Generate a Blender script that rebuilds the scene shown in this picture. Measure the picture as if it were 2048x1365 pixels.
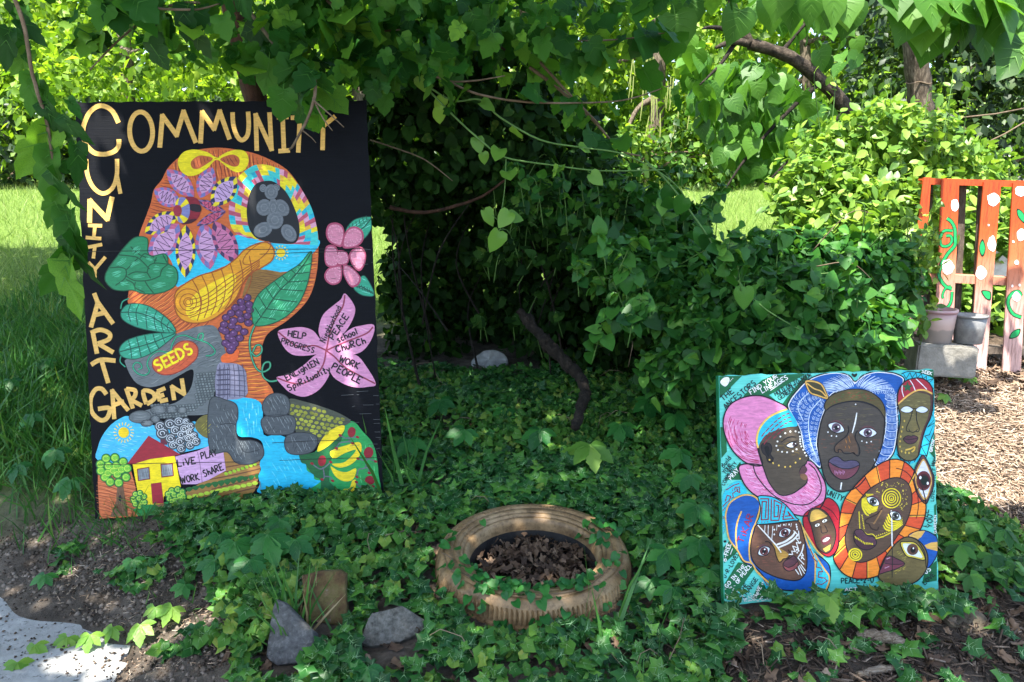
import bpy, math, random
import numpy as np
from mathutils import Vector, Matrix
from mathutils.geometry import tessellate_polygon

for o in list(bpy.data.objects):
    bpy.data.objects.remove(o)
scene = bpy.context.scene
COL = scene.collection
R = math.radians
rng = np.random.default_rng(7)
random.seed(7)

# ------------------------------------------------------------------ camera
PITCH = R(11.0)
CAMZ = 1.32
FPX = 1593.0            # focal length in pixels of the 2048 px wide photograph (28 mm)
cam_data = bpy.data.cameras.new('camera')
cam_data.sensor_width = 36.0
cam_data.lens = 36.0 * FPX / 2048.0
cam_data.clip_start = 0.05
cam_data.clip_end = 400.0
cam = bpy.data.objects.new('camera', cam_data)
COL.objects.link(cam)
cam.location = (0, 0, CAMZ)
cam.rotation_euler = (R(90) - PITCH, 0, 0)
scene.camera = cam

# ------------------------------------------------------------------ sky, sun, exposure
SUN = Vector((-0.20, -0.36, 0.91)).normalized()     # direction towards the sun
world = bpy.data.worlds.new('World')
scene.world = world
world.use_nodes = True
wn = world.node_tree.nodes
wl = world.node_tree.links
wn.clear()
sky = wn.new('ShaderNodeTexSky')
sky.sky_type = 'NISHITA'
sky.sun_disc = False
sky.sun_elevation = math.asin(SUN.z)
sky.sun_rotation = math.atan2(SUN.x, SUN.y)
sky.air_density = 1.0
sky.dust_density = 1.5
bg = wn.new('ShaderNodeBackground')
bg.inputs['Strength'].default_value = 0.15
wo = wn.new('ShaderNodeOutputWorld')
wl.new(sky.outputs[0], bg.inputs[0])
wl.new(bg.outputs[0], wo.inputs[0])
sd = bpy.data.lights.new('sun', 'SUN')
sd.energy = 5.0
sd.angle = R(0.53)
sd.color = (1.0, 0.95, 0.86)
sun = bpy.data.objects.new('sun', sd)
COL.objects.link(sun)
sun.rotation_euler = SUN.to_track_quat('Z', 'Y').to_euler()
scene.view_settings.view_transform = 'Standard'
scene.view_settings.look = 'None'
scene.view_settings.gamma = 1.0
scene.view_settings.use_curve_mapping = False
scene.view_settings.exposure = 1.85
scene.cycles.max_bounces = 8
scene.cycles.diffuse_bounces = 4
scene.cycles.transmission_bounces = 6
scene.cycles.use_denoising = True

# ------------------------------------------------------------------ helpers
CAM = Vector((0, 0, CAMZ))
FWD = Vector((0, math.cos(PITCH), -math.sin(PITCH)))
UP = Vector((0, math.sin(PITCH), math.cos(PITCH)))

def ray(px, py):
    return FWD + Vector((1, 0, 0)) * ((px - 1024) / FPX) + UP * ((682.5 - py) / FPX)

def PD(px, py, d):
    """point seen at pixel px,py at depth d along the optical axis"""
    return CAM + ray(px, py) * d

def PY(px, py, Y):
    r = ray(px, py)
    return CAM + r * (Y / r.y)

def project(p):
    d = Vector(p) - CAM
    z = d.dot(FWD)
    return 1024 + FPX * d.x / z, 682.5 - FPX * d.dot(UP) / z, z

def sstep(a, b, x):
    t = np.clip((np.asarray(x, float) - a) / (b - a), 0, 1)
    return t * t * (3 - 2 * t)

def vnoise(x, y, seed=0):
    """smooth 2-D value noise in 0..1, vectorised"""
    x = np.asarray(x, float); y = np.asarray(y, float)
    xi = np.floor(x).astype(np.int64); yi = np.floor(y).astype(np.int64)
    fx = x - xi; fy = y - yi
    fx = fx * fx * (3 - 2 * fx); fy = fy * fy * (3 - 2 * fy)
    def h(a, b):
        n = (a * 374761393 + b * 668265263 + seed * 974634777) & 0x7fffffff
        n = ((n ^ (n >> 13)) * 1274126177) & 0x7fffffff
        return ((n ^ (n >> 16)) & 0xffff) / 65535.0
    return (h(xi, yi) * (1 - fx) + h(xi + 1, yi) * fx) * (1 - fy) + (h(xi, yi + 1) * (1 - fx) + h(xi + 1, yi + 1) * fx) * fy

GY = [0.0, 1.5, 2.0, 2.6, 3.3, 4.2, 6.0, 8.0, 10.0, 13.0, 20.0, 60.0]
GZ = [-0.14, 0.0, 0.085, 0.18, 0.28, 0.37, 0.57, 0.84, 1.12, 1.40, 1.50, 1.60]

def walk_dist(x, y):
    """signed distance outside the concrete walk in the near left corner"""
    x = np.asarray(x, float); y = np.asarray(y, float)
    d1 = (y - 2.40 + 0.52 * (x + 1.67)) * 0.887
    d2 = x + 1.10
    return np.maximum(d1, d2)

def gz(x, y):
    x = np.asarray(x, float); y = np.asarray(y, float)
    b = np.interp(y, GY, GZ)
    b = b + (vnoise(x * 1.3, y * 1.3, 1) - .5) * .05 * sstep(0.5, 2, y) + (vnoise(x * 5, y * 5, 2) - .5) * .018
    b = b + .10 * sstep(.30, .70, x) * (1 - sstep(2.3, 3.0, y))
    b = b - .10 * (1 - sstep(.19, .27, np.hypot(x - .065, y - 2.30)))      # hollow under the tyre planter
    d = walk_dist(x, y) + (vnoise(x * 6, y * 6, 3) - .5) * .12
    return -0.03 + (b + 0.03) * sstep(-0.2, 0.42, d)

def G(px, py, lift=0.0):
    """the ground point seen at a pixel"""
    r = ray(px, py)
    t = 1.2
    while t < 80:
        p = CAM + r * t
        if p.z < float(gz(p.x, p.y)) + lift:
            break
        t += 0.01 if t < 5 else 0.05
    return CAM + r * t

def GD(px, py):
    """depth of the ground seen at a pixel"""
    return (G(px, py) - CAM).dot(FWD)

def lin(c):
    return tuple(((v / 255) / 12.92 if v / 255 <= 0.04045 else ((v / 255 + 0.055) / 1.055) ** 2.4) for v in c[:3])

# ---- objects
def tag(o, label=None, cat=None, group=None, kind=None):
    if label: o['label'] = label
    if cat: o['category'] = cat
    if group: o['group'] = group
    if kind: o['kind'] = kind
    return o

def empty(name, loc=(0, 0, 0), label=None, cat=None, group=None):
    o = bpy.data.objects.new(name, None)
    o.empty_display_size = 0.05
    o.location = loc
    COL.objects.link(o)
    return tag(o, label, cat, group)

def link(name, me, mat=None, parent=None):
    o = bpy.data.objects.new(name, me)
    if mat is not None and not me.materials:
        me.materials.append(mat)
    COL.objects.link(o)
    if parent is not None:
        o.parent = parent
        o.matrix_parent_inverse = Matrix.Translation(parent.location).inverted() if parent.type == 'EMPTY' else Matrix.Identity(4)
    return o

def mesh(name, verts, faces, smooth=False):
    me = bpy.data.meshes.new(name)
    me.from_pydata([tuple(v) for v in verts], [], faces)
    if smooth:
        me.polygons.foreach_set('use_smooth', [True] * len(me.polygons))
    me.update()
    return me

class MB:
    """collects shapes; build() links them as one mesh object"""
    def __init__(s):
        s.v = []; s.f = []; s.sm = []
    def add(s, vs, fs, smooth=False):
        b = len(s.v)
        s.v.extend(tuple(v) for v in vs)
        s.f.extend([tuple(i + b for i in f) for f in fs])
        s.sm.extend([smooth] * len(fs))
        return s
    def box(s, M, sx, sy, sz, bevel=0.0):
        """box centred on M (Matrix), full sizes"""
        hx, hy, hz = sx / 2, sy / 2, sz / 2
        if bevel <= 0:
            vs = [M @ Vector((x, y, z)) for x in (-hx, hx) for y in (-hy, hy) for z in (-hz, hz)]
            s.add(vs, [(0, 1, 3, 2), (4, 6, 7, 5), (0, 4, 5, 1), (2, 3, 7, 6), (0, 2, 6, 4), (1, 5, 7, 3)])
        else:
            import bmesh
            bm = bmesh.new()
            bmesh.ops.create_cube(bm, size=1)
            for v in bm.verts:
                v.co = Vector((v.co.x * sx, v.co.y * sy, v.co.z * sz))
            bmesh.ops.bevel(bm, geom=bm.edges[:], offset=bevel, segments=2, affect='EDGES')
            s.add([M @ v.co for v in bm.verts], [[v.index for v in f.verts] for f in bm.faces])
            bm.free()
        return s
    def tube(s, pts, rad, n=7, cap=True, rough=0.0):
        pts = [Vector(p) for p in pts]
        if not hasattr(rad, '__len__'):
            rad = [rad] * len(pts)
        vs = []; fs = []
        prev = None
        for i, p in enumerate(pts):
            t = (pts[min(i + 1, len(pts) - 1)] - pts[max(i - 1, 0)])
            if t.length < 1e-9: t = Vector((0, 0, 1))
            t.normalize()
            if prev is None:
                a = t.orthogonal().normalized()
            else:
                a = (prev - t * prev.dot(t))
                a = a.normalized() if a.length > 1e-6 else t.orthogonal().normalized()
            prev = a
            b = t.cross(a)
            for k in range(n):
                th = 2 * math.pi * k / n
                vs.append(p + (a * math.cos(th) + b * math.sin(th)) * rad[i] * (1 + rough * random.uniform(-1, 1)))
        for i in range(len(pts) - 1):
            for k in range(n):
                k2 = (k + 1) % n
                fs.append((i * n + k, i * n + k2, (i + 1) * n + k2, (i + 1) * n + k))
        if cap:
            fs.append(tuple(range(n))[::-1]); fs.append(tuple((len(pts) - 1) * n + k for k in range(n)))
        s.add(vs, fs, True)
        return s
    def build(s, name, mat, parent=None):
        me = mesh(name, s.v, s.f)
        me.polygons.foreach_set('use_smooth', s.sm)
        return link(name, me, mat, parent)

def crom(pts, n=6, closed=False):
    """Catmull-Rom through 2-D or 3-D points"""
    P = np.array([tuple(p) for p in pts], float)
    m = len(P)
    out = []
    segs = m if closed else m - 1
    for i in range(segs):
        if closed:
            a, b, c, d = P[(i - 1) % m], P[i], P[(i + 1) % m], P[(i + 2) % m]
        else:
            a, b, c, d = P[max(i - 1, 0)], P[i], P[i + 1], P[min(i + 2, m - 1)]
        for k in range(n):
            t = k / n
            out.append(0.5 * ((2 * b) + (c - a) * t + (2 * a - 5 * b + 4 * c - d) * t * t + (3 * b - a - 3 * c + d) * t ** 3))
    if not closed:
        out.append(P[-1])
    return out

# ---- materials
def new_mat(name):
    m = bpy.data.materials.new(name)
    m.use_nodes = True
    nt = m.node_tree
    nt.nodes.clear()
    out = nt.nodes.new('ShaderNodeOutputMaterial')
    return m, nt, out

def N(nt, typ, **kw):
    n = nt.nodes.new(typ)
    for k, v in kw.items():
        if k in n.inputs.keys():
            n.inputs[k].default_value = v
        else:
            setattr(n, k, v)
    return n

def ramp(nt, fac, stops, interp='LINEAR'):
    r = nt.nodes.new('ShaderNodeValToRGB')
    r.color_ramp.interpolation = interp
    els = r.color_ramp.elements
    while len(els) < len(stops): els.new(0.5)
    for e, (p, c) in zip(els, stops):
        e.position = p; e.color = (*c, 1)
    nt.links.new(fac, r.inputs[0])
    return r

def mat_noise(name, stops, scale=20, rough=0.85, bump=0.3, detail=6, stretch=(1, 1, 1), bscale=None, spec=0.3, coords='Object', dist=0.0):
    """noise driven colour ramp with bump"""
    m, nt, out = new_mat(name)
    L = nt.links.new
    tc = N(nt, 'ShaderNodeTexCoord')
    mp = N(nt, 'ShaderNodeMapping'); mp.inputs['Scale'].default_value = stretch
    L(tc.outputs[coords], mp.inputs[0])
    no = N(nt, 'ShaderNodeTexNoise', Scale=scale, Detail=detail, Roughness=0.65, Distortion=dist)
    L(mp.outputs[0], no.inputs['Vector'])
    r = ramp(nt, no.outputs[0], stops)
    b = N(nt, 'ShaderNodeBsdfPrincipled', Roughness=rough)
    b.inputs['Specular IOR Level'].default_value = spec
    L(r.outputs[0], b.inputs['Base Color'])
    n2 = N(nt, 'ShaderNodeTexNoise', Scale=bscale or scale * 2.5, Detail=8, Roughness=0.7)
    L(mp.outputs[0], n2.inputs['Vector'])
    bp = N(nt, 'ShaderNodeBump', Strength=bump, Distance=0.01)
    L(n2.outputs[0], bp.inputs['Height'])
    L(bp.outputs[0], b.inputs['Normal'])
    L(b.outputs[0], out.inputs[0])
    return m

def mat_leaf(name, stops, vein=None, trans=0.35, tcol=(1.5, 1.35, 0.5), rough=0.45, spec=0.4, blotch=0.0):
    """leaf: colour varies from leaf to leaf (attribute rnd plus object random) and within it; veins by attribute"""
    m, nt, out = new_mat(name)
    L = nt.links.new
    at = N(nt, 'ShaderNodeAttribute'); at.attribute_name = 'rnd'
    oi = N(nt, 'ShaderNodeObjectInfo')
    ad = N(nt, 'ShaderNodeMath', operation='ADD'); L(at.outputs['Fac'], ad.inputs[0]); L(oi.outputs['Random'], ad.inputs[1])
    fr = N(nt, 'ShaderNodeMath', operation='FRACT'); L(ad.outputs[0], fr.inputs[0])
    tc = N(nt, 'ShaderNodeTexCoord')
    no = N(nt, 'ShaderNodeTexNoise', Scale=60.0, Detail=3.0)
    L(tc.outputs['Object'], no.inputs['Vector'])
    mm = N(nt, 'ShaderNodeMath', operation='MULTIPLY_ADD'); L(no.outputs[0], mm.inputs[0]); mm.inputs[1].default_value = 0.3; 
    sb = N(nt, 'ShaderNodeMath', operation='MULTIPLY_ADD'); L(fr.outputs[0], sb.inputs[0]); sb.inputs[1].default_value = 0.85; sb.inputs[2].default_value = -0.07
    L(sb.outputs[0], mm.inputs[2])
    r = ramp(nt, mm.outputs[0], stops)
    col = r.outputs[0]
    if blotch:
        nb = N(nt, 'ShaderNodeTexNoise', Scale=34.0, Detail=4.0, Roughness=.6); L(tc.outputs['Object'], nb.inputs['Vector'])
        rb = ramp(nt, nb.outputs[0], [(.62, (0, 0, 0)), (.72, (1, 1, 1))])
        sc = N(nt, 'ShaderNodeMath', operation='MULTIPLY'); L(rb.outputs[0], sc.inputs[0]); sc.inputs[1].default_value = blotch
        mb_ = N(nt, 'ShaderNodeMix', data_type='RGBA'); L(sc.outputs[0], mb_.inputs[0]); L(col, mb_.inputs[6]); mb_.inputs[7].default_value = (.16, .17, .03, 1)
        col = mb_.outputs[2]
    if vein:
        av = N(nt, 'ShaderNodeAttribute'); av.attribute_name = 'vein'
        mx = N(nt, 'ShaderNodeMix', data_type='RGBA')
        L(av.outputs['Fac'], mx.inputs[0]); L(col, mx.inputs[6]); mx.inputs[7].default_value = (*vein, 1)
        col = mx.outputs[2]
    p = N(nt, 'ShaderNodeBsdfPrincipled', Roughness=rough)
    p.inputs['Specular IOR Level'].default_value = spec
    L(col, p.inputs['Base Color'])
    t = N(nt, 'ShaderNodeBsdfTranslucent')
    mu = N(nt, 'ShaderNodeMix', data_type='RGBA', blend_type='MULTIPLY')
    mu.inputs[0].default_value = 1.0
    L(col, mu.inputs[6]); mu.inputs[7].default_value = (*tcol, 1)
    L(mu.outputs[2], t.inputs[0])
    ms = N(nt, 'ShaderNodeMixShader'); ms.inputs[0].default_value = trans
    L(p.outputs[0], ms.inputs[1]); L(t.outputs[0], ms.inputs[2])
    L(ms.outputs[0], out.inputs[0])
    return m

# ---- leaf prototypes: (verts Nx3, tris Mx3, vein flag per tri); y is the tip direction, unit length
def leaf_from_outline(half, curl=0.12, fold=0.15, droop=0.15, veins=0, pet=0.0):
    """half: right-hand outline points from base (0,0) to tip (0,1); fan about the midrib"""
    right = [np.array(p) for p in half]
    ys = [p[1] for p in right]
    vs = []; tri = []; vn = []
    def z(x, y):
        return fold * abs(x) - droop * y * y + curl * math.sin(7 * y + 3 * x) * 0.15
    vs += [(0, 0, z(0, 0)), (0, .38, z(0, .38)), (0, 1, z(0, 1))]
    for side in (1, -1):
        base = len(vs)
        for x, y in right[1:-1]:
            vs.append((x * side, y, z(x, y)))
        chain = [0] + list(range(base, base + len(right) - 2)) + [2]
        for a, b in zip(chain[:-1], chain[1:]):
            tri.append((1, a, b) if side == 1 else (1, b, a))
    vn = [0] * len(tri)
    if veins:
        def strip(a, b, w):
            a = np.array(a); b = np.array(b)
            d = b - a; nrm = np.array((-d[1], d[0])); nrm = nrm / np.linalg.norm(nrm) * w
            i = len(vs)
            for q, ww in ((a + nrm, 1), (a - nrm, 1), (b, 0)):
                vs.append((q[0], q[1], z(*q) + 0.022))
            tri.append((i, i + 1, i + 2)); vn.append(1)
        strip((0, 0), (0, .95), .020)
        for q in (veins if isinstance(veins, list) else []):
            for s in (1, -1):
                strip((0, q[0]), (q[1] * s, q[2]), q[3] if len(q) > 3 else .013)
    if pet:
        i = len(vs)
        for q in ((-.014, 0, z(0, 0)), (.014, 0, z(0, 0)), (.010, -pet * .55, .03), (-.010, -pet * .55, .03), (.012, -pet, -.06)): vs.append(q)
        tri += [(i + 3, i + 1, i), (i + 3, i + 2, i + 1), (i + 4, i + 2, i + 3)]; vn += [1, 1, 1]
    return np.array(vs, float), np.array(tri, int), np.array(vn, float)

IVY = leaf_from_outline(pet=.35, half=[(0, 0), (.12, -.12), (.44, -.14), (.30, .10), (.66, .36), (.34, .44), (.20, .60), (.10, .80), (0, 1)], fold=.20, droop=.22, curl=.6, veins=[(.02, .36, -.07, .016), (.02, .55, .34, .02), (.32, .22, .58), (.18, .2, .3, .01)])
HEART = leaf_from_outline(pet=.3, half=[(0, 0), (.16, -.12), (.36, -.02), (.46, .22), (.40, .50), (.22, .78), (0, 1)], fold=.24, droop=.32, curl=.6)
OVAL = leaf_from_outline([(0, 0), (.16, .12), (.27, .34), (.27, .56), (.15, .82), (0, 1)], fold=.18, droop=.18)
MULB = leaf_from_outline(pet=.3, half=[(0, 0), (.20, -.10), (.42, .02), (.46, .22), (.36, .30), (.48, .40), (.44, .58), (.30, .60), (.28, .76), (.10, .90), (0, 1)], fold=.24, droop=.36, curl=.6, veins=[(.02, .36, .04, .011), (.1, .42, .36, .011), (.28, .40, .54, .011), (.48, .24, .72, .01), (.66, .1, .84, .008)])
CATA = leaf_from_outline(pet=.35, half=[(0, 0), (.22, -.14), (.46, -.02), (.52, .22), (.44, .52), (.20, .76), (.06, .92), (0, 1)], fold=.16, droop=.30, veins=[(.02, .38, .0, .010), (.06, .44, .24, .010), (.22, .40, .46, .010), (.4, .26, .66, .009), (.58, .12, .80, .008)])
CREEP = leaf_from_outline([(0, 0), (.13, .20), (.27, .44), (.23, .56), (.28, .62), (.17, .74), (.17, .80), (0, 1)], fold=.22, droop=.25, veins=[(.15, .2, .42, .010), (.35, .2, .6, .010), (.55, .13, .76, .009)])
MULBN = (MULB[0] * np.array((.52, 1, 1.2)), MULB[1], MULB[2])
SIMPLE = (np.array([(0, 0, 0), (.30, .45, .06), (0, 1, -.12), (-.30, .45, .06), (0, .5, 0)]), np.array([(0, 1, 4), (4, 1, 2), (0, 4, 3), (4, 2, 3)]), np.zeros(4))
QUAD = (np.array([(0, 0, 0), (.34, .5, .07), (0, 1, -.1), (-.34, .5, .07)]), np.array([(0, 1, 2), (0, 2, 3)]), np.zeros(2))

def frames(dirs, nrm):
    """rotation matrices whose y is dirs and whose z is near nrm"""
    y = dirs / np.maximum(np.linalg.norm(dirs, axis=1, keepdims=True), 1e-9)
    x = np.cross(y, nrm)
    l = np.linalg.norm(x, axis=1, keepdims=True)
    x = np.where(l < 1e-4, np.array([[1.0, 0, 0]]), x / np.maximum(l, 1e-9))
    z = np.cross(x, y)
    return np.stack([x, y, z], axis=2)

PROTO = {}
def proto_mesh(leaf, key, mat, petiole=False):
    k = (id(leaf), mat.name)
    if k not in PROTO:
        V, T, vn = leaf
        me = bpy.data.meshes.new(key)
        me.from_pydata([tuple(v) for v in V], [], [tuple(int(i) for i in t) for t in T])
        a = me.attributes.new('vein', 'FLOAT', 'FACE'); a.data.foreach_set('value', vn.astype(np.float32))
        me.materials.append(mat)
        me.polygons.foreach_set('use_smooth', [True] * len(me.polygons))
        me.update()
        PROTO[k] = me
    return PROTO[k]

def leaf_mesh(name, leaf, pos, Rm, size):
    V, T, vn = leaf
    n = len(pos)
    P = np.einsum('nij,kj->nki', Rm, V) * size[:, None, None] + pos[:, None, :]
    nv = len(V)
    F3 = (T[None] + (np.arange(n) * nv)[:, None, None]).reshape(-1, 3)
    me = bpy.data.meshes.new(name)
    me.vertices.add(n * nv); me.vertices.foreach_set('co', P.reshape(-1).astype(np.float32))
    nf = len(F3)
    me.loops.add(nf * 3); me.loops.foreach_set('vertex_index', F3.reshape(-1).astype(np.int32))
    me.polygons.add(nf); me.polygons.foreach_set('loop_start', (np.arange(nf) * 3).astype(np.int32))
    me.polygons.foreach_set('use_smooth', np.ones(nf, bool))
    me.update(calc_edges=True)
    a = me.attributes.new('rnd', 'FLOAT', 'FACE'); a.data.foreach_set('value', np.repeat(rng.random(n), len(T)).astype(np.float32))
    if vn.any():
        a = me.attributes.new('vein', 'FLOAT', 'FACE'); a.data.foreach_set('value', np.tile(vn, n).astype(np.float32))
    return me

def in_view(pos, m=20):
    d = pos - np.array(CAM)
    z = d @ np.array(FWD)
    zz = np.maximum(z, 1e-3)
    x = 1024 + FPX * d[:, 0] / zz
    y = 682.5 - FPX * (d @ np.array(UP)) / zz
    return (z > .2) & (x > -m) & (x < 2048 + m) & (y > -m) & (y < 1365 + m), x, y, z

def foliage(parent, leaf, key, mat, pos, dirs, nrm, size, singles=0, name='foliage', leafname='leaf'):
    """leaves of one plant: the `singles` that show largest are parts of their own, the rest one stuff part"""
    pos = np.asarray(pos, float); size = np.asarray(size, float)
    Rm = frames(np.asarray(dirs, float), np.asarray(nrm, float))
    n = len(pos)
    idx = np.arange(n)
    if singles:
        vis, x, y, z = in_view(pos)
        score = np.where(vis, size / np.maximum(z, .2), -1)
        order = np.argsort(-score)
        pick = order[:min(singles, int(vis.sum()))]
        me = proto_mesh(leaf, key, mat)
        for i in pick:
            o = bpy.data.objects.new(leafname, me)
            COL.objects.link(o)
            M = Matrix(Rm[i].tolist()).to_4x4()
            M = Matrix.Translation(Vector(pos[i])) @ M @ Matrix.Diagonal((size[i], size[i], size[i], 1))
            o.parent = parent
            o.matrix_parent_inverse = Matrix.Translation(parent.location).inverted()
            o.matrix_basis = M
        rest = np.ones(n, bool); rest[pick] = False
        idx = idx[rest]
    if len(idx):
        me = leaf_mesh(name, leaf, pos[idx], Rm[idx], size[idx])
        o = link(name, me, mat, parent)
        o['kind'] = 'stuff'
        return o

def rand_dirs(n, up=0.0):
    v = rng.normal(size=(n, 3)); v[:, 2] += up
    return v / np.linalg.norm(v, axis=1, keepdims=True)

# ================================================================== the setting
def mat_ground():
    m, nt, out = new_mat('soil')
    L = nt.links.new
    tc = N(nt, 'ShaderNodeTexCoord')
    n1 = N(nt, 'ShaderNodeTexNoise', Scale=9.0, Detail=10.0, Roughness=.75); L(tc.outputs['Object'], n1.inputs['Vector'])
    soil = ramp(nt, n1.outputs[0], [(.32, (.040, .032, .025)), (.5, (.12, .098, .078)), (.64, (.21, .175, .14)), (.8, (.34, .29, .24))])
    n2 = N(nt, 'ShaderNodeTexNoise', Scale=40.0, Detail=6.0); L(tc.outputs['Object'], n2.inputs['Vector'])
    lawn = ramp(nt, n2.outputs[0], [(.3, (.06, .11, .02)), (.6, (.14, .22, .04)), (.8, (.24, .28, .09))])
    mul = ramp(nt, n2.outputs[0], [(.3, (.035, .024, .017)), (.55, (.10, .072, .05)), (.75, (.24, .17, .12))])
    az = N(nt, 'ShaderNodeAttribute'); az.attribute_name = 'zone'
    sp = N(nt, 'ShaderNodeSeparateColor'); L(az.outputs['Color'], sp.inputs[0])
    m1 = N(nt, 'ShaderNodeMix', data_type='RGBA'); L(sp.outputs[0], m1.inputs[0]); L(soil.outputs[0], m1.inputs[6]); L(lawn.outputs[0], m1.inputs[7])
    m2 = N(nt, 'ShaderNodeMix', data_type='RGBA'); L(sp.outputs[1], m2.inputs[0]); L(m1.outputs[2], m2.inputs[6]); L(mul.outputs[0], m2.inputs[7])
    b = N(nt, 'ShaderNodeBsdfPrincipled', Roughness=.95); b.inputs['Specular IOR Level'].default_value = .15
    L(m2.outputs[2], b.inputs['Base Color'])
    n3 = N(nt, 'ShaderNodeTexNoise', Scale=70.0, Detail=10.0, Roughness=.8); L(tc.outputs['Object'], n3.inputs['Vector'])
    bp = N(nt, 'ShaderNodeBump', Strength=.9, Distance=.02); L(n3.outputs[0], bp.inputs['Height']); L(bp.outputs[0], b.inputs['Normal'])
    L(b.outputs[0], out.inputs[0])
    return m

def mulch_zone(x, y):
    return sstep(.95, 1.35, x + (vnoise(x * 4, y * 4, 9) - .5) * .5) * sstep(1.2, 1.6, y) * (1 - sstep(4.6, 5.4, y))

def lawn_zone(x, y):
    left = (1 - sstep(-1.55, -1.25, x + .0 * y)) * sstep(2.55, 3.1, y)
    far = sstep(4.6, 5.4, y)
    return np.maximum(left, far)

def build_ground():
    xs = np.r_[np.linspace(-60, -6, 12), np.linspace(-5.6, -2.2, 18), np.linspace(-2.15, 2.7, 195), np.linspace(2.8, 6, 17), np.linspace(7, 60, 12)]
    ys = np.r_[np.linspace(-20, 0.8, 8), np.linspace(1.0, 4.4, 138), np.linspace(4.5, 14, 50), np.linspace(15, 80, 16)]
    X, Y = np.meshgrid(xs, ys)
    Z = gz(X, Y)
    fine = (vnoise(X * 16, Y * 16, 5) - .5) * .012 + (vnoise(X * 34, Y * 34, 6) - .5) * .007
    Z = Z + np.where((np.abs(X) < 2.8) & (Y < 4.5) & (walk_dist(X, Y) > .03), fine, 0)
    nx, ny = len(xs), len(ys)
    V = np.stack([X, Y, Z], 2).reshape(-1, 3)
    i = np.arange(nx * ny).reshape(ny, nx)
    Fq = np.stack([i[:-1, :-1], i[:-1, 1:], i[1:, 1:], i[1:, :-1]], 2).reshape(-1, 4)
    me = bpy.data.meshes.new('ground')
    me.from_pydata(V.tolist(), [], Fq.tolist())
    me.polygons.foreach_set('use_smooth', [True] * len(me.polygons))
    a = me.attributes.new('zone', 'FLOAT_COLOR', 'POINT')
    c = np.zeros((nx * ny, 4), np.float32); c[:, 0] = lawn_zone(X, Y).reshape(-1); c[:, 1] = mulch_zone(X, Y).reshape(-1); c[:, 3] = 1
    a.data.foreach_set('color', c.reshape(-1))
    me.update()
    o = link('ground', me, mat_ground())
    o['kind'] = 'structure'
build_ground()

def mat_concrete(name, a=(.24, .24, .23), b=(.42, .42, .41), speck=True):
    m, nt, out = new_mat(name)
    L = nt.links.new
    tc = N(nt, 'ShaderNodeTexCoord')
    n1 = N(nt, 'ShaderNodeTexNoise', Scale=14.0, Detail=8.0, Roughness=.7); L(tc.outputs['Object'], n1.inputs['Vector'])
    r = ramp(nt, n1.outputs[0], [(.3, a), (.7, b)])
    n2 = N(nt, 'ShaderNodeTexNoise', Scale=46.0, Detail=5.0, Roughness=.65, Distortion=.5); L(tc.outputs['Object'], n2.inputs['Vector'])
    pit = ramp(nt, n2.outputs[0], [(.34, (.14, .12, .10)), (.42, (1, 1, 1))])
    mx = N(nt, 'ShaderNodeMix', data_type='RGBA', blend_type='MULTIPLY'); mx.inputs[0].default_value = 1 if speck else 0
    L(r.outputs[0], mx.inputs[6]); L(pit.outputs[0], mx.inputs[7])
    bs = N(nt, 'ShaderNodeBsdfPrincipled', Roughness=.9); L(mx.outputs[2], bs.inputs['Base Color'])
    bp = N(nt, 'ShaderNodeBump', Strength=.8, Distance=.006); L(n2.outputs[0], bp.inputs['Height']); L(bp.outputs[0], bs.inputs['Normal'])
    L(bs.outputs[0], out.inputs[0])
    return m
M_CONC = mat_concrete('walk_concrete')

def build_walk():
    """concrete walk in the near left corner, its edge crumbling under the soil"""
    far = [(-6.0, 4.62), (-1.67 - .3, 2.40 + .16), (-1.67, 2.40), (-1.38, 2.25), (-1.12, 2.11), (-1.06, 1.9), (-1.02, 1.5), (-1.0, 0.4), (-1.0, -8), (-6, -8)]
    fine = []
    for (x0, y0), (x1, y1) in zip(far, far[1:] + far[:1]):
        k = max(1, int(math.hypot(x1 - x0, y1 - y0) / .025)) if -2.6 < x0 < -.9 and y0 > .3 and y1 > .3 else 1
        for j in range(k):
            x, y = x0 + (x1 - x0) * j / k, y0 + (y1 - y0) * j / k
            if k > 1: x += (float(vnoise(x * 22, y * 22, 61)) - .5) * .06; y += (float(vnoise(x * 22, y * 22, 62)) - .5) * .06
            fine.append((x, y))
    far = fine
    top = [Vector((x, y, 0.004)) for x, y in far]
    bot = [Vector((x, y, -0.1)) for x, y in far]
    n = len(far)
    fs = [tuple(range(n))[::-1], tuple(range(n, 2 * n))] + [(i, (i + 1) % n, (i + 1) % n + n, i + n) for i in range(n)]
    o = link('concrete_walk', mesh('concrete_walk', top + bot, fs), M_CONC)
    o['kind'] = 'structure'
build_walk()

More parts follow.
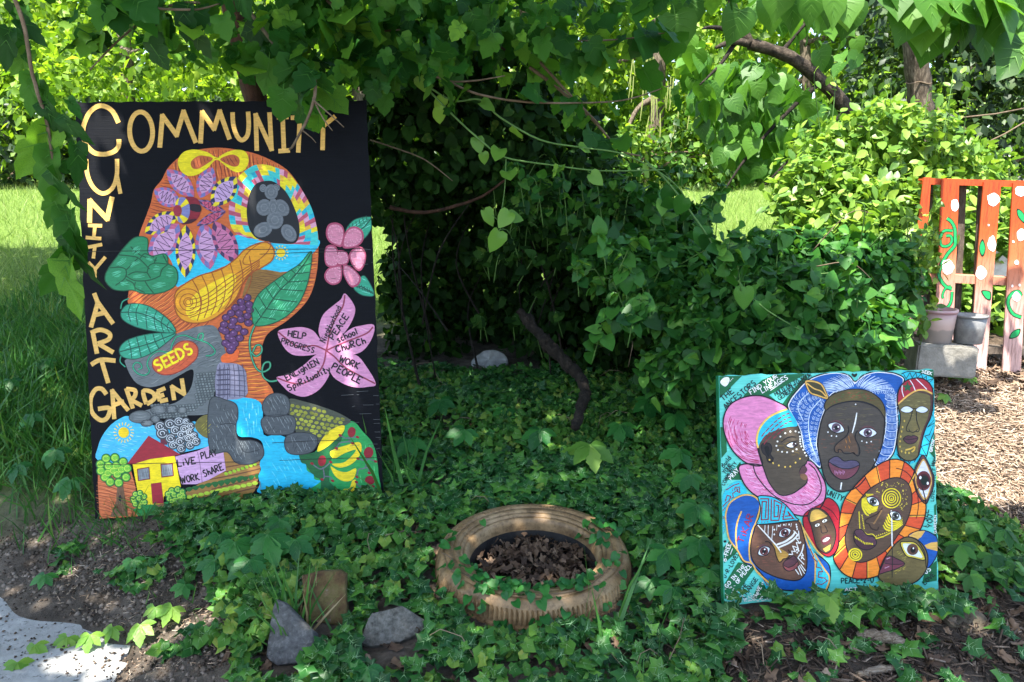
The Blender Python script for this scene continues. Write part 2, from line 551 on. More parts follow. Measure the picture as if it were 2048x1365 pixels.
# ================================================================== painted boards
class Paint:
    """flat print on a board: every shape is drawn in photograph pixels and carried onto the board's plane"""
    def __init__(s, BL, tilt, roll, yaw, w, h):
        M = Matrix.Rotation(R(yaw), 4, 'Z') @ Matrix.Rotation(R(tilt), 4, 'X') @ Matrix.Rotation(R(roll), 4, 'Y')
        s.M = Matrix.Translation(Vector(BL)) @ M
        s.Mi = s.M.inverted()
        s.w = w; s.h = h
        s.o = s.Mi @ CAM
        s.v = []; s.f = []; s.c = []
        s.k = 0
        s.crop = None
        s.mg = 0.0015
    def setcrop(s, x0, y0, sc):
        s.crop = (x0, y0, sc)
    def px(s, p):
        x0, y0, sc = s.crop
        return (x0 + p[0] * sc, y0 + p[1] * sc)
    def onboard(s, p):
        d = s.Mi.to_3x3() @ ray(*p)
        t = (0 - s.o.y) / d.y
        q = s.o + d * t
        return (min(max(q.x, s.mg), s.w - s.mg), min(max(q.z, s.mg), s.h - s.mg))
    def _z(s, L):
        s.k = (s.k + 1) % 14
        return -(0.0005 + L * 0.00028 + s.k * 0.000017)
    def raw(s, pts, col, L):
        """pts already photo pixels"""
        q = [s.onboard(p) for p in pts]
        cl = [q[0]]
        for a in q[1:]:
            if abs(a[0] - cl[-1][0]) + abs(a[1] - cl[-1][1]) > 1e-6: cl.append(a)
        if len(cl) < 3: return
        z = s._z(L)
        tr = tessellate_polygon([[Vector((a[0], a[1], 0)) for a in cl]])
        b = len(s.v)
        s.v.extend((a[0], z, a[1]) for a in cl)
        c = lin(col)
        for t in tr:
            t = list(t)
            p0, p1, p2 = (cl[i] for i in t)
            if (p1[0] - p0[0]) * (p2[1] - p0[1]) - (p1[1] - p0[1]) * (p2[0] - p0[0]) < 0: t = t[::-1]
            s.f.append(tuple(i + b for i in t)); s.c.append(c)
    def F(s, col, L, pts, sm=5):
        pts = [s.px(p) for p in pts]
        s.raw(crom(pts, sm, True) if sm else pts, col, L)
        return pts
    def ribbon(s, pts, w, col, L, closed=False, taper=0.0):
        P = np.array([tuple(p) for p in pts], float)
        n = len(P)
        if n < 2: return
        if closed: P = np.vstack([P, P[:1]]); n += 1
        T = np.gradient(P, axis=0)
        if closed:
            T[0] = T[-1] = P[1] - P[-2]
        Nn = np.stack([-T[:, 1], T[:, 0]], 1); Nn /= np.maximum(np.linalg.norm(Nn, axis=1, keepdims=True), 1e-6)
        ww = np.full(n, w / 2.0)
        if taper: ww *= 1 - taper * np.abs(np.linspace(-1, 1, n)) ** 2
        A = P + Nn * ww[:, None]; B = P - Nn * ww[:, None]
        z = s._z(L); c = lin(col); b = len(s.v)
        for a, d in zip(A, B):
            qa = s.onboard(a); qb = s.onboard(d)
            s.v.append((qa[0], z, qa[1])); s.v.append((qb[0], z, qb[1]))
        for i in range(n - 1):
            s.f.append((b + 2 * i, b + 2 * i + 2, b + 2 * i + 3, b + 2 * i + 1)); s.c.append(c)
    def S(s, col, L, w, pts, sm=5, closed=False, taper=0.0):
        pts = [s.px(p) for p in pts]
        if sm and len(pts) > 2: pts = crom(pts, sm, closed)
        elif not sm and len(pts) > 2:                  # straight strokes: one ribbon per leg so corners stay sharp
            q = pts + (pts[:1] if closed else [])
            for a, b in zip(q[:-1], q[1:]):
                d = np.array(b) - np.array(a); d = d / max(np.linalg.norm(d), 1e-6) * w * .35
                s.ribbon([np.array(a) - d, np.array(b) + d], w, col, L)
            return
        s.ribbon(pts, w, col, L, closed, taper)
    def E(s, col, L, cx, cy, rx, ry=None, rot=0, n=18):
        ry = rx if ry is None else ry
        c, q = math.cos(R(rot)), math.sin(R(rot))
        s.raw([s.px((cx + rx * math.cos(t) * c - ry * math.sin(t) * q, cy + rx * math.cos(t) * q + ry * math.sin(t) * c)) for t in np.linspace(0, 2 * math.pi, n, endpoint=False)], col, L)
    def ring(s, col, L, w, cx, cy, rx, ry=None, rot=0, n=20, a0=0, a1=360):
        ry = rx if ry is None else ry
        c, q = math.cos(R(rot)), math.sin(R(rot))
        full = a1 - a0 >= 360
        pts = [s.px((cx + rx * math.cos(t) * c - ry * math.sin(t) * q, cy + rx * math.cos(t) * q + ry * math.sin(t) * c)) for t in np.linspace(R(a0), R(a1), n, endpoint=not full)]
        s.ribbon(pts, w, col, L, full)
    def hatch(s, col, L, w, reg, ang, step, jit=0.25, seg=0, keep=1.0, wob=1.0):
        """hand drawn lines across a region (crop units), clipped to it"""
        P = np.array([s.px(p) for p in reg]); P = np.array(crom(P, 4, True))
        x0, y0, sc = s.crop
        step = step * sc
        d = np.array((math.cos(R(ang)), math.sin(R(ang)))); nn = np.array((-d[1], d[0]))
        cen = P.mean(0); ext = np.abs((P - cen) @ nn).max(); el = np.abs((P - cen) @ d).max()
        def inside(q):
            x, y = q
            a = P; b = np.roll(P, -1, 0)
            cond = ((a[:, 1] > y) != (b[:, 1] > y))
            with np.errstate(divide='ignore', invalid='ignore'):
                xi = (b[:, 0] - a[:, 0]) * (y - a[:, 1]) / (b[:, 1] - a[:, 1]) + a[:, 0]
            return bool((cond & (x < xi)).sum() % 2)
        t = -ext
        while t < ext:
            run = []
            ph = random.random() * 9
            L0 = None
            for u in np.arange(-el, el, 2.2):
                q = cen + d * u + nn * (t + wob * math.sin(u * .12 + ph))
                ok = inside(q) and not (seg and (int((u + ph * 9) / (seg * sc)) % 3 == 0 and random.random() < .8))
                if ok: run.append(q)
                if (not ok) or (seg and len(run) * 2.2 > seg * sc * (0.7 + random.random())):
                    if len(run) > 1 and random.random() < keep: s.ribbon(run, w, col, L, taper=.7)
                    run = []
            if len(run) > 1 and random.random() < keep: s.ribbon(run, w, col, L, taper=.7)
            t += step * (1 + jit * (random.random() - .5) * 2)
    def T(s, col, L, txt, x0, y0, x1, y1, h, w, slant=0.0):
        """hand lettered line from x0,y0 to x1,y1 (crop units), letter height h, stroke w (photo px)"""
        w = w * getattr(s, 'tw', 1.0)
        tot = sum(ADV.get(c, .62) for c in txt) + .18 * (len(txt) - 1)
        d = np.array((x1 - x0, y1 - y0), float); ln = np.linalg.norm(d); d /= ln
        up = np.array((d[1], -d[0])); sx = ln / tot
        cx = 0
        for ch in txt:
            for stroke in FONT.get(ch, '').split('|'):
                if not stroke: continue
                pts = []
                for a in stroke.split():
                    u, v = (float(z) for z in a.split(','))
                    u += slant * v
                    jx, jy = (random.random() - .5) * .04, (random.random() - .5) * .04
                    pts.append(tuple(np.array((x0, y0)) + d * ((cx + (u + jx)) * sx) + up * ((v + jy) * h)))
                if ch in ROUND and len(pts) > 3: s.S(col, L, w, pts, 3)
                else: s.S(col, L, w, pts, 0)
            cx += ADV.get(ch, .62) + .18
    def build(s, name, mat, parent):
        me = bpy.data.meshes.new(name)
        me.from_pydata([tuple(s.M @ Vector(v)) for v in s.v], [], s.f)
        a = me.attributes.new('paint', 'FLOAT_COLOR', 'FACE')
        a.data.foreach_set('color', np.array([(*c, 1) for c in s.c], np.float32).reshape(-1))
        me.update()
        return link(name, me, mat, parent)

FONT = {'A': '0,0 .32,1 .64,0|.12,.36 .52,.36', 'B': '0,0 0,1 .4,.95 .45,.7 .1,.52|.1,.52 .5,.4 .5,.1 0,0', 'C': '.55,.85 .3,1 .05,.75 .03,.3 .25,0 .55,.12',
 'D': '0,0 0,1|0,1 .4,.9 .58,.5 .4,.1 0,0', 'E': '.5,1 0,1 0,0 .5,0|0,.52 .4,.52', 'F': '.5,1 0,1 0,0|0,.52 .4,.52', 'G': '.55,.85 .3,1 .05,.75 .03,.3 .25,0 .55,.1 .56,.42 .32,.42',
 'H': '0,0 0,1|.55,0 .55,1|0,.5 .55,.5', 'I': '.18,0 .18,1|.02,1 .34,1|.02,0 .34,0', 'K': '0,0 0,1|.5,1 0,.45 .52,0', 'L': '0,1 0,0 .48,0', 'M': '0,0 .1,1 .36,.35 .62,1 .72,0', 'N': '0,0 0,1 .55,0 .55,1',
 'O': '.3,1 .04,.75 .04,.25 .3,0 .56,.25 .56,.75 .3,1', 'P': '0,0 0,1|0,1 .45,.95 .5,.65 .3,.5 0,.48', 'R': '0,0 0,1|0,1 .45,.95 .48,.68 .3,.52 0,.5|.1,.5 .52,0', 'S': '.5,.88 .25,1 .04,.8 .2,.56 .46,.42 .48,.14 .24,0 .02,.12',
 'T': '.3,0 .3,1|0,1 .6,1', 'U': '0,1 .03,.3 .28,0 .53,.3 .55,1', 'V': '0,1 .3,0 .6,1', 'W': '0,1 .17,0 .38,.7 .58,0 .76,1', 'Y': '0,1 .28,.5 .56,1|.28,.5 .26,0', 'X': '0,0 .5,1|0,1 .5,0', 'Z': '0,1 .5,1 0,0 .5,0',
 'a': '.42,.5 .2,.6 .04,.35 .16,.02 .42,.2|.42,.6 .46,0', 'b': '0,1 0,0|0,.4 .3,.55 .42,.28 .25,0 0,.08', 'c': '.4,.5 .15,.55 .03,.25 .2,0 .42,.1', 'd': '.42,1 .42,0|.42,.4 .15,.55 .03,.25 .18,0 .42,.1', 'e': '.04,.3 .4,.34 .3,.58 .08,.5 .05,.15 .22,0 .42,.1',
 'g': '.4,.55 .14,.6 .04,.3 .2,.1 .4,.25|.4,.55 .42,-.2 .2,-.38 .02,-.25', 'h': '0,1 0,0|0,.35 .22,.58 .38,.4 .4,0', 'i': '.1,.6 .1,0|.1,.82 .12,.88', 'l': '.1,1 .1,0', 'n': '0,.58 0,0|0,.35 .22,.58 .38,.4 .4,0', 'o': '.22,.58 .03,.4 .05,.12 .22,0 .4,.15 .4,.42 .22,.58',
 'p': '0,.6 0,-.4|0,.45 .26,.6 .4,.35 .25,.08 0,.12', 'r': '.02,.58 .02,0|.02,.35 .3,.58', 't': '.18,.95 .18,.05 .36,.02|.02,.65 .38,.66', 'u': '0,.58 .04,.1 .22,0 .38,.2|.4,.58 .42,0', 'v': '0,.6 .2,0 .4,.6', 'y': '0,.6 .2,.12|.42,.62 .1,-.38', 's': '.36,.5 .12,.58 .06,.4 .34,.2 .28,.02 .04,.06',
 '-': '.05,.48 .4,.48', '.': '.1,0 .12,.06', '2': '.04,.8 .25,1 .46,.75 .05,.02|.05,.02 .5,.02', "'": '.1,1 .08,.75', ' ': ''}
ADV = {'I': .36, 'i': .22, 'l': .22, 't': .4, 'M': .74, 'W': .78, ' ': .35, '.': .2, '-': .45, 'a': .46, 'c': .44, 'h': .42, 'n': .42, 'o': .44, 'p': .42, 'r': .34, 'e': .44, 'u': .44, 'v': .42, 'y': .44, 's': .4, 'b': .44, 'd': .46, 'g': .44, 'E': .52, 'F': .5, 'L': .5}
ROUND = set('CGOSUDPRBabcdeghnopsu2')

def mat_paint(name):
    m, nt, out = new_mat(name)
    L = nt.links.new
    at = N(nt, 'ShaderNodeAttribute'); at.attribute_name = 'paint'
    tc = N(nt, 'ShaderNodeTexCoord')
    mp = N(nt, 'ShaderNodeMapping'); mp.inputs['Scale'].default_value = (1, 1, 4)
    L(tc.outputs['Object'], mp.inputs[0])
    n1 = N(nt, 'ShaderNodeTexNoise', Scale=38.0, Detail=6.0, Roughness=0.7, Distortion=0.6)
    L(mp.outputs[0], n1.inputs['Vector'])
    mp2 = N(nt, 'ShaderNodeMapping'); mp2.inputs['Scale'].default_value = (2, 2, 90)
    L(tc.outputs['Object'], mp2.inputs[0])
    n2 = N(nt, 'ShaderNodeTexNoise', Scale=6.0, Detail=5.0, Roughness=0.7)
    L(mp2.outputs[0], n2.inputs['Vector'])
    ml = N(nt, 'ShaderNodeMath', operation='MULTIPLY_ADD'); L(n1.outputs[0], ml.inputs[0]); ml.inputs[1].default_value = 1.05; ml.inputs[2].default_value = .30
    m2 = N(nt, 'ShaderNodeMath', operation='MULTIPLY_ADD'); L(n2.outputs[0], m2.inputs[0]); m2.inputs[1].default_value = .5; m2.inputs[2].default_value = .97
    m3 = N(nt, 'ShaderNodeMath', operation='MULTIPLY'); L(ml.outputs[0], m3.inputs[0]); L(m2.outputs[0], m3.inputs[1])
    mx = N(nt, 'ShaderNodeVectorMath', operation='SCALE'); L(at.outputs['Color'], mx.inputs[0]); L(m3.outputs[0], mx.inputs['Scale'])
    b = N(nt, 'ShaderNodeBsdfPrincipled', Roughness=0.5)
    b.inputs['Specular IOR Level'].default_value = .35
    L(mx.outputs[0], b.inputs['Base Color'])
    bp = N(nt, 'ShaderNodeBump', Strength=0.25, Distance=0.002); L(n2.outputs[0], bp.inputs['Height']); L(bp.outputs[0], b.inputs['Normal'])
    L(b.outputs[0], out.inputs[0])
    return m
M_PAINT = mat_paint('board_paint')

def board_object(p, name, mat, parent, th, dx=0.0):
    """plywood sheet with slightly chewed edges"""
    n = 40
    ring = []
    def jag(): return (random.random() - .5) * .0045
    for i in range(n): ring.append((p.w * i / n, jag()))
    for i in range(n): ring.append((p.w + jag(), p.h * i / n))
    for i in range(n): ring.append((p.w * (1 - i / n), p.h + jag()))
    for i in range(n): ring.append((jag(), p.h * (1 - i / n)))
    vs = [p.M @ Vector((x, 0, z)) for x, z in ring] + [p.M @ Vector((x, th, z)) for x, z in ring]
    k = len(ring)
    fs = [tuple(range(k)), tuple(range(2 * k - 1, k - 1, -1))] + [(i, i + k, (i + 1) % k + k, (i + 1) % k) for i in range(k)]
    return link(name, mesh(name, vs, fs), mat, parent)

def mat_black_board():
    m, nt, out = new_mat('black_painted_plywood')
    L = nt.links.new
    tc = N(nt, 'ShaderNodeTexCoord')
    mp = N(nt, 'ShaderNodeMapping'); mp.inputs['Scale'].default_value = (1.5, 1.5, 70)
    L(tc.outputs['Object'], mp.inputs[0])
    n = N(nt, 'ShaderNodeTexNoise', Scale=5.0, Detail=6.0, Roughness=.7); L(mp.outputs[0], n.inputs['Vector'])
    r = ramp(nt, n.outputs[0], [(.3, lin((5, 7, 13))), (.6, lin((9, 11, 18))), (.78, lin((24, 27, 33))), (.86, lin((90, 90, 86)))])
    b = N(nt, 'ShaderNodeBsdfPrincipled', Roughness=.55); b.inputs['Specular IOR Level'].default_value = .12
    L(r.outputs[0], b.inputs['Base Color'])
    bp = N(nt, 'ShaderNodeBump', Strength=.35, Distance=.003); L(n.outputs[0], bp.inputs['Height']); L(bp.outputs[0], b.inputs['Normal'])
    L(b.outputs[0], out.inputs[0])
    return m

# ------------------------------------------------------------------ tall black community garden board
p = Paint((-1.46, 2.619, 0.174), -10.4, -1.08, 7.18, 1.0, 1.457)
random.seed(11)
C1 = (140, 190, .23443); C2 = (440, 190, .23443); C3 = (140, 480, .23443); C4 = (440, 480, .24908); C5 = (140, 740, .23443); C6 = (440, 740, .24908); PX = (0, 0, 1)
GOLD = (214, 170, 88)
def zone(c): p.setcrop(*c)

# --- gold lettering
zone(C1)
def gold(w, *strokes, sm=5):
    for st in strokes: p.S(GOLD, 3, w, st, sm)
gold(9.5, [(415, 240), (370, 150), (310, 104), (240, 98), (170, 150), (125, 240), (112, 320), (130, 410), (165, 460), (220, 500), (300, 508), (375, 485), (415, 440), (418, 380)])
p.ring(GOLD, 3, 9.5, 608, 315, 98, 168, -3, 30)
gold(9.5, [(768, 438), (790, 180), (910, 345), (970, 145), (1070, 398)], sm=0)
gold(9.5, [(1115, 402), (1130, 150), (1230, 292), (1278, 142), (1358, 368)], sm=0)
zone(C2)
gold(9, [(108, 150), (115, 260), (148, 355), (190, 388), (235, 345), (246, 250), (240, 145)])
gold(9, [(314, 466), (306, 172), (440, 466), (424, 164)], [(535, 195), (546, 474)], [(485, 193), (585, 190)], [(498, 482), (597, 475)], [(682, 195), (668, 494)], [(604, 197), (760, 192)], [(822, 172), (882, 268), (974, 192)], [(880, 268), (875, 474)], sm=0)
zone(C1)
gold(8.5, [(140, 550), (150, 680), (200, 790), (280, 843), (360, 800), (400, 690), (402, 548)])
gold(8, [(402, 690), (432, 845)], sm=0)
gold(10, [(168, 1078), (172, 905), (318, 1060), (358, 885)], sm=0)
gold(7, [(215, 1115), (203, 1222)], [(155, 1115), (275, 1118)], [(135, 1218), (268, 1228)], sm=0)
zone(C3)
gold(7, [(215, 52), (200, 160)], [(137, 68), (276, 40)], [(165, 200), (215, 252), (297, 155)], [(215, 252), (212, 340)], sm=0)
gold(9, [(180, 748), (240, 530)], [(212, 468), (236, 530), (362, 706)], [(222, 640), (318, 618)], [(232, 972), (198, 800)], [(240, 885), (372, 962)], [(272, 1035), (328, 1222)], sm=0)
gold(9, [(178, 795), (260, 768), (338, 800), (330, 850), (238, 886)], [(182, 1066), (262, 1024), (390, 1032)])
zone(C5)
gold(9, [(312, 210), (270, 162), (215, 172), (176, 255), (188, 360), (258, 428), (318, 410), (338, 328), (240, 334)])
gold(8.5, [(378, 408), (362, 180), (492, 338)], [(372, 302), (462, 268)], [(538, 330), (480, 158)], [(508, 250), (615, 306)], [(748, 182), (768, 268)], [(745, 186), (814, 156)], [(757, 230), (804, 212)], [(767, 270), (836, 254)], [(888, 246), (872, 145), (974, 206), (956, 86)], sm=0)
gold(8.5, [(480, 164), (556, 176), (550, 232), (506, 252)], [(652, 292), (626, 182), (702, 192), (722, 245), (655, 294)])

# --- the head
ORA = (196, 96, 42)
zone(PX)
HEAD = [(374, 306), (339, 333), (323, 361), (308, 380), (302, 406), (292, 434), (276, 480), (259, 575), (259, 612), (300, 640), (352, 672), (400, 655), (440, 690), (448, 730), (480, 800), (525, 812), (547, 786), (526, 752), (522, 717), (527, 684), (540, 664), (574, 642), (609, 609), (625, 580), (634, 542), (637, 500), (636, 467), (627, 429), (613, 396), (590, 359), (566, 334), (520, 311), (480, 301), (430, 296)]
p.F(ORA, 1, HEAD, 4)
p.hatch((120, 48, 26), 2, 2.2, [(345, 335), (380, 308), (440, 298), (520, 312), (560, 335), (520, 345), (470, 360), (400, 370)], 82, 7.5)
p.hatch((226, 140, 62), 2, 1.6, [(345, 335), (380, 308), (440, 298), (520, 312), (560, 335), (520, 345), (470, 360), (400, 370)], 80, 8)
p.hatch((130, 54, 30), 2, 2.0, [(300, 410), (325, 362), (350, 345), (345, 420), (330, 460), (292, 440)], 12, 6)
p.hatch((130, 54, 30), 2, 2.0, [(262, 585), (350, 570), (400, 600), (420, 650), (352, 665), (300, 632), (262, 605)], -38, 8)
p.hatch((232, 138, 60), 2, 1.5, [(262, 585), (350, 570), (400, 600), (420, 650), (352, 665), (300, 632), (262, 605)], -38, 8)
p.hatch((140, 60, 28), 2, 2.0, [(612, 540), (636, 500), (634, 545), (624, 580), (609, 609), (574, 640), (540, 662), (527, 684), (522, 717), (526, 752), (545, 786), (525, 806), (495, 790), (480, 740), (450, 715), (510, 660), (570, 630)], -4, 8)
p.hatch((238, 150, 50), 2, 1.8, [(612, 540), (636, 500), (634, 545), (624, 580), (609, 609), (574, 640), (540, 662), (527, 684), (522, 717), (526, 752), (545, 786), (525, 806), (495, 790), (480, 740), (450, 715), (510, 660), (570, 630)], -6, 9)

# infinity sign
zone(C1)
YEL = (226, 208, 10)
p.F(YEL, 4, [(1250, 535), (1170, 490), (1060, 468), (970, 490), (922, 560), (940, 640), (1000, 690), (1080, 685), (1170, 630), (1250, 556), (1330, 610), (1400, 655), (1450, 660), (1500, 630), (1525, 560), (1500, 490), (1440, 470), (1370, 480), (1310, 505)])
p.F((176, 88, 42), 5, [(1220, 548), (1150, 522), (1090, 525), (1035, 570), (1040, 620), (1080, 635), (1130, 615)])
p.F((176, 88, 42), 5, [(1282, 552), (1340, 520), (1400, 512), (1445, 545), (1440, 600), (1400, 615), (1340, 592)])
p.hatch((120, 50, 28), 6, 1.8, [(1210, 548), (1150, 525), (1095, 530), (1045, 570), (1050, 615), (1080, 625), (1130, 605)], 78, 30)
p.hatch((120, 50, 28), 6, 1.8, [(1290, 552), (1340, 525), (1400, 518), (1435, 545), (1430, 595), (1400, 605), (1340, 588)], 60, 30)
p.S((60, 40, 20), 6, .8, [(1235, 545), (1275, 535)])

# turquoise sky behind flower and bottle
zone(PX)
CY = (38, 184, 214)
p.F(CY, 2, [(335, 500), (345, 528), (352, 572), (368, 568), (420, 545), (470, 530), (560, 545), (600, 530), (634, 498), (637, 480), (600, 488), (560, 488), (520, 482), (475, 470), (440, 490), (400, 490)], 4)
p.hatch((120, 214, 232), 3, 1.2, [(470, 480), (630, 490), (600, 525), (480, 525)], 2, 7, seg=18, keep=.5)

# mosaic ring with the bear
zone(C2)
outer = [(236, 1222), (130, 1180), (88, 1100), (75, 980), (95, 860), (130, 740), (200, 660), (300, 600), (400, 598), (500, 630), (572, 655), (650, 745), (740, 880), (800, 1020), (834, 1180), (838, 1284)]
inner = [(330, 1232), (262, 1170), (234, 1070), (232, 950), (260, 830), (315, 757), (400, 735), (470, 748), (560, 825), (620, 930), (664, 1050), (680, 1150), (674, 1220), (660, 1250), (645, 1262), (618, 1274)]
def resample(pts, n):
    P = np.array(crom(pts, 8)); d = np.r_[0, np.cumsum(np.linalg.norm(np.diff(P, axis=0), axis=1))]
    t = np.linspace(0, d[-1], n); return np.stack([np.interp(t, d, P[:, 0]), np.interp(t, d, P[:, 1])], 1)
NC = 44
Oa = resample(outer, NC + 1); Ia = resample(inner, NC + 1)
pal = [(222, 204, 28), (60, 188, 186), (208, 150, 176), (176, 78, 100), (24, 164, 190), (218, 170, 52)]
last = None
for r3 in range(3):
    for i in range(NC):
        a, b = r3 / 3, (r3 + 1) / 3
        q = [Ia[i] * (1 - a) + Oa[i] * a, Ia[i + 1] * (1 - a) + Oa[i + 1] * a, Ia[i + 1] * (1 - b) + Oa[i + 1] * b, Ia[i] * (1 - b) + Oa[i] * b]
        col = pal[[0, 1, 2, 0, 1, 3, 0, 4, 5, 1, 3][(i * 3 + r3 * 5 + i // 5) % 11]]
        p.F(col, 4, q, 0)
p.F((10, 12, 18), 5, [(300, 1215), (255, 1150), (232, 1050), (232, 950), (260, 830), (315, 757), (400, 735), (470, 748), (560, 825), (620, 930), (664, 1050), (680, 1150), (670, 1220), (640, 1265), (560, 1272), (440, 1262), (350, 1238)])
GRY = (98, 104, 110)
for cx, cy, rx, ry, ro in [(368, 798, 30, 34, 0), (478, 795, 34, 32, 0), (438, 830, 58, 66, 0), (378, 962, 66, 72, 20), (528, 965, 58, 78, -35), (368, 1152, 84, 62, -25), (588, 1180, 58, 82, -35), (455, 965, 45, 80, 0), (470, 1070, 72, 78, 0)]:
    p.E(GRY, 6, cx, cy, rx, ry, ro)
    for k, cc in ((.82, (110, 116, 122)), (.6, (90, 96, 102)), (.4, (116, 122, 128)), (.2, (100, 106, 112))):
        p.ring(cc, 7, 1.3, cx, cy, rx * k, ry * k, ro, 16)

# petals of the mosaic flower
zone(C1)
def petal(bx, by, tx, ty, w, ca, cb, ins=(196, 150, 190), n=9, L=5):
    ax = np.array((tx - bx, ty - by), float); ln = np.linalg.norm(ax); ax /= ln; nx = np.array((-ax[1], ax[0]))
    def out(t, s_, k): return np.array((bx, by)) + ax * ln * (0.5 + (t - .5) * k) + nx * s_ * w * k * math.sin(math.pi * min(max(t, 0), 1)) ** .75
    ts = np.linspace(0, 1, n + 1)
    full = [out(t, 1, 1) for t in np.linspace(0, 1, 14)] + [out(t, -1, 1) for t in np.linspace(1, 0, 14)][1:-1]
    p.F(ins, L, full, 0)
    for sd_ in (1, -1):
        for i in range(n):
            a, b = ts[i], ts[i + 1]
            p.F(ca if (i + (sd_ > 0)) % 2 else cb, L + 1, [out(a, sd_, 1), out((a + b) / 2, sd_, 1), out(b, sd_, 1), out(b, sd_, .72), out(a, sd_, .72)], 0)
    zz = [out(t, (1 if i % 2 else -1), .62) for i, t in enumerate(np.linspace(.06, .94, 9))]
    for a, b in zip(zz[:-1], zz[1:]): p.S((60, 40, 70), L + 2, 1.1, [a, b], 0)
PK, BL, NV, PU = (186, 92, 128), (112, 112, 168), (40, 42, 84), (70, 44, 82)
petal(1060, 870, 830, 640, 78, PK, BL)
petal(1110, 880, 1215, 620, 80, BL, PK)
petal(940, 940, 720, 810, 78, PK, BL, (190, 146, 190))
petal(1210, 950, 1420, 700, 95, (220, 200, 40), NV, (190, 156, 200))
petal(1090, 900, 1330, 1010, 40, PU, (130, 96, 140), (196, 80, 110))
petal(1080, 1120, 1330, 990, 40, PU, (130, 96, 140), (190, 80, 110), L=6)
petal(920, 1010, 640, 1180, 85, (226, 204, 30), NV)
petal(930, 1100, 680, 1420, 110, PK, BL)
petal(990, 1110, 985, 1560, 85, (226, 204, 30), NV, L=7)
petal(1140, 1090, 1195, 1490, 95, BL, PK, L=5)
petal(1230, 1080, 1420, 1440, 95, PU, PK, (190, 110, 150), L=6)
p.F((128, 22, 40), 8, [(985, 880), (1060, 875), (1105, 915), (1115, 1000), (1080, 1070), (1010, 1100), (950, 1098), (960, 980)])
p.F((26, 14, 26), 9, [(1030, 935), (1112, 945), (1115, 1000), (1030, 985)])
p.F((60, 14, 26), 9, [(950, 1080), (1080, 1060), (1030, 1098), (960, 1100)])
for i, (a0, a1) in enumerate([(0, 40), (40, 80), (80, 120), (120, 165), (165, 210), (210, 250), (250, 300), (300, 330), (330, 360)]):
    q = [(958 + 68 * math.cos(R(t)), 985 + 112 * math.sin(R(t))) for t in np.linspace(a0, a1, 5)] + [(930 + 26 * math.cos(R(t)), 990 + 50 * math.sin(R(t))) for t in np.linspace(a1, a0, 5)]
    p.F((226, 204, 30) if i % 2 else (120, 122, 174), 10, q, 0)
p.E((150, 40, 60), 11, 916, 990, 32, 50)

# green nose
zone(C3)
GR, GRD, GRL = (30, 128, 84), (8, 78, 48), (78, 176, 136)
NOSE = [(660, -10), (560, -20), (470, 60), (400, 150), (340, 230), (305, 300), (310, 360), (370, 420), (450, 435), (540, 430), (620, 458), (720, 462), (820, 440), (900, 390), (922, 310), (900, 240), (840, 205), (835, 150), (800, 120), (700, 140), (665, 100)]
p.F(GR, 7, NOSE)
for pts in [[(520, 60), (600, 130), (740, 180)], [(420, 130), (520, 140), (590, 160), (680, 250)], [(340, 240), (430, 235), (480, 260), (470, 330), (390, 390)], [(480, 260), (580, 160)], [(600, 160), (640, 120), (720, 150)], [(740, 150), (720, 200)], [(480, 310), (560, 350), (680, 345), (770, 310)], [(660, 280), (680, 220), (740, 200), (840, 210)], [(660, 280), (690, 330)], [(770, 310), (790, 250), (840, 210)], [(500, 300), (560, 275), (660, 280)], [(560, 360), (560, 410), (640, 450)], [(640, 350), (670, 400), (715, 455)], [(480, 340), (540, 370), (560, 430)], [(790, 120), (835, 205)]]:
    p.S(GRD, 8, 2.4, pts)
p.S(GRD, 8, 2, NOSE, closed=True)
for cx, cy, rx, ry, ro in [(440, 190, 60, 22, -30), (560, 210, 55, 26, -35), (590, 310, 60, 20, -8), (680, 165, 40, 18, 15), (740, 250, 42, 30, 0), (400, 290, 50, 30, -20), (600, 400, 26, 22, 0), (760, 390, 70, 26, -12), (470, 375, 50, 18, 10), (850, 280, 40, 40, 0), (570, 90, 50, 30, -40)]:
    p.hatch(GRL, 9, 1.5, [(cx + rx * math.cos(t) * math.cos(R(ro)) - ry * math.sin(t) * math.sin(R(ro)), cy + rx * math.cos(t) * math.sin(R(ro)) + ry * math.sin(t) * math.cos(R(ro))) for t in np.linspace(0, 6.28, 8, endpoint=False)], ro, 9, keep=.8)

# leaf lips
TL, TD, TLL = (42, 150, 118), (6, 76, 60), (104, 202, 178)
def leaf_shape(out, mid, ribs, L, body=TL, dk=TD, hl=TLL, w=1.6):
    p.F(body, L, out)
    c = np.mean(np.array(out), 0)
    p.hatch(hl, L + 1, 1.6, [tuple(c + (np.array(q) - c) * .82) for q in out], math.degrees(math.atan2(mid[-1][1] - mid[0][1], mid[-1][0] - mid[0][0])), 16, seg=70, keep=.75)
    p.S(dk, L + 2, w * 1.3, mid)
    for rb in ribs: p.S(dk, L + 2, w, rb)
    p.S(dk, L + 2, w, out, closed=True)
leaf_shape([(905, 780), (860, 700), (780, 630), (680, 570), (580, 545), (490, 555), (440, 610), (445, 670), (510, 720), (620, 760), (760, 785), (860, 795)], [(440, 620), (560, 620), (700, 660), (800, 720), (895, 785)],
    [[(520, 550), (500, 620), (520, 700)], [(590, 550), (565, 620), (580, 730)], [(670, 575), (650, 645), (660, 760)], [(740, 610), (720, 680), (740, 775)], [(800, 650), (780, 710), (800, 785)], [(850, 700), (830, 740), (850, 790)]], 7)
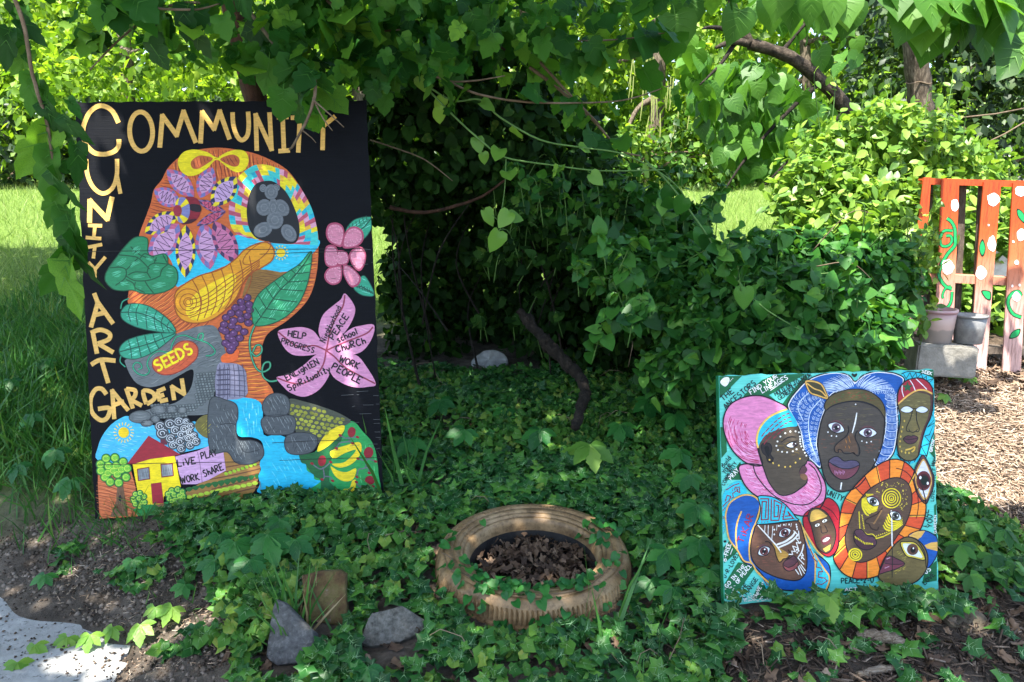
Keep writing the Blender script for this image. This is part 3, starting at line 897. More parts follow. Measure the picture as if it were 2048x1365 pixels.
leaf_shape([(905, 800), (820, 795), (700, 800), (560, 830), (470, 870), (425, 930), (440, 990), (520, 1018), (610, 1005), (720, 955), (810, 890), (870, 840)], [(430, 955), (560, 920), (700, 880), (800, 840), (895, 802)],
    [[(500, 855), (520, 930), (530, 1010)], [(570, 830), (590, 910), (610, 1000)], [(640, 815), (660, 890), (690, 965)], [(710, 800), (730, 870), (760, 925)], [(780, 795), (800, 845), (815, 885)]], 9)
p.S(TD, 7, 3.2, [(505, 500), (450, 530), (435, 590)]); p.S(TL, 8, 1.5, [(505, 500), (450, 530), (435, 590)])
p.S(TD, 7, 3.2, [(440, 985), (430, 1040), (475, 1085)]); p.S(TL, 8, 1.5, [(440, 985), (430, 1040), (475, 1085)])

# grey stone jaw
SG = (98, 104, 106)
JAW = [(905, 805), (1000, 770), (1120, 735), (1250, 750), (1330, 960), (1340, 1010), (1250, 1110), (1230, 1340), (1200, 1480), (900, 1500), (700, 1530), (520, 1500), (700, 1440), (900, 1390), (1010, 1300), (1050, 1200), (1045, 1105), (930, 1160), (800, 1230), (680, 1258), (580, 1230), (520, 1160), (480, 1070), (480, 1020), (620, 1000), (760, 930), (860, 850)]
p.F(SG, 6, JAW, 4)
p.hatch((70, 78, 82), 7, 1.2, [(520, 1030), (700, 980), (860, 880), (1000, 800), (1230, 780), (1300, 960), (1240, 1080), (1040, 1090), (900, 1150), (700, 1230), (560, 1190)], -28, 24, seg=120, keep=.8, wob=2.5)
p.hatch((136, 142, 142), 7, 1.1, [(520, 1030), (700, 980), (860, 880), (1000, 800), (1230, 780), (1300, 960), (1240, 1080), (1040, 1090), (900, 1150), (700, 1230), (560, 1190)], -24, 30, seg=90, keep=.7, wob=2.5)
zone(C5)
for gy in range(0, 18):                                   # rubble of the neck
    for gx in range(0, 20):
        x = 1060 + gx * 26 + (gy % 2) * 13 - gy * 34; y = 20 + gy * 24 - gx * 2
        ok = (1075 < x < 1235 and 20 < y < 300) or (x > 700 and 300 - (x - 700) * .05 < y < 430 and x < 1240)
        if ok:
            g = random.randint(-14, 16)
            p.E((104 + g, 112 + g, 112 + g), 7, x + random.uniform(-4, 4), y + random.uniform(-3, 3), random.uniform(12, 18), random.uniform(8, 11), random.uniform(-15, 15), 7)
            p.ring((58, 66, 70), 8, .9, x, y, 16, 11, -6, 9)
for cx, cy, rx, ry in [(600, 400, 95, 52), (660, 455, 52, 28), (730, 420, 38, 32), (760, 340, 70, 40), (870, 340, 52, 36), (960, 345, 40, 30)]:
    p.E((92, 98, 100), 8, cx, cy, rx, ry, -6); p.ring((56, 62, 66), 9, 1.4, cx, cy, rx, ry, -6)
    for k in range(5): p.S((132, 138, 138), 9, 1, [(cx - rx * .6, cy - ry * .5 + k * ry * .24), (cx, cy - ry * .6 + k * ry * .25), (cx + rx * .6, cy - ry * .5 + k * ry * .25)], taper=.7)

# seeds bean
zone(C3)
BEAN = [(705, 1060), (730, 1010), (800, 985), (860, 960), (900, 900), (960, 865), (1040, 870), (1090, 920), (1085, 1000), (1030, 1060), (960, 1110), (880, 1145), (790, 1150), (725, 1115)]
p.F((196, 84, 44), 8, BEAN)
p.S((140, 40, 30), 9, 2, BEAN, closed=True)
p.hatch((150, 52, 36), 9, 1.3, [(760, 1040), (900, 980), (980, 910), (1040, 930), (1030, 1010), (900, 1100), (790, 1110)], -35, 18, seg=60, keep=.8)
p.T((236, 214, 20), 10, 'SEEDS', 752, 1122, 1060, 960, 92, 4.6)
VG = (50, 158, 120)
for vine in [[(905, 830), (870, 900), (850, 960), (760, 950), (690, 990), (660, 1060), (680, 1120), (640, 1155), (580, 1140), (540, 1090), (560, 1050), (600, 1055), (615, 1090), (585, 1105)], [(905, 830), (980, 815), (1060, 845), (1120, 860), (1190, 890), (1240, 950), (1210, 985), (1160, 990)], [(1090, 855), (1100, 810), (1135, 800), (1130, 850), (1090, 855)]]:
    p.S((10, 84, 60), 8, 3.6, vine); p.S(VG, 9, 1.9, vine)

# golden bottle gourd
GB, GBD = (214, 146, 22), (150, 74, 22)
zone(PX)
BOT = [(349, 605), (352, 585), (368, 570), (400, 552), (440, 540), (470, 520), (490, 500), (515, 488), (535, 486), (548, 500), (545, 520), (525, 535), (500, 548), (485, 570), (470, 600), (440, 630), (410, 645), (375, 645), (355, 630)]
p.F(GB, 8, BOT)
p.F((236, 200, 20), 9, [(372, 620), (395, 585), (440, 558), (470, 548), (468, 580), (445, 615), (410, 638), (385, 640)])
p.S(GBD, 11, 2.4, BOT, closed=True)
for cx in range(7):
    k = cx * 19
    p.S(GBD, 10, 1.8, [(385 + k, 560 - k * .42), (398 + k * .93, 585 - k * .3), (402 + k * .8, 615 - k * .25), (395 + k * .72, 642 - k * .3)])
for k in range(5):
    p.S(GBD, 10, 1.7, [(380, 600 + k * 9), (410, 592 + k * 9 - k), (450, 566 + k * 10 - 3), (490, 538 + k * 6), (520, 520 + k * 3)])
for rr in (9, 17, 27): p.ring(GBD, 11, 1.6, 377, 605, rr, rr, 0, 18)
p.E((240, 180, 30), 11, 377, 605, 5); p.ring(GBD, 12, 1.2, 377, 605, 5)
p.ring(GBD, 11, 1.6, 514, 507, 34, 13, -38, 20)
p.hatch((250, 224, 70), 10, 1.3, [(380, 620), (420, 590), (465, 560), (455, 590), (420, 625)], -35, 9, seg=14, keep=.6)
p.F((134, 96, 40), 7, [(495, 560), (515, 540), (560, 545), (572, 552), (540, 590), (505, 600), (485, 600)])
p.hatch((98, 66, 28), 8, 1.2, [(495, 565), (515, 545), (562, 550), (540, 588), (505, 598)], 8, 5)
# little sun
zone(C4)
p.E((232, 200, 30), 8, 490, 105, 36)
for k in range(14):
    t = k * 2 * math.pi / 14
    p.S((238, 206, 60), 8, 2.2, [(490 + 46 * math.cos(t), 105 + 46 * math.sin(t)), (490 + 60 * math.cos(t), 105 + 60 * math.sin(t))], 0)
# big leaf
LF = [(735, 95), (640, 195), (520, 275), (400, 360), (310, 440), (265, 530), (260, 620), (285, 690), (400, 680), (520, 625), (620, 530), (680, 420), (720, 280)]
leaf_shape(LF, [(285, 680), (370, 560), (470, 420), (580, 310), (680, 190), (735, 100)],
    [[(330, 620), (280, 540)], [(330, 620), (450, 640)], [(375, 555), (310, 450)], [(375, 555), (560, 575)], [(430, 475), (370, 385)], [(430, 475), (620, 500)], [(490, 400), (440, 335)], [(490, 400), (670, 410)], [(550, 340), (500, 290)], [(550, 340), (700, 330)], [(610, 275), (570, 240)], [(610, 275), (720, 260)], [(660, 215), (625, 205)], [(660, 215), (730, 190)]], 9, (36, 140, 92), (4, 74, 48), (98, 196, 152), 1.9)
for vine in [[(280, 690), (245, 780), (240, 860), (260, 960), (300, 1040), (350, 1060), (400, 1030), (400, 985), (360, 990), (340, 1040), (350, 1100), (400, 1135), (460, 1130)], [(250, 900), (290, 935), (335, 900), (330, 850), (290, 850), (265, 900)]]:
    p.S((6, 70, 50), 10, 4.6, vine); p.S((64, 160, 120), 11, 2.2, vine)
# grapes
for cx, cy in [(220, 465), (170, 500), (235, 520), (125, 545), (180, 545), (240, 565), (90, 590), (155, 592), (220, 612), (50, 625), (110, 650), (170, 640), (230, 668), (35, 680), (95, 690), (145, 710), (195, 740), (45, 735), (110, 750), (70, 780), (160, 790), (100, 800), (45, 830), (120, 835), (75, 850), (100, 870), (85, 890), (20, 720)]:
    p.E((48, 20, 52), 9, cx, cy, 35, 30); p.E((88, 48, 96), 10, cx, cy, 28, 24); p.E((140, 104, 150), 11, cx - 6, cy - 8, 8, 6, 0, 8)
# orange beak, lavender pot
p.F((222, 96, 36), 8, [(10, 940), (60, 905), (150, 880), (140, 960), (80, 985), (20, 985)], 3)
p.F((132, 128, 148), 8, [(-20, 1010), (60, 990), (150, 1000), (205, 1050), (215, 1130), (205, 1262), (-20, 1262)], 3)
for k in range(6): p.S((70, 66, 88), 9, 1.4, [(-20, 1050 + k * 40), (80, 1045 + k * 40), (210, 1055 + k * 40)])
for k in range(6): p.S((70, 66, 88), 9, 1.4, [(0 + k * 36, 1000), (5 + k * 38, 1100), (k * 40, 1262)])
zone(C3)
p.F((132, 128, 148), 8, [(1245, 1365), (1245, 1200), (1262, 1120), (1310, 1075), (1365, 1058), (1365, 1365)], 0)
for k in range(6): p.S((70, 66, 88), 9, 1.4, [(1250, 1110 + k * 42), (1365, 1105 + k * 42)])
for k in range(3): p.S((70, 66, 88), 9, 1.4, [(1275 + k * 36, 1090), (1270 + k * 38, 1365)])

# --- lower scene
zone(C5)
p.F((64, 178, 216), 4, [(238, 770), (240, 660), (280, 560), (350, 470), (430, 415), (500, 395), (560, 450), (700, 470), (900, 500), (1060, 440), (1200, 520), (1260, 600), (1230, 640), (900, 720), (500, 800)], 4)
p.hatch((140, 208, 232), 5, 1.4, [(260, 680), (300, 560), (420, 450), (560, 470), (700, 500), (600, 620), (480, 760), (260, 750)], 15, 22, seg=60, keep=.55)
p.F((198, 104, 58), 3, [(238, 760), (500, 780), (560, 1000), (580, 1250), (255, 1270), (240, 1000)], 0)
p.hatch((140, 62, 36), 4, 1.7, [(250, 900), (540, 900), (570, 1240), (262, 1262)], 14, 30)
p.hatch((224, 134, 84), 4, 1.4, [(250, 900), (540, 900), (570, 1240), (262, 1262)], 14, 36)
p.E((236, 200, 10), 7, 460, 535, 46)
for k in range(18):
    t = k * 2 * math.pi / 18
    p.S((236, 206, 70), 7, 1.8, [(460 + 62 * math.cos(t), 535 + 62 * math.sin(t)), (460 + 88 * math.cos(t + .06), 535 + 88 * math.sin(t + .06))], 0)
# smoke curls
for cx, cy, r_ in [(770, 480, 40), (855, 460, 44), (930, 440, 40), (990, 440, 28), (1030, 480, 30), (790, 540, 48), (900, 515, 40), (975, 500, 34), (1020, 530, 32), (860, 585, 40), (950, 550, 36), (1010, 580, 34), (1075, 610, 34), (940, 610, 40), (880, 640, 34), (1025, 640, 34), (950, 670, 34), (1060, 560, 28)]:
    p.E((60, 66, 72), 7, cx, cy, r_ + 8)
    p.ring((190, 196, 200), 8, 1.5, cx, cy, r_ * .85, r_ * .75, 0, 14, 20, 330); p.ring((210, 214, 218), 8, 1.4, cx, cy, r_ * .4, r_ * .34, 0, 9, 100, 400)
# house
p.F((104, 32, 52), 5, [(770, 575), (825, 570), (835, 640), (775, 640)], 0)
p.F((238, 210, 10), 6, [(535, 800), (690, 750), (895, 735), (948, 1000), (800, 1080), (800, 1145), (600, 1150)], 0)
p.F((150, 26, 42), 7, [(672, 562), (945, 722), (880, 736), (690, 760), (530, 808), (490, 800)], 0)
for x0, y0, x1, y1, x2, y2, x3, y3 in [(578, 848, 675, 832, 682, 930, 586, 944), (778, 806, 876, 800, 884, 902, 786, 914)]:
    p.F((128, 134, 138), 8, [(x0, y0), (x1, y1), (x2, y2), (x3, y3)], 0); p.S((120, 30, 40), 9, 2, [(x0, y0), (x1, y1), (x2, y2), (x3, y3)], 0, True)
    p.hatch((90, 96, 100), 9, 1, [(x0 + 8, y0 + 8), (x1 - 8, y1 + 8), (x2 - 8, y2 - 8), (x3 + 8, y3 - 8)], 82, 16)
p.F((36, 138, 64), 5, [(540, 1190), (620, 1150), (960, 1110), (970, 1170), (830, 1235), (580, 1245)], 0)
p.F((156, 26, 44), 8, [(692, 970), (782, 958), (802, 1140), (706, 1142)], 0)
p.F((130, 90, 58), 7, [(720, 1150), (810, 1140), (840, 1190), (790, 1235), (770, 1240)], 0)
# tree and bushes
p.F((118, 84, 58), 5, [(405, 990), (455, 985), (470, 1080), (500, 1245), (345, 1255), (395, 1120)], 0)
p.hatch((80, 54, 38), 6, 1.1, [(405, 990), (455, 985), (470, 1080), (490, 1240), (350, 1250), (395, 1120)], 88, 16)
p.E((16, 18, 22), 7, 430, 1095, 13, 28)
def bush(cs, r_, base):
    for cx, cy in cs: p.E((16, 92, 44), 8, cx, cy, r_ * 1.25)
    for cx, cy in cs:
        p.E(base, 9, cx, cy, r_); p.ring((196, 224, 80), 10, 1.4, cx, cy, r_ * .7, r_ * .66, 0, 10, 30, 320); p.ring((150, 204, 60), 10, 1.2, cx, cy, r_ * .35, r_ * .33, 0, 8)
bush([(310, 755), (385, 750), (455, 785), (262, 805), (330, 820), (395, 820), (265, 860), (440, 850), (490, 840), (370, 860), (300, 915), (405, 890), (480, 915), (345, 955), (418, 962), (325, 880)], 33, (104, 182, 54))
bush([(560, 1060), (600, 1050), (540, 1100), (590, 1095), (635, 1080), (560, 1145), (610, 1130), (640, 1130), (595, 1165), (550, 1120)], 22, (52, 140, 60))
bush([(870, 1030), (920, 1020), (960, 1040), (840, 1060), (890, 1065), (935, 1075), (970, 1080), (850, 1100), (900, 1110), (940, 1100), (870, 1120)], 25, (50, 134, 56))
# banner
p.F((204, 158, 196), 8, [(900, 740), (1090, 690), (1240, 628), (1310, 700), (1332, 858), (1180, 940), (1080, 975), (955, 975)], 0)
p.S((120, 80, 110), 9, 1, [(1090, 700), (1110, 800), (1130, 960)])
for t, a in (('LiVE', (925, 825, 1075, 798)), ('PLAY', (1128, 762, 1258, 728)), ('WORK', (955, 968, 1110, 935)), ('ShARE', (1150, 912, 1312, 850))):
    p.T((20, 16, 24), 10, t, *a, 56, 2.6)
# field rows
zone(C6)
p.F((160, 116, 56), 3, [(-100, 870), (-20, 640), (70, 660), (330, 740), (320, 830), (280, 970), (200, 1060), (-120, 1060), (-300, 1000)], 0)
for k in range(7): p.S((110, 66, 40), 4, 2.4, [(-100 + k * 8, 800 + k * 40), (120, 770 + k * 36), (330, 720 + k * 36)])
for k in range(8):
    p.E((150, 190, 40), 5, 60 + k * 33 - 10, 835 - k * 11, 16, 13, 20, 8); p.F((30, 96, 40), 5, [(-60 + k * 48, 920 - k * 10), (-36 + k * 48, 905 - k * 10), (-10 + k * 48, 915 - k * 10), (-36 + k * 48, 945 - k * 10)], 3)
    p.E((190, 214, 60), 6, -40 + k * 46, 980 - k * 10, 24, 16, 0, 9)
zone(C5)
for k in range(9):
    p.F((30, 96, 40), 6, [(985 + k * 55, 1015 - k * 12), (1020 + k * 55, 1000 - k * 12), (1050 + k * 55, 1010 - k * 12), (1020 + k * 55, 1040 - k * 12)], 3)
    p.E((186, 214, 60), 6, 1020 + k * 50, 1085 - k * 11, 26, 16, 0, 9)
# waterfall
zone(C6)
WAT = [(-60, 215), (60, 218), (220, 225), (310, 250), (345, 320), (350, 520), (460, 520), (560, 560), (620, 640), (650, 740), (690, 760), (700, 810), (750, 840), (760, 880), (810, 895), (700, 960), (600, 930), (400, 990), (300, 980), (320, 920), (310, 850), (330, 800), (320, 750), (350, 650), (330, 570), (250, 540), (150, 530), (130, 430), (140, 290), (60, 255), (-60, 250)]
p.F((22, 178, 212), 6, WAT, 3)
p.hatch((90, 208, 228), 7, 1.8, [(160, 260), (300, 270), (330, 500), (170, 520)], 86, 24, seg=80, keep=.7)
p.hatch((150, 226, 240), 7, 2.2, [(200, 280), (290, 280), (280, 440), (210, 440)], 88, 30, seg=50, keep=.8)
p.hatch((90, 208, 228), 7, 1.6, [(360, 560), (520, 580), (640, 760), (700, 880), (420, 930), (350, 800)], 62, 30, seg=70, keep=.6)
for pts in [[(-80, 245), (60, 245), (135, 285), (145, 380), (130, 440), (150, 560), (260, 565), (340, 610), (345, 700), (250, 755), (130, 745), (60, 660), (-80, 640)], [(340, 290), (380, 215), (450, 188), (530, 210), (562, 270), (545, 350), (460, 375), (370, 365)], [(330, 420), (370, 372), (500, 362), (590, 375), (610, 440), (580, 510), (480, 522), (370, 510)], [(520, 570), (560, 515), (680, 505), (770, 530), (780, 600), (720, 665), (600, 680), (535, 650)]]:
    p.F((74, 80, 84), 8, pts); p.S((44, 48, 54), 10, 1.8, pts, closed=True)
    c = np.mean(np.array(pts), 0); rg = [tuple(c + (np.array(q) - c) * .86) for q in pts]
    p.hatch((128, 134, 136), 9, 1.1, rg, 70, 20, seg=60, keep=.8, wob=2); p.hatch((46, 50, 56), 9, 1.1, rg, 115, 30, seg=60, keep=.7, wob=2)
p.S((44, 48, 54), 10, 1.8, [(0, 440), (80, 430), (130, 440)]); p.S((44, 48, 54), 10, 1.6, [(150, 570), (200, 660), (320, 640)])
zone(C5)
p.F((106, 98, 44), 8, [(1070, 460), (1120, 400), (1190, 385), (1270, 440), (1280, 520), (1230, 585), (1150, 575), (1085, 520)])
p.hatch((150, 140, 50), 9, 1.6, [(1110, 470), (1190, 420), (1260, 480), (1200, 550), (1130, 520)], -40, 22, seg=60)
# cobbled hill
zone(C6)
HILL = [(555, 236), (680, 255), (830, 300), (960, 350), (1050, 410), (990, 455), (880, 520), (790, 590), (770, 530), (680, 500), (610, 500), (600, 380), (550, 350)]
p.F((70, 74, 60), 6, HILL)
for k in range(240):
    gx, gy = k % 16, k // 16
    x = 565 + gx * 42 + (gy % 2) * 20 + random.uniform(-6, 6); y = 250 + gy * 34 + gx * 8 + random.uniform(-5, 5)
    top = np.interp(x, [555, 680, 830, 960, 1050], [245, 268, 315, 365, 415]); bot = np.interp(x, [555, 610, 680, 770, 880, 990, 1050], [345, 490, 490, 560, 505, 440, 415])
    if top + 8 < y < bot - 4 and 560 < x < 1020:
        g = random.uniform(.8, 1.15); p.E((int(150 * g), int(152 * g), int(48 * g)), 7, x, y, 19, 14, random.uniform(-20, 30), 7)
# green corner with bananas and dancing figures
p.F((34, 150, 74), 4, [(1050, 410), (1150, 500), (1220, 580), (1255, 680), (1272, 830), (1272, 1010), (1000, 1040), (820, 1000), (700, 930), (640, 740), (580, 690), (760, 660), (880, 520)], 4)
p.F((16, 92, 46), 5, [(640, 740), (560, 690), (780, 655), (990, 470), (960, 600), (900, 700), (880, 900), (1000, 990), (820, 1010), (810, 890), (750, 850), (690, 770)], 3)
p.hatch((98, 200, 120), 5, 1.5, [(1060, 440), (1160, 520), (1240, 680), (1260, 900), (1130, 950), (1130, 600)], 80, 28, seg=60, keep=.6)
for pts in [[(1000, 450), (960, 450), (880, 490), (810, 570), (782, 655), (850, 625), (930, 560), (990, 500)], [(885, 680), (900, 645), (1000, 610), (1110, 580), (1138, 620), (1120, 690), (1050, 760), (960, 785), (900, 755), (990, 745), (1060, 690), (1090, 640), (1000, 670), (920, 712)], [(890, 775), (950, 810), (1020, 820), (1090, 790), (1085, 850), (1050, 890), (980, 890), (920, 845)], [(1060, 895), (1090, 885), (1085, 960), (1050, 985), (1000, 1000), (990, 960), (1040, 950)]]:
    p.F((236, 208, 30), 7, pts, 4)
    c = np.mean(np.array(pts), 0)
p.hatch((196, 160, 60), 8, 1.3, [(905, 660), (1000, 625), (1110, 595), (1080, 630), (960, 680)], 70, 20, seg=40, keep=.7)
FG = (96, 104, 108); RD = (140, 22, 36)
for hx, hy, rx, ry, body in [(1057, 500, 32, 42, [[(965, 525), (1010, 550), (1030, 545), (1105, 540)], [(1030, 540), (1035, 575), (965, 585), (935, 630)], [(1035, 575), (1065, 590)]]),
        (820, 730, 32, 44, [[(740, 752), (790, 790), (830, 790), (890, 740)], [(828, 780), (838, 860), (820, 880)], [(838, 855), (885, 860), (905, 890)]]),
        (1193, 664, 38, 46, [[(1108, 712), (1170, 730), (1190, 715), (1250, 735)], [(1180, 710), (1165, 785), (1115, 800), (1100, 860)], [(1165, 785), (1190, 790), (1198, 828)]]),
        (1204, 886, 40, 36, [[(1095, 900), (1120, 935), (1165, 930), (1230, 935)], [(1165, 925), (1150, 980), (1120, 1000)], [(1150, 980), (1180, 1000)]])]:
    for st in body: p.S(FG, 8, 2.6, st)
    p.E(RD, 9, hx, hy, rx, ry, 10)
    e = [body[0][0], body[0][-1], body[1][-1], body[2][-1]]
    for x, y in e: p.E(RD, 9, x, y, 15, 10, 25, 9)

# --- pink rose at the right edge
zone(C4)
for out in ([(1010, -60), (1080, -160), (1222, -180), (1215, -90), (1160, -10), (1090, 20)], [(1075, 375), (1135, 295), (1180, 310), (1240, 440), (1160, 450), (1100, 420)]):
    leaf_shape(out, [out[0], tuple(np.mean(np.array(out), 0)), out[2] if out[0][1] < 0 else out[3]], [], 3)
    c = np.mean(np.array(out), 0)
    for k in range(6):
        a = np.array(out[0]) + (np.array(out[2 if out[0][1] < 0 else 3]) - np.array(out[0])) * (.15 + .13 * k)
        p.S(TD, 5, 1.3, [tuple(a), tuple(a + np.array((40, -4)))], 0); p.S(TD, 5, 1.3, [tuple(a), tuple(a + np.array((-6, -38)))], 0)
RO, ROD, ROL = (198, 122, 146), (164, 66, 96), (222, 160, 178)
for out in ([(965, 60), (880, 20), (850, -50), (870, -120), (930, -138), (985, -110), (1000, -40), (985, 30)], [(985, 60), (990, -20), (1030, -90), (1090, -106), (1145, -70), (1152, 0), (1110, 50), (1040, 70)], [(1040, 110), (1090, 60), (1140, 60), (1172, 110), (1165, 190), (1130, 248), (1090, 240), (1050, 180)],
            [(990, 200), (1030, 205), (1090, 250), (1132, 310), (1110, 365), (1060, 382), (1020, 340), (990, 270)], [(975, 210), (980, 290), (960, 345), (900, 364), (850, 330), (838, 280), (870, 230), (930, 210)], [(890, 40), (850, 60), (838, 130), (850, 200), (890, 224), (945, 212), (955, 130), (935, 60)], [(950, 85), (1010, 95), (1036, 140), (1025, 190), (970, 206), (936, 190), (940, 120)]):
    c = np.mean(np.array(out), 0)
    def shr(k): return [tuple(c + (np.array(q) - c) * k) for q in out]
    p.F(ROD, 6, out, 4); p.F(RO, 7, shr(.84), 4); p.hatch((212, 146, 166), 8, 1.3, shr(.6), 70, 16, seg=40, keep=.6)
    ring_ = crom(shr(.74), 4, True)
    for q in ring_[::2]: p.E(ROL, 8, q[0], q[1], 5, 4, 0, 6)
# --- five petalled word flower
PINK, PKD = (204, 134, 172), (140, 52, 74)
five = [([(1005, 432), (1075, 520), (1083, 590), (1040, 690), (960, 790), (860, 885), (800, 770), (795, 700), (830, 600), (920, 520), (970, 480)], [(1003, 445), (985, 540), (920, 650), (880, 760), (856, 885)]),
        ([(1235, 683), (1225, 780), (1160, 880), (1080, 920), (960, 925), (856, 888), (960, 790), (1050, 715), (1130, 690)], [(1228, 700), (1180, 750), (1060, 800), (960, 840), (856, 888)]),
        ([(1252, 1155), (1190, 1180), (1090, 1185), (980, 1150), (890, 1070), (856, 888), (960, 920), (1090, 925), (1170, 1010)], [(1248, 1155), (1120, 1090), (1000, 1020), (920, 940), (850, 888)]),
        ([(455, 1105), (560, 1080), (680, 1000), (760, 930), (850, 890), (885, 990), (880, 1080), (800, 1200), (680, 1260), (570, 1230), (510, 1180)], [(458, 1108), (560, 1145), (660, 1155), (760, 1100), (830, 1000), (852, 890)]),
        ([(465, 738), (560, 710), (660, 702), (740, 725), (790, 780), (856, 888), (770, 920), (640, 932), (560, 910), (500, 840)], [(468, 740), (540, 800), (610, 850), (680, 858), (760, 850), (854, 888)])]
for out, mid in five:
    p.F(PINK, 4, out, 4)
    c = np.mean(np.array(out), 0); p.hatch((222, 168, 196), 5, 1.6, [tuple(c + (np.array(q) - c) * .8) for q in out], 20, 26, seg=60, keep=.5)
    p.S(PKD, 6, 3, mid, 4)
INK = (22, 12, 24)
for t, a, h, w in [('HELP', (545, 775, 690, 800), 50, 2.6), ('PROGRESS', (490, 830, 755, 910), 42, 2.2), ('Nieghborhood', (845, 828, 975, 545), 48, 2.0), ('PEACE', (915, 805, 1035, 618), 48, 2.6), ('school', (950, 825, 1110, 755), 52, 2.6), ('ChuRCh.', (940, 905, 1195, 825), 52, 2.8), ('WORK', (955, 975, 1110, 1038), 50, 2.8), ('PEOPLE', (895, 1035, 1120, 1155), 54, 2.9), ('ENLightEN', (540, 1130, 800, 995), 48, 2.4), ('SpiRituality', (555, 1215, 890, 1055), 50, 2.6)]:
    p.T(INK, 8, t, *a, h, w)
# --- scuffs and splits in the plywood
zone(PX)
for k in range(34):
    x = random.uniform(640, 765); y = random.choice([random.uniform(780, 900), random.uniform(500, 560), random.uniform(880, 960)])
    p.S((74, 76, 78), 12, .8, [(x, y), (x + random.uniform(4, 26), y - random.uniform(0, 2))], 0)
for y0, a, b in [(498, 170, 735), (503, 520, 735), (924, 195, 480), (915, 560, 765), (880, 545, 700)]:
    p.S((16, 14, 16), 13, 1.1, [(a, y0 + 6), ((a + b) / 2, y0 + 2), (b, y0)], 0)

board = empty('painted_sign_board', (-0.96, 2.68, 0.18), 'tall black sign board painted with a colourful head and the words Community Unity Art Garden', 'sign')
board_object(p, 'plywood_sheet', mat_black_board(), board, 0.016)
tag(p.build('painted_design', M_PAINT, board), 'painted head, flowers, house and gold lettering')
# timber prop that the leaning board rests on
pm = MB()
pt = p.M @ Vector((0.5, 0.017, 1.2))
pm.tube([pt, (pt.x, pt.y + 0.75, float(gz(pt.x, pt.y + .75)) - .05)], 0.022, 6)
pm.build('prop_stake', mat_noise('weathered_stake', [(.3, (.06, .04, .03)), (.7, (.14, .10, .07))], 30), board)
BOARD1 = p

# ------------------------------------------------------------------ square turquoise board of painted faces
p = Paint((0.576, 1.988, 0.204), -10.56, -0.65, 4.56, 0.61, 0.622)
random.seed(23)
p.tw = .78
D1 = (1430, 730, .1685); D2 = (1650, 730, .1685); D3 = (1430, 960, .18312); D4 = (1650, 960, .18312); D5 = (1430, 730, .35168)
AQ, DG, INK2, WH = (94, 208, 194), (10, 96, 56), (14, 16, 26), (226, 228, 226)
BLU, TURQ, GO, SKIN = (16, 82, 160), (40, 184, 204), (214, 168, 84), (84, 66, 54)

# background bands
zone(D1)
p.F(DG, 1, [(30, 100), (320, 90), (40, 400)], 0)
p.F(DG, 1, [(700, 90), (1080, 90), (640, 360), (850, 520), (300, 460), (350, 350), (560, 180)], 0)
p.F(DG, 1, [(1080, 90), (1100, 180), (840, 500), (800, 460), (900, 330)], 0)
p.F(DG, 1, [(60, 740), (130, 740), (140, 1030), (75, 1110)], 0)
p.F(DG, 1, [(130, 1365), (300, 1150), (330, 1365)], 0)
p.E(WH, 3, 125, 195, 42, 40, 0, 10); p.F(WH, 3, [(60, 210), (100, 155), (160, 150), (168, 200), (120, 258)], 4)
for x in (182, 195, 208): p.E(WH, 3, x, 192 - (x - 182) * 1.2, 6, 6, 0, 6)
INKT = (16, 30, 34)
for t, a, h, w in [('THE', (95, 435, 225, 325), 66, 2.6), ('ANCESTORS', (130, 530, 490, 225), 62, 2.5), ('HOLD ON TO YOUR', (720, 370, 1150, 135), 54, 2.0), ('GENERATioNS', (765, 420, 1090, 190), 50, 1.9)]:
    p.T(INKT, 3, t, *a, h, w)
for t, a, h, w in [('FIND YOUR', (425, 350, 750, 150), 52, 2.1), ('LINEAGES', (560, 335, 870, 165), 52, 2.1)]:
    p.T(WH, 3, t, *a, h, w)
p.S(WH, 3, 1.4, [(655, 305), (795, 210)], 0)
zone(D5)
p.T(INKT, 3, 'Build', 50, 585, 92, 532, 26, 2.0); p.T(INKT, 3, 'YOUR', 58, 622, 98, 575, 24, 1.9); p.T(INKT, 3, 'COMMUNITY', 52, 688, 126, 560, 22, 1.8); p.T(WH, 3, 'PRAY', 92, 655, 138, 600, 24, 1.9)
zone(D3)
p.F(DG, 1, [(75, 740), (170, 650), (250, 780), (100, 910)], 0)
p.F(DG, 1, [(100, 1140), (250, 900), (430, 920), (430, 970), (200, 1290), (100, 1300)], 0)
p.F(DG, 1, [(400, 1300), (490, 1110), (580, 1180), (600, 1300)], 0)
for t, a, h, w in [('U-R-LOVED', (115, 1075, 270, 800), 44, 1.9), ('BE THE', (240, 1300, 360, 1150), 44, 1.9), ('CHANGE', (325, 1295, 468, 1085), 46, 2.0)]: p.T(INKT, 3, t, *a, h, w)
for t, a, h, w in [('B-FREE', (118, 890, 175, 700), 44, 1.9), ('GO IN THE', (130, 1180, 335, 945), 40, 1.9), ('OF PEACE', (250, 1135, 400, 940), 40, 1.9), ('LoVE is', (450, 1270, 540, 1120), 36, 1.7)]: p.T(WH, 3, t, *a, h, w)
p.E((20, 26, 30), 3, 108, 672, 18, 14, -20, 8)
p.S(WH, 3, 1.4, [(165, 815), (190, 750)], 0)
for k in range(150):                                     # flaking white paint at the bottom edge
    t = random.random()
    x = random.uniform(95, 700); y = 1330 - random.random() ** 1.5 * (190 if x < 240 else 90) - (x - 95) * .03
    p.E((214, 218, 214), 12, x, y, random.uniform(3, 16), random.uniform(1.5, 6), random.uniform(-20, 20), 6)

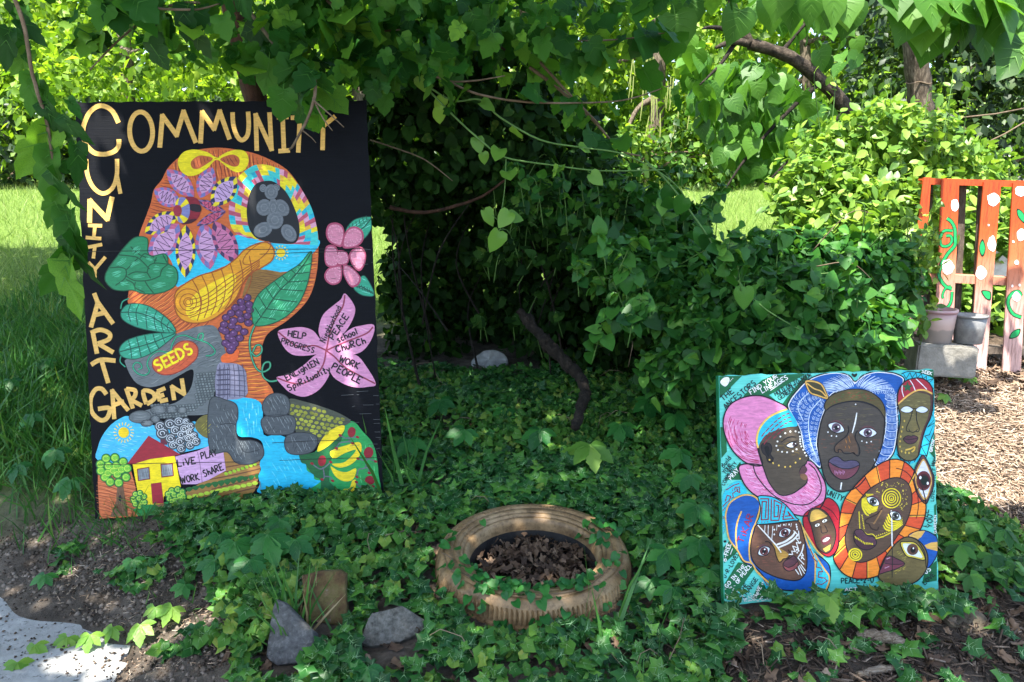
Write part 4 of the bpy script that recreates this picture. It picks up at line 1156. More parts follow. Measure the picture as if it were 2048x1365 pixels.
# pattern cloth at left
p.F(TURQ, 2, [(80, 190), (150, 70), (250, 10), (310, 60), (340, 150), (200, 220), (130, 330), (110, 480), (90, 600), (78, 500)], 4)
MAR = (126, 30, 48)
for pts in [[(85, 290), (120, 250), (150, 230), (170, 180), (130, 170), (110, 230)], [(170, 200), (200, 190), (190, 150), (230, 120), (270, 140), (262, 80), (220, 80), (210, 110)], [(120, 110), (200, 60), (260, 40)], [(80, 340), (110, 300)], [(230, 100), (245, 100), (245, 125)]]: p.S(MAR, 3, 1.8, pts, 0)
for k in range(26): p.E(MAR, 3, 92 + random.uniform(-6, 8) + (k > 14) * random.uniform(0, 190), random.uniform(380, 580) if k < 15 else random.uniform(40, 240), 5, 4, 0, 6)

# ---- central blue haired woman
zone(D5)
HAIR = [(600, 590), (560, 560), (505, 500), (490, 430), (475, 360), (415, 250), (420, 205), (460, 150), (520, 90), (600, 55), (690, 42), (760, 60), (795, 95), (840, 60), (910, 38), (990, 42), (1040, 55), (1075, 80), (1060, 130), (1035, 200), (1040, 330), (1030, 440), (1010, 510), (960, 560), (905, 575), (920, 500), (955, 420), (965, 300), (930, 200), (800, 150), (680, 160), (640, 210), (625, 260), (600, 330), (580, 450), (598, 520)]
p.F(WH, 4, HAIR, 4)
p.S(INK2, 4, 2.6, HAIR, 4, True)
c = np.mean(np.array(HAIR), 0)
H2 = [(596, 575), (560, 548), (514, 496), (500, 430), (484, 360), (424, 250), (430, 208), (468, 156), (526, 97), (602, 62), (690, 50), (755, 67), (790, 108), (796, 108), (846, 67), (912, 46), (988, 50), (1034, 62), (1066, 84), (1052, 130), (1026, 200), (1031, 330), (1021, 436), (1002, 504), (954, 552), (914, 566), (928, 502), (962, 422), (974, 300), (938, 196), (800, 142), (674, 154), (632, 205), (617, 256), (592, 330), (572, 450), (590, 516)]
p.F(BLU, 5, H2, 4)
# strands: white curved strokes across the locks
LT = (196, 214, 232)
for a, b, n_ in [((425, 240), (520, 330), 6), ((430, 215), (600, 175), 0)]: pass
for cx, cy, r0, r1, a0, a1, n_ in [(795, 175, 70, 128, 196, 268, 20), (800, 175, 70, 128, 272, 345, 20), (800, 175, 60, 110, 205, 265, 14), (800, 175, 60, 100, 276, 340, 14)]:
    for k in range(n_):
        t = R(a0 + (a1 - a0) * k / n_ + random.uniform(-2, 2)); u = t + .12 * (1 if a0 > 270 else -1)
        p.S(LT, 6, .95, [(cx + r0 * math.cos(t) * 1.3, cy + r0 * math.sin(t) * .8), (cx + (r0 + r1) / 2 * math.cos((t + u) / 2) * 1.6, cy + (r0 + r1) / 2 * math.sin(t) * .95), (cx + r1 * math.cos(u) * 1.75, cy + r1 * math.sin(u))], 3, taper=.6)
def lock(spine, wd, n_):
    P = np.array(crom(spine, 12)); m = len(P)
    for k in range(n_):
        i = int((k + .5) / n_ * (m - 2)); d = P[i + 1] - P[i]; d /= np.linalg.norm(d); nn = np.array((-d[1], d[0]))
        for s_ in (-1, 1):
            w_ = wd * random.uniform(.75, 1)
            p.S(LT, 6, .85, [P[i] + nn * s_ * w_ * .08, P[i] + nn * s_ * w_ * .55 + d * 5, P[i] + nn * s_ * w_ - d * 2], 3, taper=.6)
lock([(610, 190), (530, 230), (500, 300), (505, 400), (540, 500), (585, 560)], 34, 40)
lock([(640, 150), (560, 170), (470, 200), (450, 270)], 34, 22)
lock([(620, 230), (575, 290), (555, 380), (560, 480), (588, 550)], 24, 34)
for sp in ([(600, 195), (540, 270), (530, 360), (545, 450), (580, 540)], [(540, 150), (470, 230), (500, 320)]): p.S(LT, 7, 1.5, sp)
for k in range(9):                                        # braided right lock
    x = [1000, 1008, 1008, 1004, 1000, 996, 985, 968, 940][k]; y = [180, 222, 268, 312, 356, 400, 446, 492, 540][k]
    p.ring(LT, 7, 1.2, x, y, 38, 24, -8 + k * 3, 16, 20, 170)
    for j in range(9): p.S(LT, 6, .8, [(x - 30 + j * 7.5, y - 16), (x - 32 + j * 8, y), (x - 26 + j * 6.5, y + 15)], 3, taper=.6)
lock([(880, 150), (960, 140), (1010, 170), (1030, 215)], 26, 20)
FACE = [(628, 258), (660, 235), (720, 215), (800, 207), (880, 225), (940, 262), (962, 310), (955, 400), (945, 460), (915, 540), (870, 620), (810, 690), (750, 716), (700, 720), (650, 690), (620, 640), (600, 560), (582, 460), (590, 380), (605, 310)]
p.F((70, 64, 58), 7, FACE)
p.hatch((92, 84, 62), 8, 1.6, [(680, 250), (800, 225), (900, 250), (930, 330), (800, 350), (700, 330)], 2, 11, seg=40, keep=.6)
p.hatch((104, 70, 56), 8, 1.6, [(600, 410), (680, 400), (670, 470), (610, 470)], 5, 10, seg=26, keep=.6)
p.hatch((104, 70, 56), 8, 1.6, [(830, 430), (940, 420), (920, 500), (850, 490)], 5, 10, seg=26, keep=.6)
p.S(INK2, 9, 2.6, FACE, 4, True)
CAP = [(628, 258), (620, 225), (650, 180), (720, 148), (800, 138), (870, 150), (930, 190), (960, 240), (962, 300), (930, 255), (880, 222), (800, 205), (720, 214), (660, 235)]
p.F((84, 74, 42), 9, CAP); p.S(INK2, 10, 2, CAP, 4, True)
p.hatch((124, 60, 46), 10, 1.5, [(640, 230), (720, 165), (800, 150), (880, 170), (945, 240), (880, 205), (800, 190), (720, 198)], -2, 11, seg=16, keep=.7)
p.hatch((40, 100, 54), 10, 1.4, [(640, 230), (720, 165), (800, 150), (880, 170), (945, 240), (880, 205), (800, 190), (720, 198)], -2, 12, seg=14, keep=.7)
zone(D2)
def eye(cx, cy, rx, ry, ro, iris, L=10, lid=True, whi=(216, 226, 230), px_=0, py_=0):
    c_, s_ = math.cos(R(ro)), math.sin(R(ro))
    def tr(u, v): return (cx + u * c_ - v * s_, cy + u * s_ + v * c_)
    pts = [tr(-rx, 0), tr(-rx * .55, -ry * .75), tr(0, -ry), tr(rx * .55, -ry * .75), tr(rx, 0), tr(rx * .55, ry * .7), tr(0, ry * .95), tr(-rx * .55, ry * .7)]
    if lid: p.F((92, 58, 62), L, [tr(-rx * 1.05, -ry * .1), tr(-rx * .5, -ry * 1.2), tr(0, -ry * 1.45), tr(rx * .5, -ry * 1.2), tr(rx * 1.05, -ry * .1), tr(0, -ry * .6)])
    p.F(whi, L + 1, pts, 3)
    p.E(iris, L + 2, *tr(px_, py_), ry * .88); p.E((14, 12, 20), L + 3, *tr(px_, py_), ry * .42); p.E((240, 240, 240), L + 4, *tr(px_ + ry * .3, py_ - ry * .28), ry * .17, ry * .17, 0, 8); p.E((230, 230, 235), L + 4, *tr(px_ - ry * .36, py_ + ry * .3), ry * .1, ry * .1, 0, 7)
    p.S(INK2, L + 3, 1.5, pts, 3, True)
eye(125, 745, 102, 62, 20, (92, 72, 88)); eye(500, 805, 106, 58, 2, (92, 72, 88))
p.F((88, 68, 54), 9, [(300, 800), (340, 860), (380, 980), (370, 1060), (270, 1030), (130, 1040), (110, 980), (180, 900), (260, 850)])
p.hatch((170, 112, 50), 10, 1.5, [(290, 820), (340, 880), (360, 990), (240, 1000), (200, 940)], 80, 22, seg=60, keep=.7)
p.S(INK2, 11, 1.7, [(265, 720), (275, 780), (240, 850), (150, 920), (105, 980), (115, 1030), (150, 1040), (150, 1005), (185, 1010), (220, 1050), (290, 1050), (330, 1040), (350, 1060), (325, 1040), (380, 1080), (405, 1040), (395, 960), (355, 880), (360, 810), (385, 780)])
p.F((78, 70, 96), 10, [(35, 1145), (90, 1095), (150, 1090), (220, 1140), (300, 1130), (370, 1140), (402, 1185), (300, 1225), (180, 1222), (90, 1190)])
p.F((108, 58, 70), 10, [(32, 1150), (90, 1195), (180, 1228), (300, 1230), (402, 1188), (370, 1270), (290, 1340), (190, 1360), (100, 1310), (50, 1230)])
for x in range(8): p.S((180, 120, 160), 11, 1.2, [(110 + x * 16, 1250 + (x % 3) * 8), (112 + x * 16, 1300 - (x % 2) * 14)], 0)
p.S(INK2, 12, 1.6, [(35, 1145), (90, 1095), (150, 1090), (220, 1140), (300, 1130), (370, 1140), (402, 1185), (370, 1270), (290, 1340), (190, 1360), (100, 1310), (50, 1230)], 4, True); p.S(INK2, 12, 1.5, [(35, 1150), (180, 1225), (300, 1228), (402, 1186)])
p.S(WH, 11, 2.8, [(370, 568), (350, 680), (316, 808)], taper=.4)
for x, y in [(28, 798), (70, 842), (128, 846), (430, 904), (486, 920), (540, 910), (355, 468)]: p.E(WH, 11, x, y, 9, 9, 0, 8)
zone(D5)
p.S(WH, 11, 2.6, [(716, 668), (710, 708)], 0)
p.F((20, 30, 26), 3, [(793, 72), (775, 58), (780, 48), (792, 54), (803, 48), (808, 58)], 2)
p.T(INKT, 3, 'UNITY', 634, 738, 722, 776, 30, 2.2)
LFB = [(515, 95), (560, 94), (600, 110), (622, 145), (635, 190), (580, 175), (540, 160), (520, 125)]
p.F((64, 60, 36), 9, LFB, 4); p.S(GO, 10, 3.6, LFB, 4, True); p.S(INK2, 11, 1, [(q[0] + (q[0] - 575) * .09, q[1] + (q[1] - 140) * .12) for q in LFB], 4, True); p.S(GO, 10, 2.4, [(520, 105), (560, 135), (600, 150), (628, 180)])

# ---- woman in the pink wrap, profile to the right
def brushed(reg, ang, a=(232, 168, 206), b=(196, 74, 122)):
    p.hatch(a, 8, 1.5, reg, ang, 8, seg=40, keep=.8, wob=3); p.hatch(b, 8, 1.1, reg, ang + 8, 8, seg=26, keep=.8, wob=3)
PKW = (212, 128, 172)
SCARF = [(140, 570), (150, 650), (200, 720), (280, 770), (380, 810), (450, 850), (520, 858), (580, 830), (620, 770), (628, 690), (600, 620), (560, 560), (530, 545), (510, 560), (480, 700), (380, 700), (300, 620), (260, 570)]
p.F(PKW, 7, SCARF); brushed([(160, 590), (220, 700), (340, 770), (520, 840), (610, 740), (590, 620), (540, 570), (470, 740), (320, 700), (230, 590)], 28)
p.S(INK2, 9, 2.6, SCARF, 4, True); p.S(INK2, 9, 2.2, [(215, 575), (240, 640), (330, 740), (440, 790), (530, 790), (590, 740), (600, 680), (570, 600), (530, 560)])
TURB = [(265, 570), (180, 560), (100, 490), (55, 400), (45, 310), (80, 230), (160, 185), (250, 175), (330, 200), (410, 248), (330, 280), (270, 340), (240, 420), (250, 500)]
p.F(PKW, 8, TURB, 5)
for k in range(170):
    t = random.uniform(-2.9, 1.3); rr = random.uniform(.35, .95)
    q = [(255 + 208 * rr * math.cos(R(150) + u) * 1.0, 375 + 198 * rr * math.sin(R(150) + u)) for u in (t * .6, t * .6 + .12, t * .6 + .24)]
    if all(x < 262 + (y < 260) * 100 and (x - 250) ** 2 / 200 ** 2 + (y - 375) ** 2 / 192 ** 2 < .93 for x, y in q): p.S(random.choice([(236, 176, 212), (192, 70, 118), (178, 60, 100)]), 9, 1.5, q, 3, taper=.7)
p.S(INK2, 10, 2.6, TURB, 4, True)
zone(D1)
PF = [(500, 960), (560, 850), (700, 770), (860, 730), (970, 720), (995, 800), (1005, 880), (1040, 990), (1105, 1095), (1080, 1150), (1075, 1170), (1035, 1200), (1000, 1260), (1010, 1300), (1045, 1330), (1085, 1330), (1080, 1400), (1000, 1470), (900, 1530), (760, 1540), (640, 1400), (580, 1250), (530, 1100)]
p.F((78, 68, 56), 9, PF, 4)
p.hatch((112, 92, 50), 10, 1.6, [(700, 930), (880, 880), (1000, 1020), (960, 1130), (760, 1130)], 4, 20, seg=70, keep=.6)
p.S(INK2, 10, 2.2, PF, 4, True)
BAND = [(505, 985), (490, 880), (540, 730), (640, 620), (760, 550), (850, 525), (920, 600), (972, 720), (860, 735), (720, 775), (600, 830), (530, 920)]
p.F(TURQ, 11, BAND, 4); p.S((232, 190, 90), 12, 3.6, [(505, 985), (488, 880), (530, 740), (630, 625), (750, 560), (850, 525)])
for k in range(26):
    t = (k % 7) / 7; rr = k // 7
    x = 545 + t * 340 + rr * 14; y = 850 - 250 * math.sin(t * 1.5) + rr * 46 - t * 30
    d = (40, -52 + 50 * t)
    if y < 1000 - (x - 500) * .6: p.S((136, 42, 58), 12, 2.0, [(x, y), (x + d[0], y + d[1])], 0)
p.F((40, 34, 36), 11, [(540, 960), (590, 925), (650, 940), (668, 1000), (650, 1060), (685, 1110), (660, 1155), (620, 1140), (600, 1080), (560, 1040)]); p.S(INK2, 12, 1.8, [(540, 960), (590, 925), (650, 940), (668, 1000), (650, 1060), (685, 1110), (660, 1155), (620, 1140), (600, 1080), (560, 1040)], 4, True)
p.F((14, 14, 20), 12, [(580, 980), (620, 960), (640, 1010), (630, 1090), (600, 1050)])
p.S(INK2, 12, 2.2, [(775, 920), (840, 870), (900, 852), (955, 858)], taper=.4)
eye(905, 950, 68, 34, -8, (60, 40, 46), 11, False, px_=34)
p.S(INK2, 13, 1.6, [(840, 950), (900, 915), (972, 900)])
p.F((88, 56, 62), 11, [(995, 1270), (1030, 1205), (1065, 1200), (1088, 1245), (1060, 1290), (1010, 1300)]); p.F((120, 86, 62), 11, [(1005, 1300), (1060, 1292), (1092, 1330), (1070, 1365), (1020, 1350)])
for x, y in [(768, 850), (826, 810), (886, 790), (948, 788), (734, 908), (722, 960), (740, 1010), (788, 1030), (848, 1036), (916, 1024), (960, 1000), (988, 800), (1000, 850), (1002, 880), (1003, 906), (1006, 936), (1018, 966), (1040, 1005), (1058, 1042), (1076, 1076)]: p.E((236, 234, 224), 13, x, y, 11, 11, 0, 8)
for x, y in [(640, 1126), (682, 1164), (750, 1192), (824, 1210), (886, 1204), (948, 1158), (1000, 1112)]: p.E((228, 190, 84), 13, x, y, 11, 11, 0, 8)

# ---- olive mask, upper right
zone(D2)
NET = [(905, 110), (980, 80), (1100, 90), (1230, 130), (1300, 180), (1305, 500), (1300, 760), (1250, 900), (1200, 1100), (1060, 1160), (960, 1180), (860, 1100), (820, 1060), (840, 900)]
p.F(TURQ, 2, NET, 3)
zz = [(930, 110), (960, 165), (1005, 92), (1030, 155), (1075, 92), (1090, 160), (1140, 105), (1160, 170), (1200, 135), (1200, 190), (1290, 165), (1220, 230), (1300, 280), (1255, 330), (1300, 390), (1270, 450), (1305, 530), (1255, 560), (1302, 650), (1215, 740), (1300, 690), (1235, 830), (1180, 845), (1250, 930), (1140, 970), (1200, 1080), (1110, 1060), (1060, 1150), (1030, 1100), (1000, 1170), (960, 1120), (920, 1150), (850, 1060)]
p.S(INK2, 3, 1.3, zz, 0); p.S(INK2, 3, 1.8, NET[:9], 4)
MK = [(858, 490), (850, 380), (880, 270), (950, 190), (1050, 160), (1150, 165), (1230, 220), (1270, 310), (1272, 480), (1245, 620), (1190, 740), (1150, 860), (1120, 1000), (1090, 1090), (1020, 1135), (940, 1130), (870, 1070), (850, 960), (850, 860), (875, 740), (885, 600)]
p.F((100, 92, 56), 8, MK); p.hatch((136, 128, 76), 9, 1.5, [(900, 480), (1050, 360), (1200, 400), (1210, 520), (1000, 620)], 3, 20, seg=60, keep=.5)
p.F((74, 48, 48), 9, [(1272, 480), (1245, 620), (1190, 740), (1150, 860), (1120, 1000), (1095, 1085), (1100, 960), (1140, 800), (1210, 640), (1245, 480), (1240, 370), (1200, 345), (1080, 320), (950, 400), (858, 490), (858, 470), (950, 360), (1080, 295), (1262, 350)], 0)
RC = [(862, 462), (850, 380), (880, 270), (950, 190), (1050, 160), (1150, 165), (1230, 220), (1268, 345), (1180, 300), (1080, 300), (970, 360)]
p.F((156, 36, 52), 10, RC, 4); p.S(GO, 11, 3.2, [(860, 465), (970, 368), (1080, 305), (1180, 302), (1265, 345)])
for a in [[(910, 240), (905, 300), (925, 380)], [(990, 170), (1030, 230), (1062, 305)], [(1065, 160), (1130, 220), (1200, 292)]]: p.S((222, 214, 220), 11, 1.8, a)
st = []
for k in range(10):
    t = R(-90 + 36 * k); r_ = 66 if k % 2 == 0 else 28; st.append((970 + r_ * math.cos(t), 265 + r_ * math.sin(t)))
p.F((30, 84, 52), 12, st, 0); p.S(INK2, 12, 2.4, MK, 4, True)
for cx, cy, ro in [(962, 528, -5), (1142, 530, 3)]:
    q = [(cx - 74, cy + 6), (cx - 40, cy - 28), (cx + 6, cy - 38), (cx + 48, cy - 22), (cx + 74, cy + 4), (cx + 40, cy + 34), (cx - 6, cy + 40), (cx - 44, cy + 30)]
    p.F((206, 216, 222), 10, q, 4); p.S(INK2, 11, 1.1, q, 4, True)
p.S(INK2, 11, 1.5, [(1030, 520), (1055, 518), (1075, 525)]); p.S(INK2, 11, 1.5, [(1030, 540), (1005, 640), (960, 740), (965, 785), (1000, 790), (985, 765)]); p.S(INK2, 11, 1.5, [(1075, 555), (1080, 660), (1108, 750), (1100, 790), (1070, 785), (1090, 765)]); p.S(INK2, 11, 1.5, [(1000, 790), (1035, 800), (1070, 785)])
p.F((76, 46, 56), 10, [(920, 875), (970, 840), (1010, 845), (1050, 838), (1095, 865), (1060, 920), (1000, 938), (950, 920)]); p.S(INK2, 11, 1.3, [(920, 875), (970, 840), (1010, 845), (1050, 838), (1095, 865), (1060, 920), (1000, 938), (950, 920)], 4, True); p.S(INK2, 11, 1.2, [(922, 876), (1000, 884), (1095, 867)])
for x, y in [(934, 666), (912, 738), (900, 790), (890, 850), (882, 906), (882, 970), (900, 1025), (946, 1040), (988, 1044)]: p.E((196, 166, 72), 11, x, y, 10, 14, 0, 8)
p.S((204, 168, 70), 11, 3.0, [(945, 1010), (1005, 995), (1055, 972), (1045, 1015), (1018, 1030)])
zone(D2)
p.F(DG, 3, [(1130, 55), (1300, 50), (1305, 165), (1210, 120), (1110, 90)], 0); p.T(WH, 4, 'SEEK', 1142, 92, 1265, 122, 34, 1.8)
p.F(DG, 1, [(1310, 800), (1315, 1120), (1240, 1040), (1270, 950)], 0); p.T(WH, 3, 'GROW', 1268, 1035, 1298, 890, 32, 1.7)
p.T(INKT, 3, 'NOW', 1255, 1190, 1300, 1090, -34, 1.6)

# ---- single eye at the right edge
zone(D5)
EY = [(1180, 512), (1215, 570), (1240, 640), (1236, 700), (1215, 755), (1193, 790), (1150, 740), (1125, 660), (1130, 600), (1155, 545)]
p.F((84, 54, 58), 9, EY, 4); p.S(INK2, 10, 2.2, EY, 4, True)
E2 = [(1183, 535), (1210, 585), (1228, 640), (1224, 695), (1192, 770), (1152, 715), (1135, 655), (1142, 600), (1162, 560)]
p.F(GO, 10, E2, 4); p.F((214, 216, 222), 11, [(1183, 545), (1206, 590), (1222, 640), (1218, 690), (1192, 758), (1158, 712), (1142, 655), (1148, 605), (1165, 568)], 4)
p.E((96, 40, 44), 12, 1182, 658, 42, 56); p.E((60, 24, 30), 13, 1184, 660, 32, 42); p.E((10, 30, 24), 14, 1186, 656, 22, 28); p.E((230, 234, 236), 15, 1162, 640, 7, 10, 0, 8); p.E((230, 234, 236), 15, 1204, 672, 6, 9, 0, 8)
p.T(INKT, 3, 'LOVE THySELF NOW', 1243, 775, 1258, 520, 18, 1.5)

# ---- yellow painted face in the orange ring
zone(D5)
ro_ = [(700, 1010), (705, 880), (730, 770), (790, 690), (880, 600), (970, 545), (1050, 540), (1120, 590), (1170, 690), (1195, 790), (1185, 880), (1150, 960), (1110, 1010), (1050, 1080), (990, 1160), (900, 1205), (800, 1215), (720, 1180), (670, 1100), (690, 1050)]
ri_ = [(738, 960), (770, 870), (810, 780), (870, 710), (950, 660), (1030, 640), (1090, 670), (1115, 740), (1108, 820), (1080, 900), (1040, 960), (990, 1030), (930, 1080), (860, 1115), (800, 1118), (760, 1080), (740, 1020)]
def loop(pts, n_):
    P = np.array(crom(pts, 8, True)); P = np.vstack([P, P[:1]]); d = np.r_[0, np.cumsum(np.linalg.norm(np.diff(P, axis=0), axis=1))]
    t = np.linspace(0, d[-1], n_ + 1); return np.stack([np.interp(t, d, P[:, 0]), np.interp(t, d, P[:, 1])], 1)
NR = 88
RO_, RI_ = loop(ro_, NR), loop(ri_, NR)
p.F((214, 84, 42), 8, ro_, 5)
for k in range(0, 22):
    i0, i1 = k * 4, k * 4 + 4
    q = [tuple(RO_[i]) for i in range(i0, i1 + 1)] + [tuple(RI_[i]) for i in range(i1, i0 - 1, -1)]
    p.F((240, 140, 44) if k % 2 else (208, 78, 42), 9, q, 0)
    p.S(INK2, 11, 1.7, [tuple(RO_[i0]), tuple(RI_[i0])], 0)
    if k % 3 == 0: p.S((230, 176, 60), 10, 2.2, [tuple(RO_[i0] + (4, 5)), tuple(RI_[i0] + (4, 5))], 0)
p.S(INK2, 12, 2.2, ro_, 5, True)
p.S(INK2, 11, 1.4, [tuple((RO_[i] + RI_[i]) / 2) for i in range(30, 50)], 3)
p.F((86, 66, 52), 12, ri_, 5); p.S(INK2, 13, 2.0, ri_, 5, True)
p.hatch((112, 90, 68), 13, 1.4, [(800, 900), (870, 740), (1000, 680), (1080, 760), (1000, 960), (860, 1060)], 3, 14, seg=40, keep=.4)
zone(D4)
YP = (226, 206, 44)
for rr in (100, 72, 46, 24): p.ring(YP, 14, 2.2, 716, 198, rr, rr * 1.05, 0, 26)
p.E(YP, 14, 716, 204, 9)
for k in range(70):
    t = R(random.uniform(200, 420)); r_ = random.uniform(118, 190)
    x, y = 716 + r_ * math.cos(t), 190 + r_ * math.sin(t)
    if 520 < x < 900 and 20 < y < 330: p.E((206, 186, 70), 14, x, y, random.uniform(3, 7), None, 0, 6)
for k in range(6):
    p.S(YP, 14, 3.6 - .3 * k, [(400 + k * 12 + (k > 3) * 6, 200 - k * 8 + k * 2), (400 + k * 18, 290 - k * 8), (440 + k * 22, 370 - k * 17), (470 + k * 22, 385 - k * 22)], taper=.5)
for k in range(4): p.S(YP, 14, 3.2, [(395 + k * 14, 230 - k * 14), (430 + k * 12, 310 - k * 14), (490 + k * 10, 350 - k * 18), (560 + k * 4, 330 - k * 18)], taper=.5)
for k in range(5): p.S(YP, 14, 3.4, [(625 + k * 14, 490 - k * 30), (660 + k * 12, 540 - k * 26), (740 + k * 6, 545 - k * 24), (840 - k * 2, 480 - k * 18)], taper=.5)
for k in range(9): p.S(YP, 14, 1.2, [(440 + k * 9, 150), (445 + k * 9, 178)], 0)
for k in range(13): p.E(YP, 14, 362 + k * .8, 350 + k * 15, 7, None, 0, 7)
for k in range(9): p.E(YP, 14, 395 + k * 3, 385 + k * 18, 7, None, 0, 7)
for k in range(13): p.E(YP, 14, 540 + k * 14, 640 - k * 4 - (k > 6) * (k - 6) * 3, 8, None, 0, 7)
for k in range(7): p.E(YP, 14, 555 + k * 22, 610 - k * 8, 7, None, 0, 7)
eye(515, 232, 76, 46, 28, (64, 70, 64), 14); eye(760, 390, 72, 46, 30, (64, 70, 64), 14)
p.S((50, 36, 30), 14, 2.4, [(620, 300), (560, 370), (440, 430), (440, 470), (470, 480), (500, 530), (560, 545), (575, 510)]); p.S((140, 104, 66), 14, 3, [(610, 330), (560, 420), (520, 480)])
p.S(YP, 14, 1.4, [(400, 540), (450, 590), (510, 590), (560, 640)])
p.F((84, 54, 66), 14, [(312, 560), (350, 535), (400, 545), (450, 600), (520, 620), (552, 670), (540, 715), (440, 690), (360, 630)]); p.F((70, 42, 52), 14, [(305, 570), (360, 640), (440, 700), (545, 715), (480, 755), (400, 755), (330, 700)])
p.S(INK2, 15, 1.6, [(312, 560), (350, 535), (400, 545), (450, 600), (520, 620), (552, 670), (540, 715), (480, 755), (400, 755), (330, 700), (303, 620)], 4, True); p.S(INK2, 15, 1.3, [(308, 570), (360, 636), (440, 695), (545, 714)])
for k in range(12): p.S(YP, 15, 1.6, [(320 + k * 17, 610 + k * 11 - (k > 6) * (k - 6) * 9), (324 + k * 17, 634 + k * 11 - (k > 6) * (k - 6) * 9)], 0)
for rr in (66, 42, 20): p.ring(YP, 14, 2.8, 322, 812, rr * 1.05, rr * .95, 20, 22)
p.S((214, 214, 210), 17, 3.0, [(712, 330), (718, 480), (720, 680), (724, 720)], taper=.3); p.S((40, 36, 36), 17, 1.8, [(724, 720), (724, 900), (722, 1060)], taper=.4)

# ---- small face in the red hood
RDH = [(560, 150), (640, 165)]
zone(D5)
HOOD = [(500, 860), (540, 820), (600, 790), (640, 755), (690, 790), (708, 850), (705, 930), (700, 1010), (680, 1065), (640, 1090), (590, 1060), (540, 1000), (505, 930)]
p.F((172, 28, 44), 7, HOOD, 4); p.S(INK2, 8, 2.0, HOOD, 4, True); p.S(INK2, 8, 1.4, [(600, 795), (660, 830), (695, 880)])
FC = [(525, 860), (545, 820), (590, 815), (640, 850), (680, 930), (682, 990), (660, 1050), (625, 1070), (580, 1040), (560, 980), (545, 920)]
p.F((78, 60, 46), 9, FC, 4); p.S(INK2, 10, 1.8, FC, 4, True)
p.F((208, 166, 78), 10, [(540, 890), (545, 835), (585, 822), (625, 850), (632, 862), (580, 880)], 3); p.F((196, 156, 72), 10, [(610, 1045), (655, 1020), (650, 1050), (625, 1064)], 0)
for cx, cy in [(578, 910), (620, 886)]: p.E((226, 228, 220), 11, cx, cy, 15, 8, -22, 10); p.E((20, 20, 20), 12, cx, cy, 5, 5, 0, 7); p.ring(INK2, 12, .9, cx, cy, 16, 9, -22, 12)
p.S(INK2, 11, 1.4, [(598, 915), (602, 950), (615, 955), (636, 945), (620, 910)])
p.F((92, 44, 50), 11, [(600, 985), (630, 965), (655, 968), (655, 995), (635, 1020), (608, 1018)]); p.F((220, 220, 212), 12, [(610, 996), (632, 980), (648, 982), (638, 997), (614, 1006)]); 
for k in range(5): p.S((60, 50, 50), 13, .7, [(614 + k * 7, 982 - k * 1.5), (616 + k * 7, 1008 - k * 3)], 0)

# ---- woman in the blue shawl, lower left
zone(D3)
SH = [(120, 480), (110, 380), (150, 260), (240, 185), (330, 160), (420, 175), (480, 230), (490, 300), (470, 440), (800, 440), (910, 440), (980, 600), (1050, 760), (1200, 880), (1250, 960), (1250, 1100), (1200, 1220), (1040, 1240), (850, 1210), (700, 1190), (560, 1090), (440, 960), (300, 890), (240, 760), (160, 660)]
p.F(BLU, 8, SH, 4); p.S(INK2, 8, 2.4, SH, 4, True)
for pts in [[(120, 480), (112, 380), (150, 262), (240, 190), (330, 162), (420, 178), (478, 235), (486, 300), (450, 440), (400, 560), (370, 720), (375, 860), (400, 910)], [(120, 480), (150, 640), (240, 765), (310, 880), (400, 912), (460, 1010), (590, 1120), (720, 1200)], [(285, 340), (240, 460), (222, 600), (235, 750)], [(915, 440), (960, 560), (1010, 700), (1080, 860), (1090, 960), (1080, 1140), (1050, 1170)], [(905, 440), (1000, 600), (1100, 760), (1180, 840)], [(1080, 800), (1180, 960), (1240, 1050), (1230, 1140), (1190, 1220)]]: p.S(GO, 10, 3.0, pts)
TS = [(1010, 700), (1080, 790), (1150, 900), (1220, 1030), (1240, 1090), (1200, 1200), (1080, 1230), (1060, 1170), (1100, 1050), (1080, 880), (1040, 800)]
p.F(TURQ, 9, TS, 3)
for pts in [[(1030, 750), (1070, 830), (1060, 850), (1110, 890), (1100, 950), (1150, 960), (1170, 1000), (1130, 1000), (1120, 1060), (1190, 1070), (1220, 1100), (1160, 1140), (1110, 1130), (1080, 1200)]]: p.S(MAR, 10, 1.9, pts, 0)
for k in range(10): p.E(MAR, 10, random.uniform(1120, 1210), random.uniform(1010, 1120), 6, 5, 0, 6)
p.F(TURQ, 9, [(480, 1020), (560, 1110), (680, 1200), (640, 1290), (560, 1200)], 0); p.S(MAR, 10, 1.9, [(510, 1060), (560, 1140), (590, 1150), (580, 1190), (640, 1200), (640, 1250)], 0); p.S(GO, 10, 2.6, [(470, 1010), (560, 1105), (700, 1200)])
HB = [(455, 480), (480, 400), (492, 300), (470, 215), (470, 175), (540, 172), (640, 190), (740, 250), (820, 330), (880, 410), (905, 440), (760, 455), (600, 475)]
p.F(TURQ, 10, HB, 4); p.S(INK2, 11, 2.0, HB, 4, True)
for pts in [[(490, 205), (580, 205), (575, 430), (500, 435), (510, 235), (555, 235), (545, 410)], [(610, 215), (605, 440), (690, 440), (725, 260), (640, 220), (640, 400), (680, 400), (690, 280), (665, 275)], [(765, 290), (735, 430), (850, 420), (790, 345), (810, 390), (760, 395)]]: p.S(MAR, 12, 2.2, pts, 0)
for x, y in [(470, 462), (505, 458), (535, 458), (568, 456), (740, 340), (735, 370), (730, 400), (745, 280), (865, 425)]: p.E(MAR, 12, x, y, 8, 6, 0, 6)
FW = [(450, 490), (600, 480), (760, 462), (900, 448), (950, 560), (985, 720), (998, 880), (985, 1000), (940, 1070), (870, 1095), (760, 1085), (640, 1050), (500, 980), (420, 900), (385, 800), (390, 660), (420, 560)]
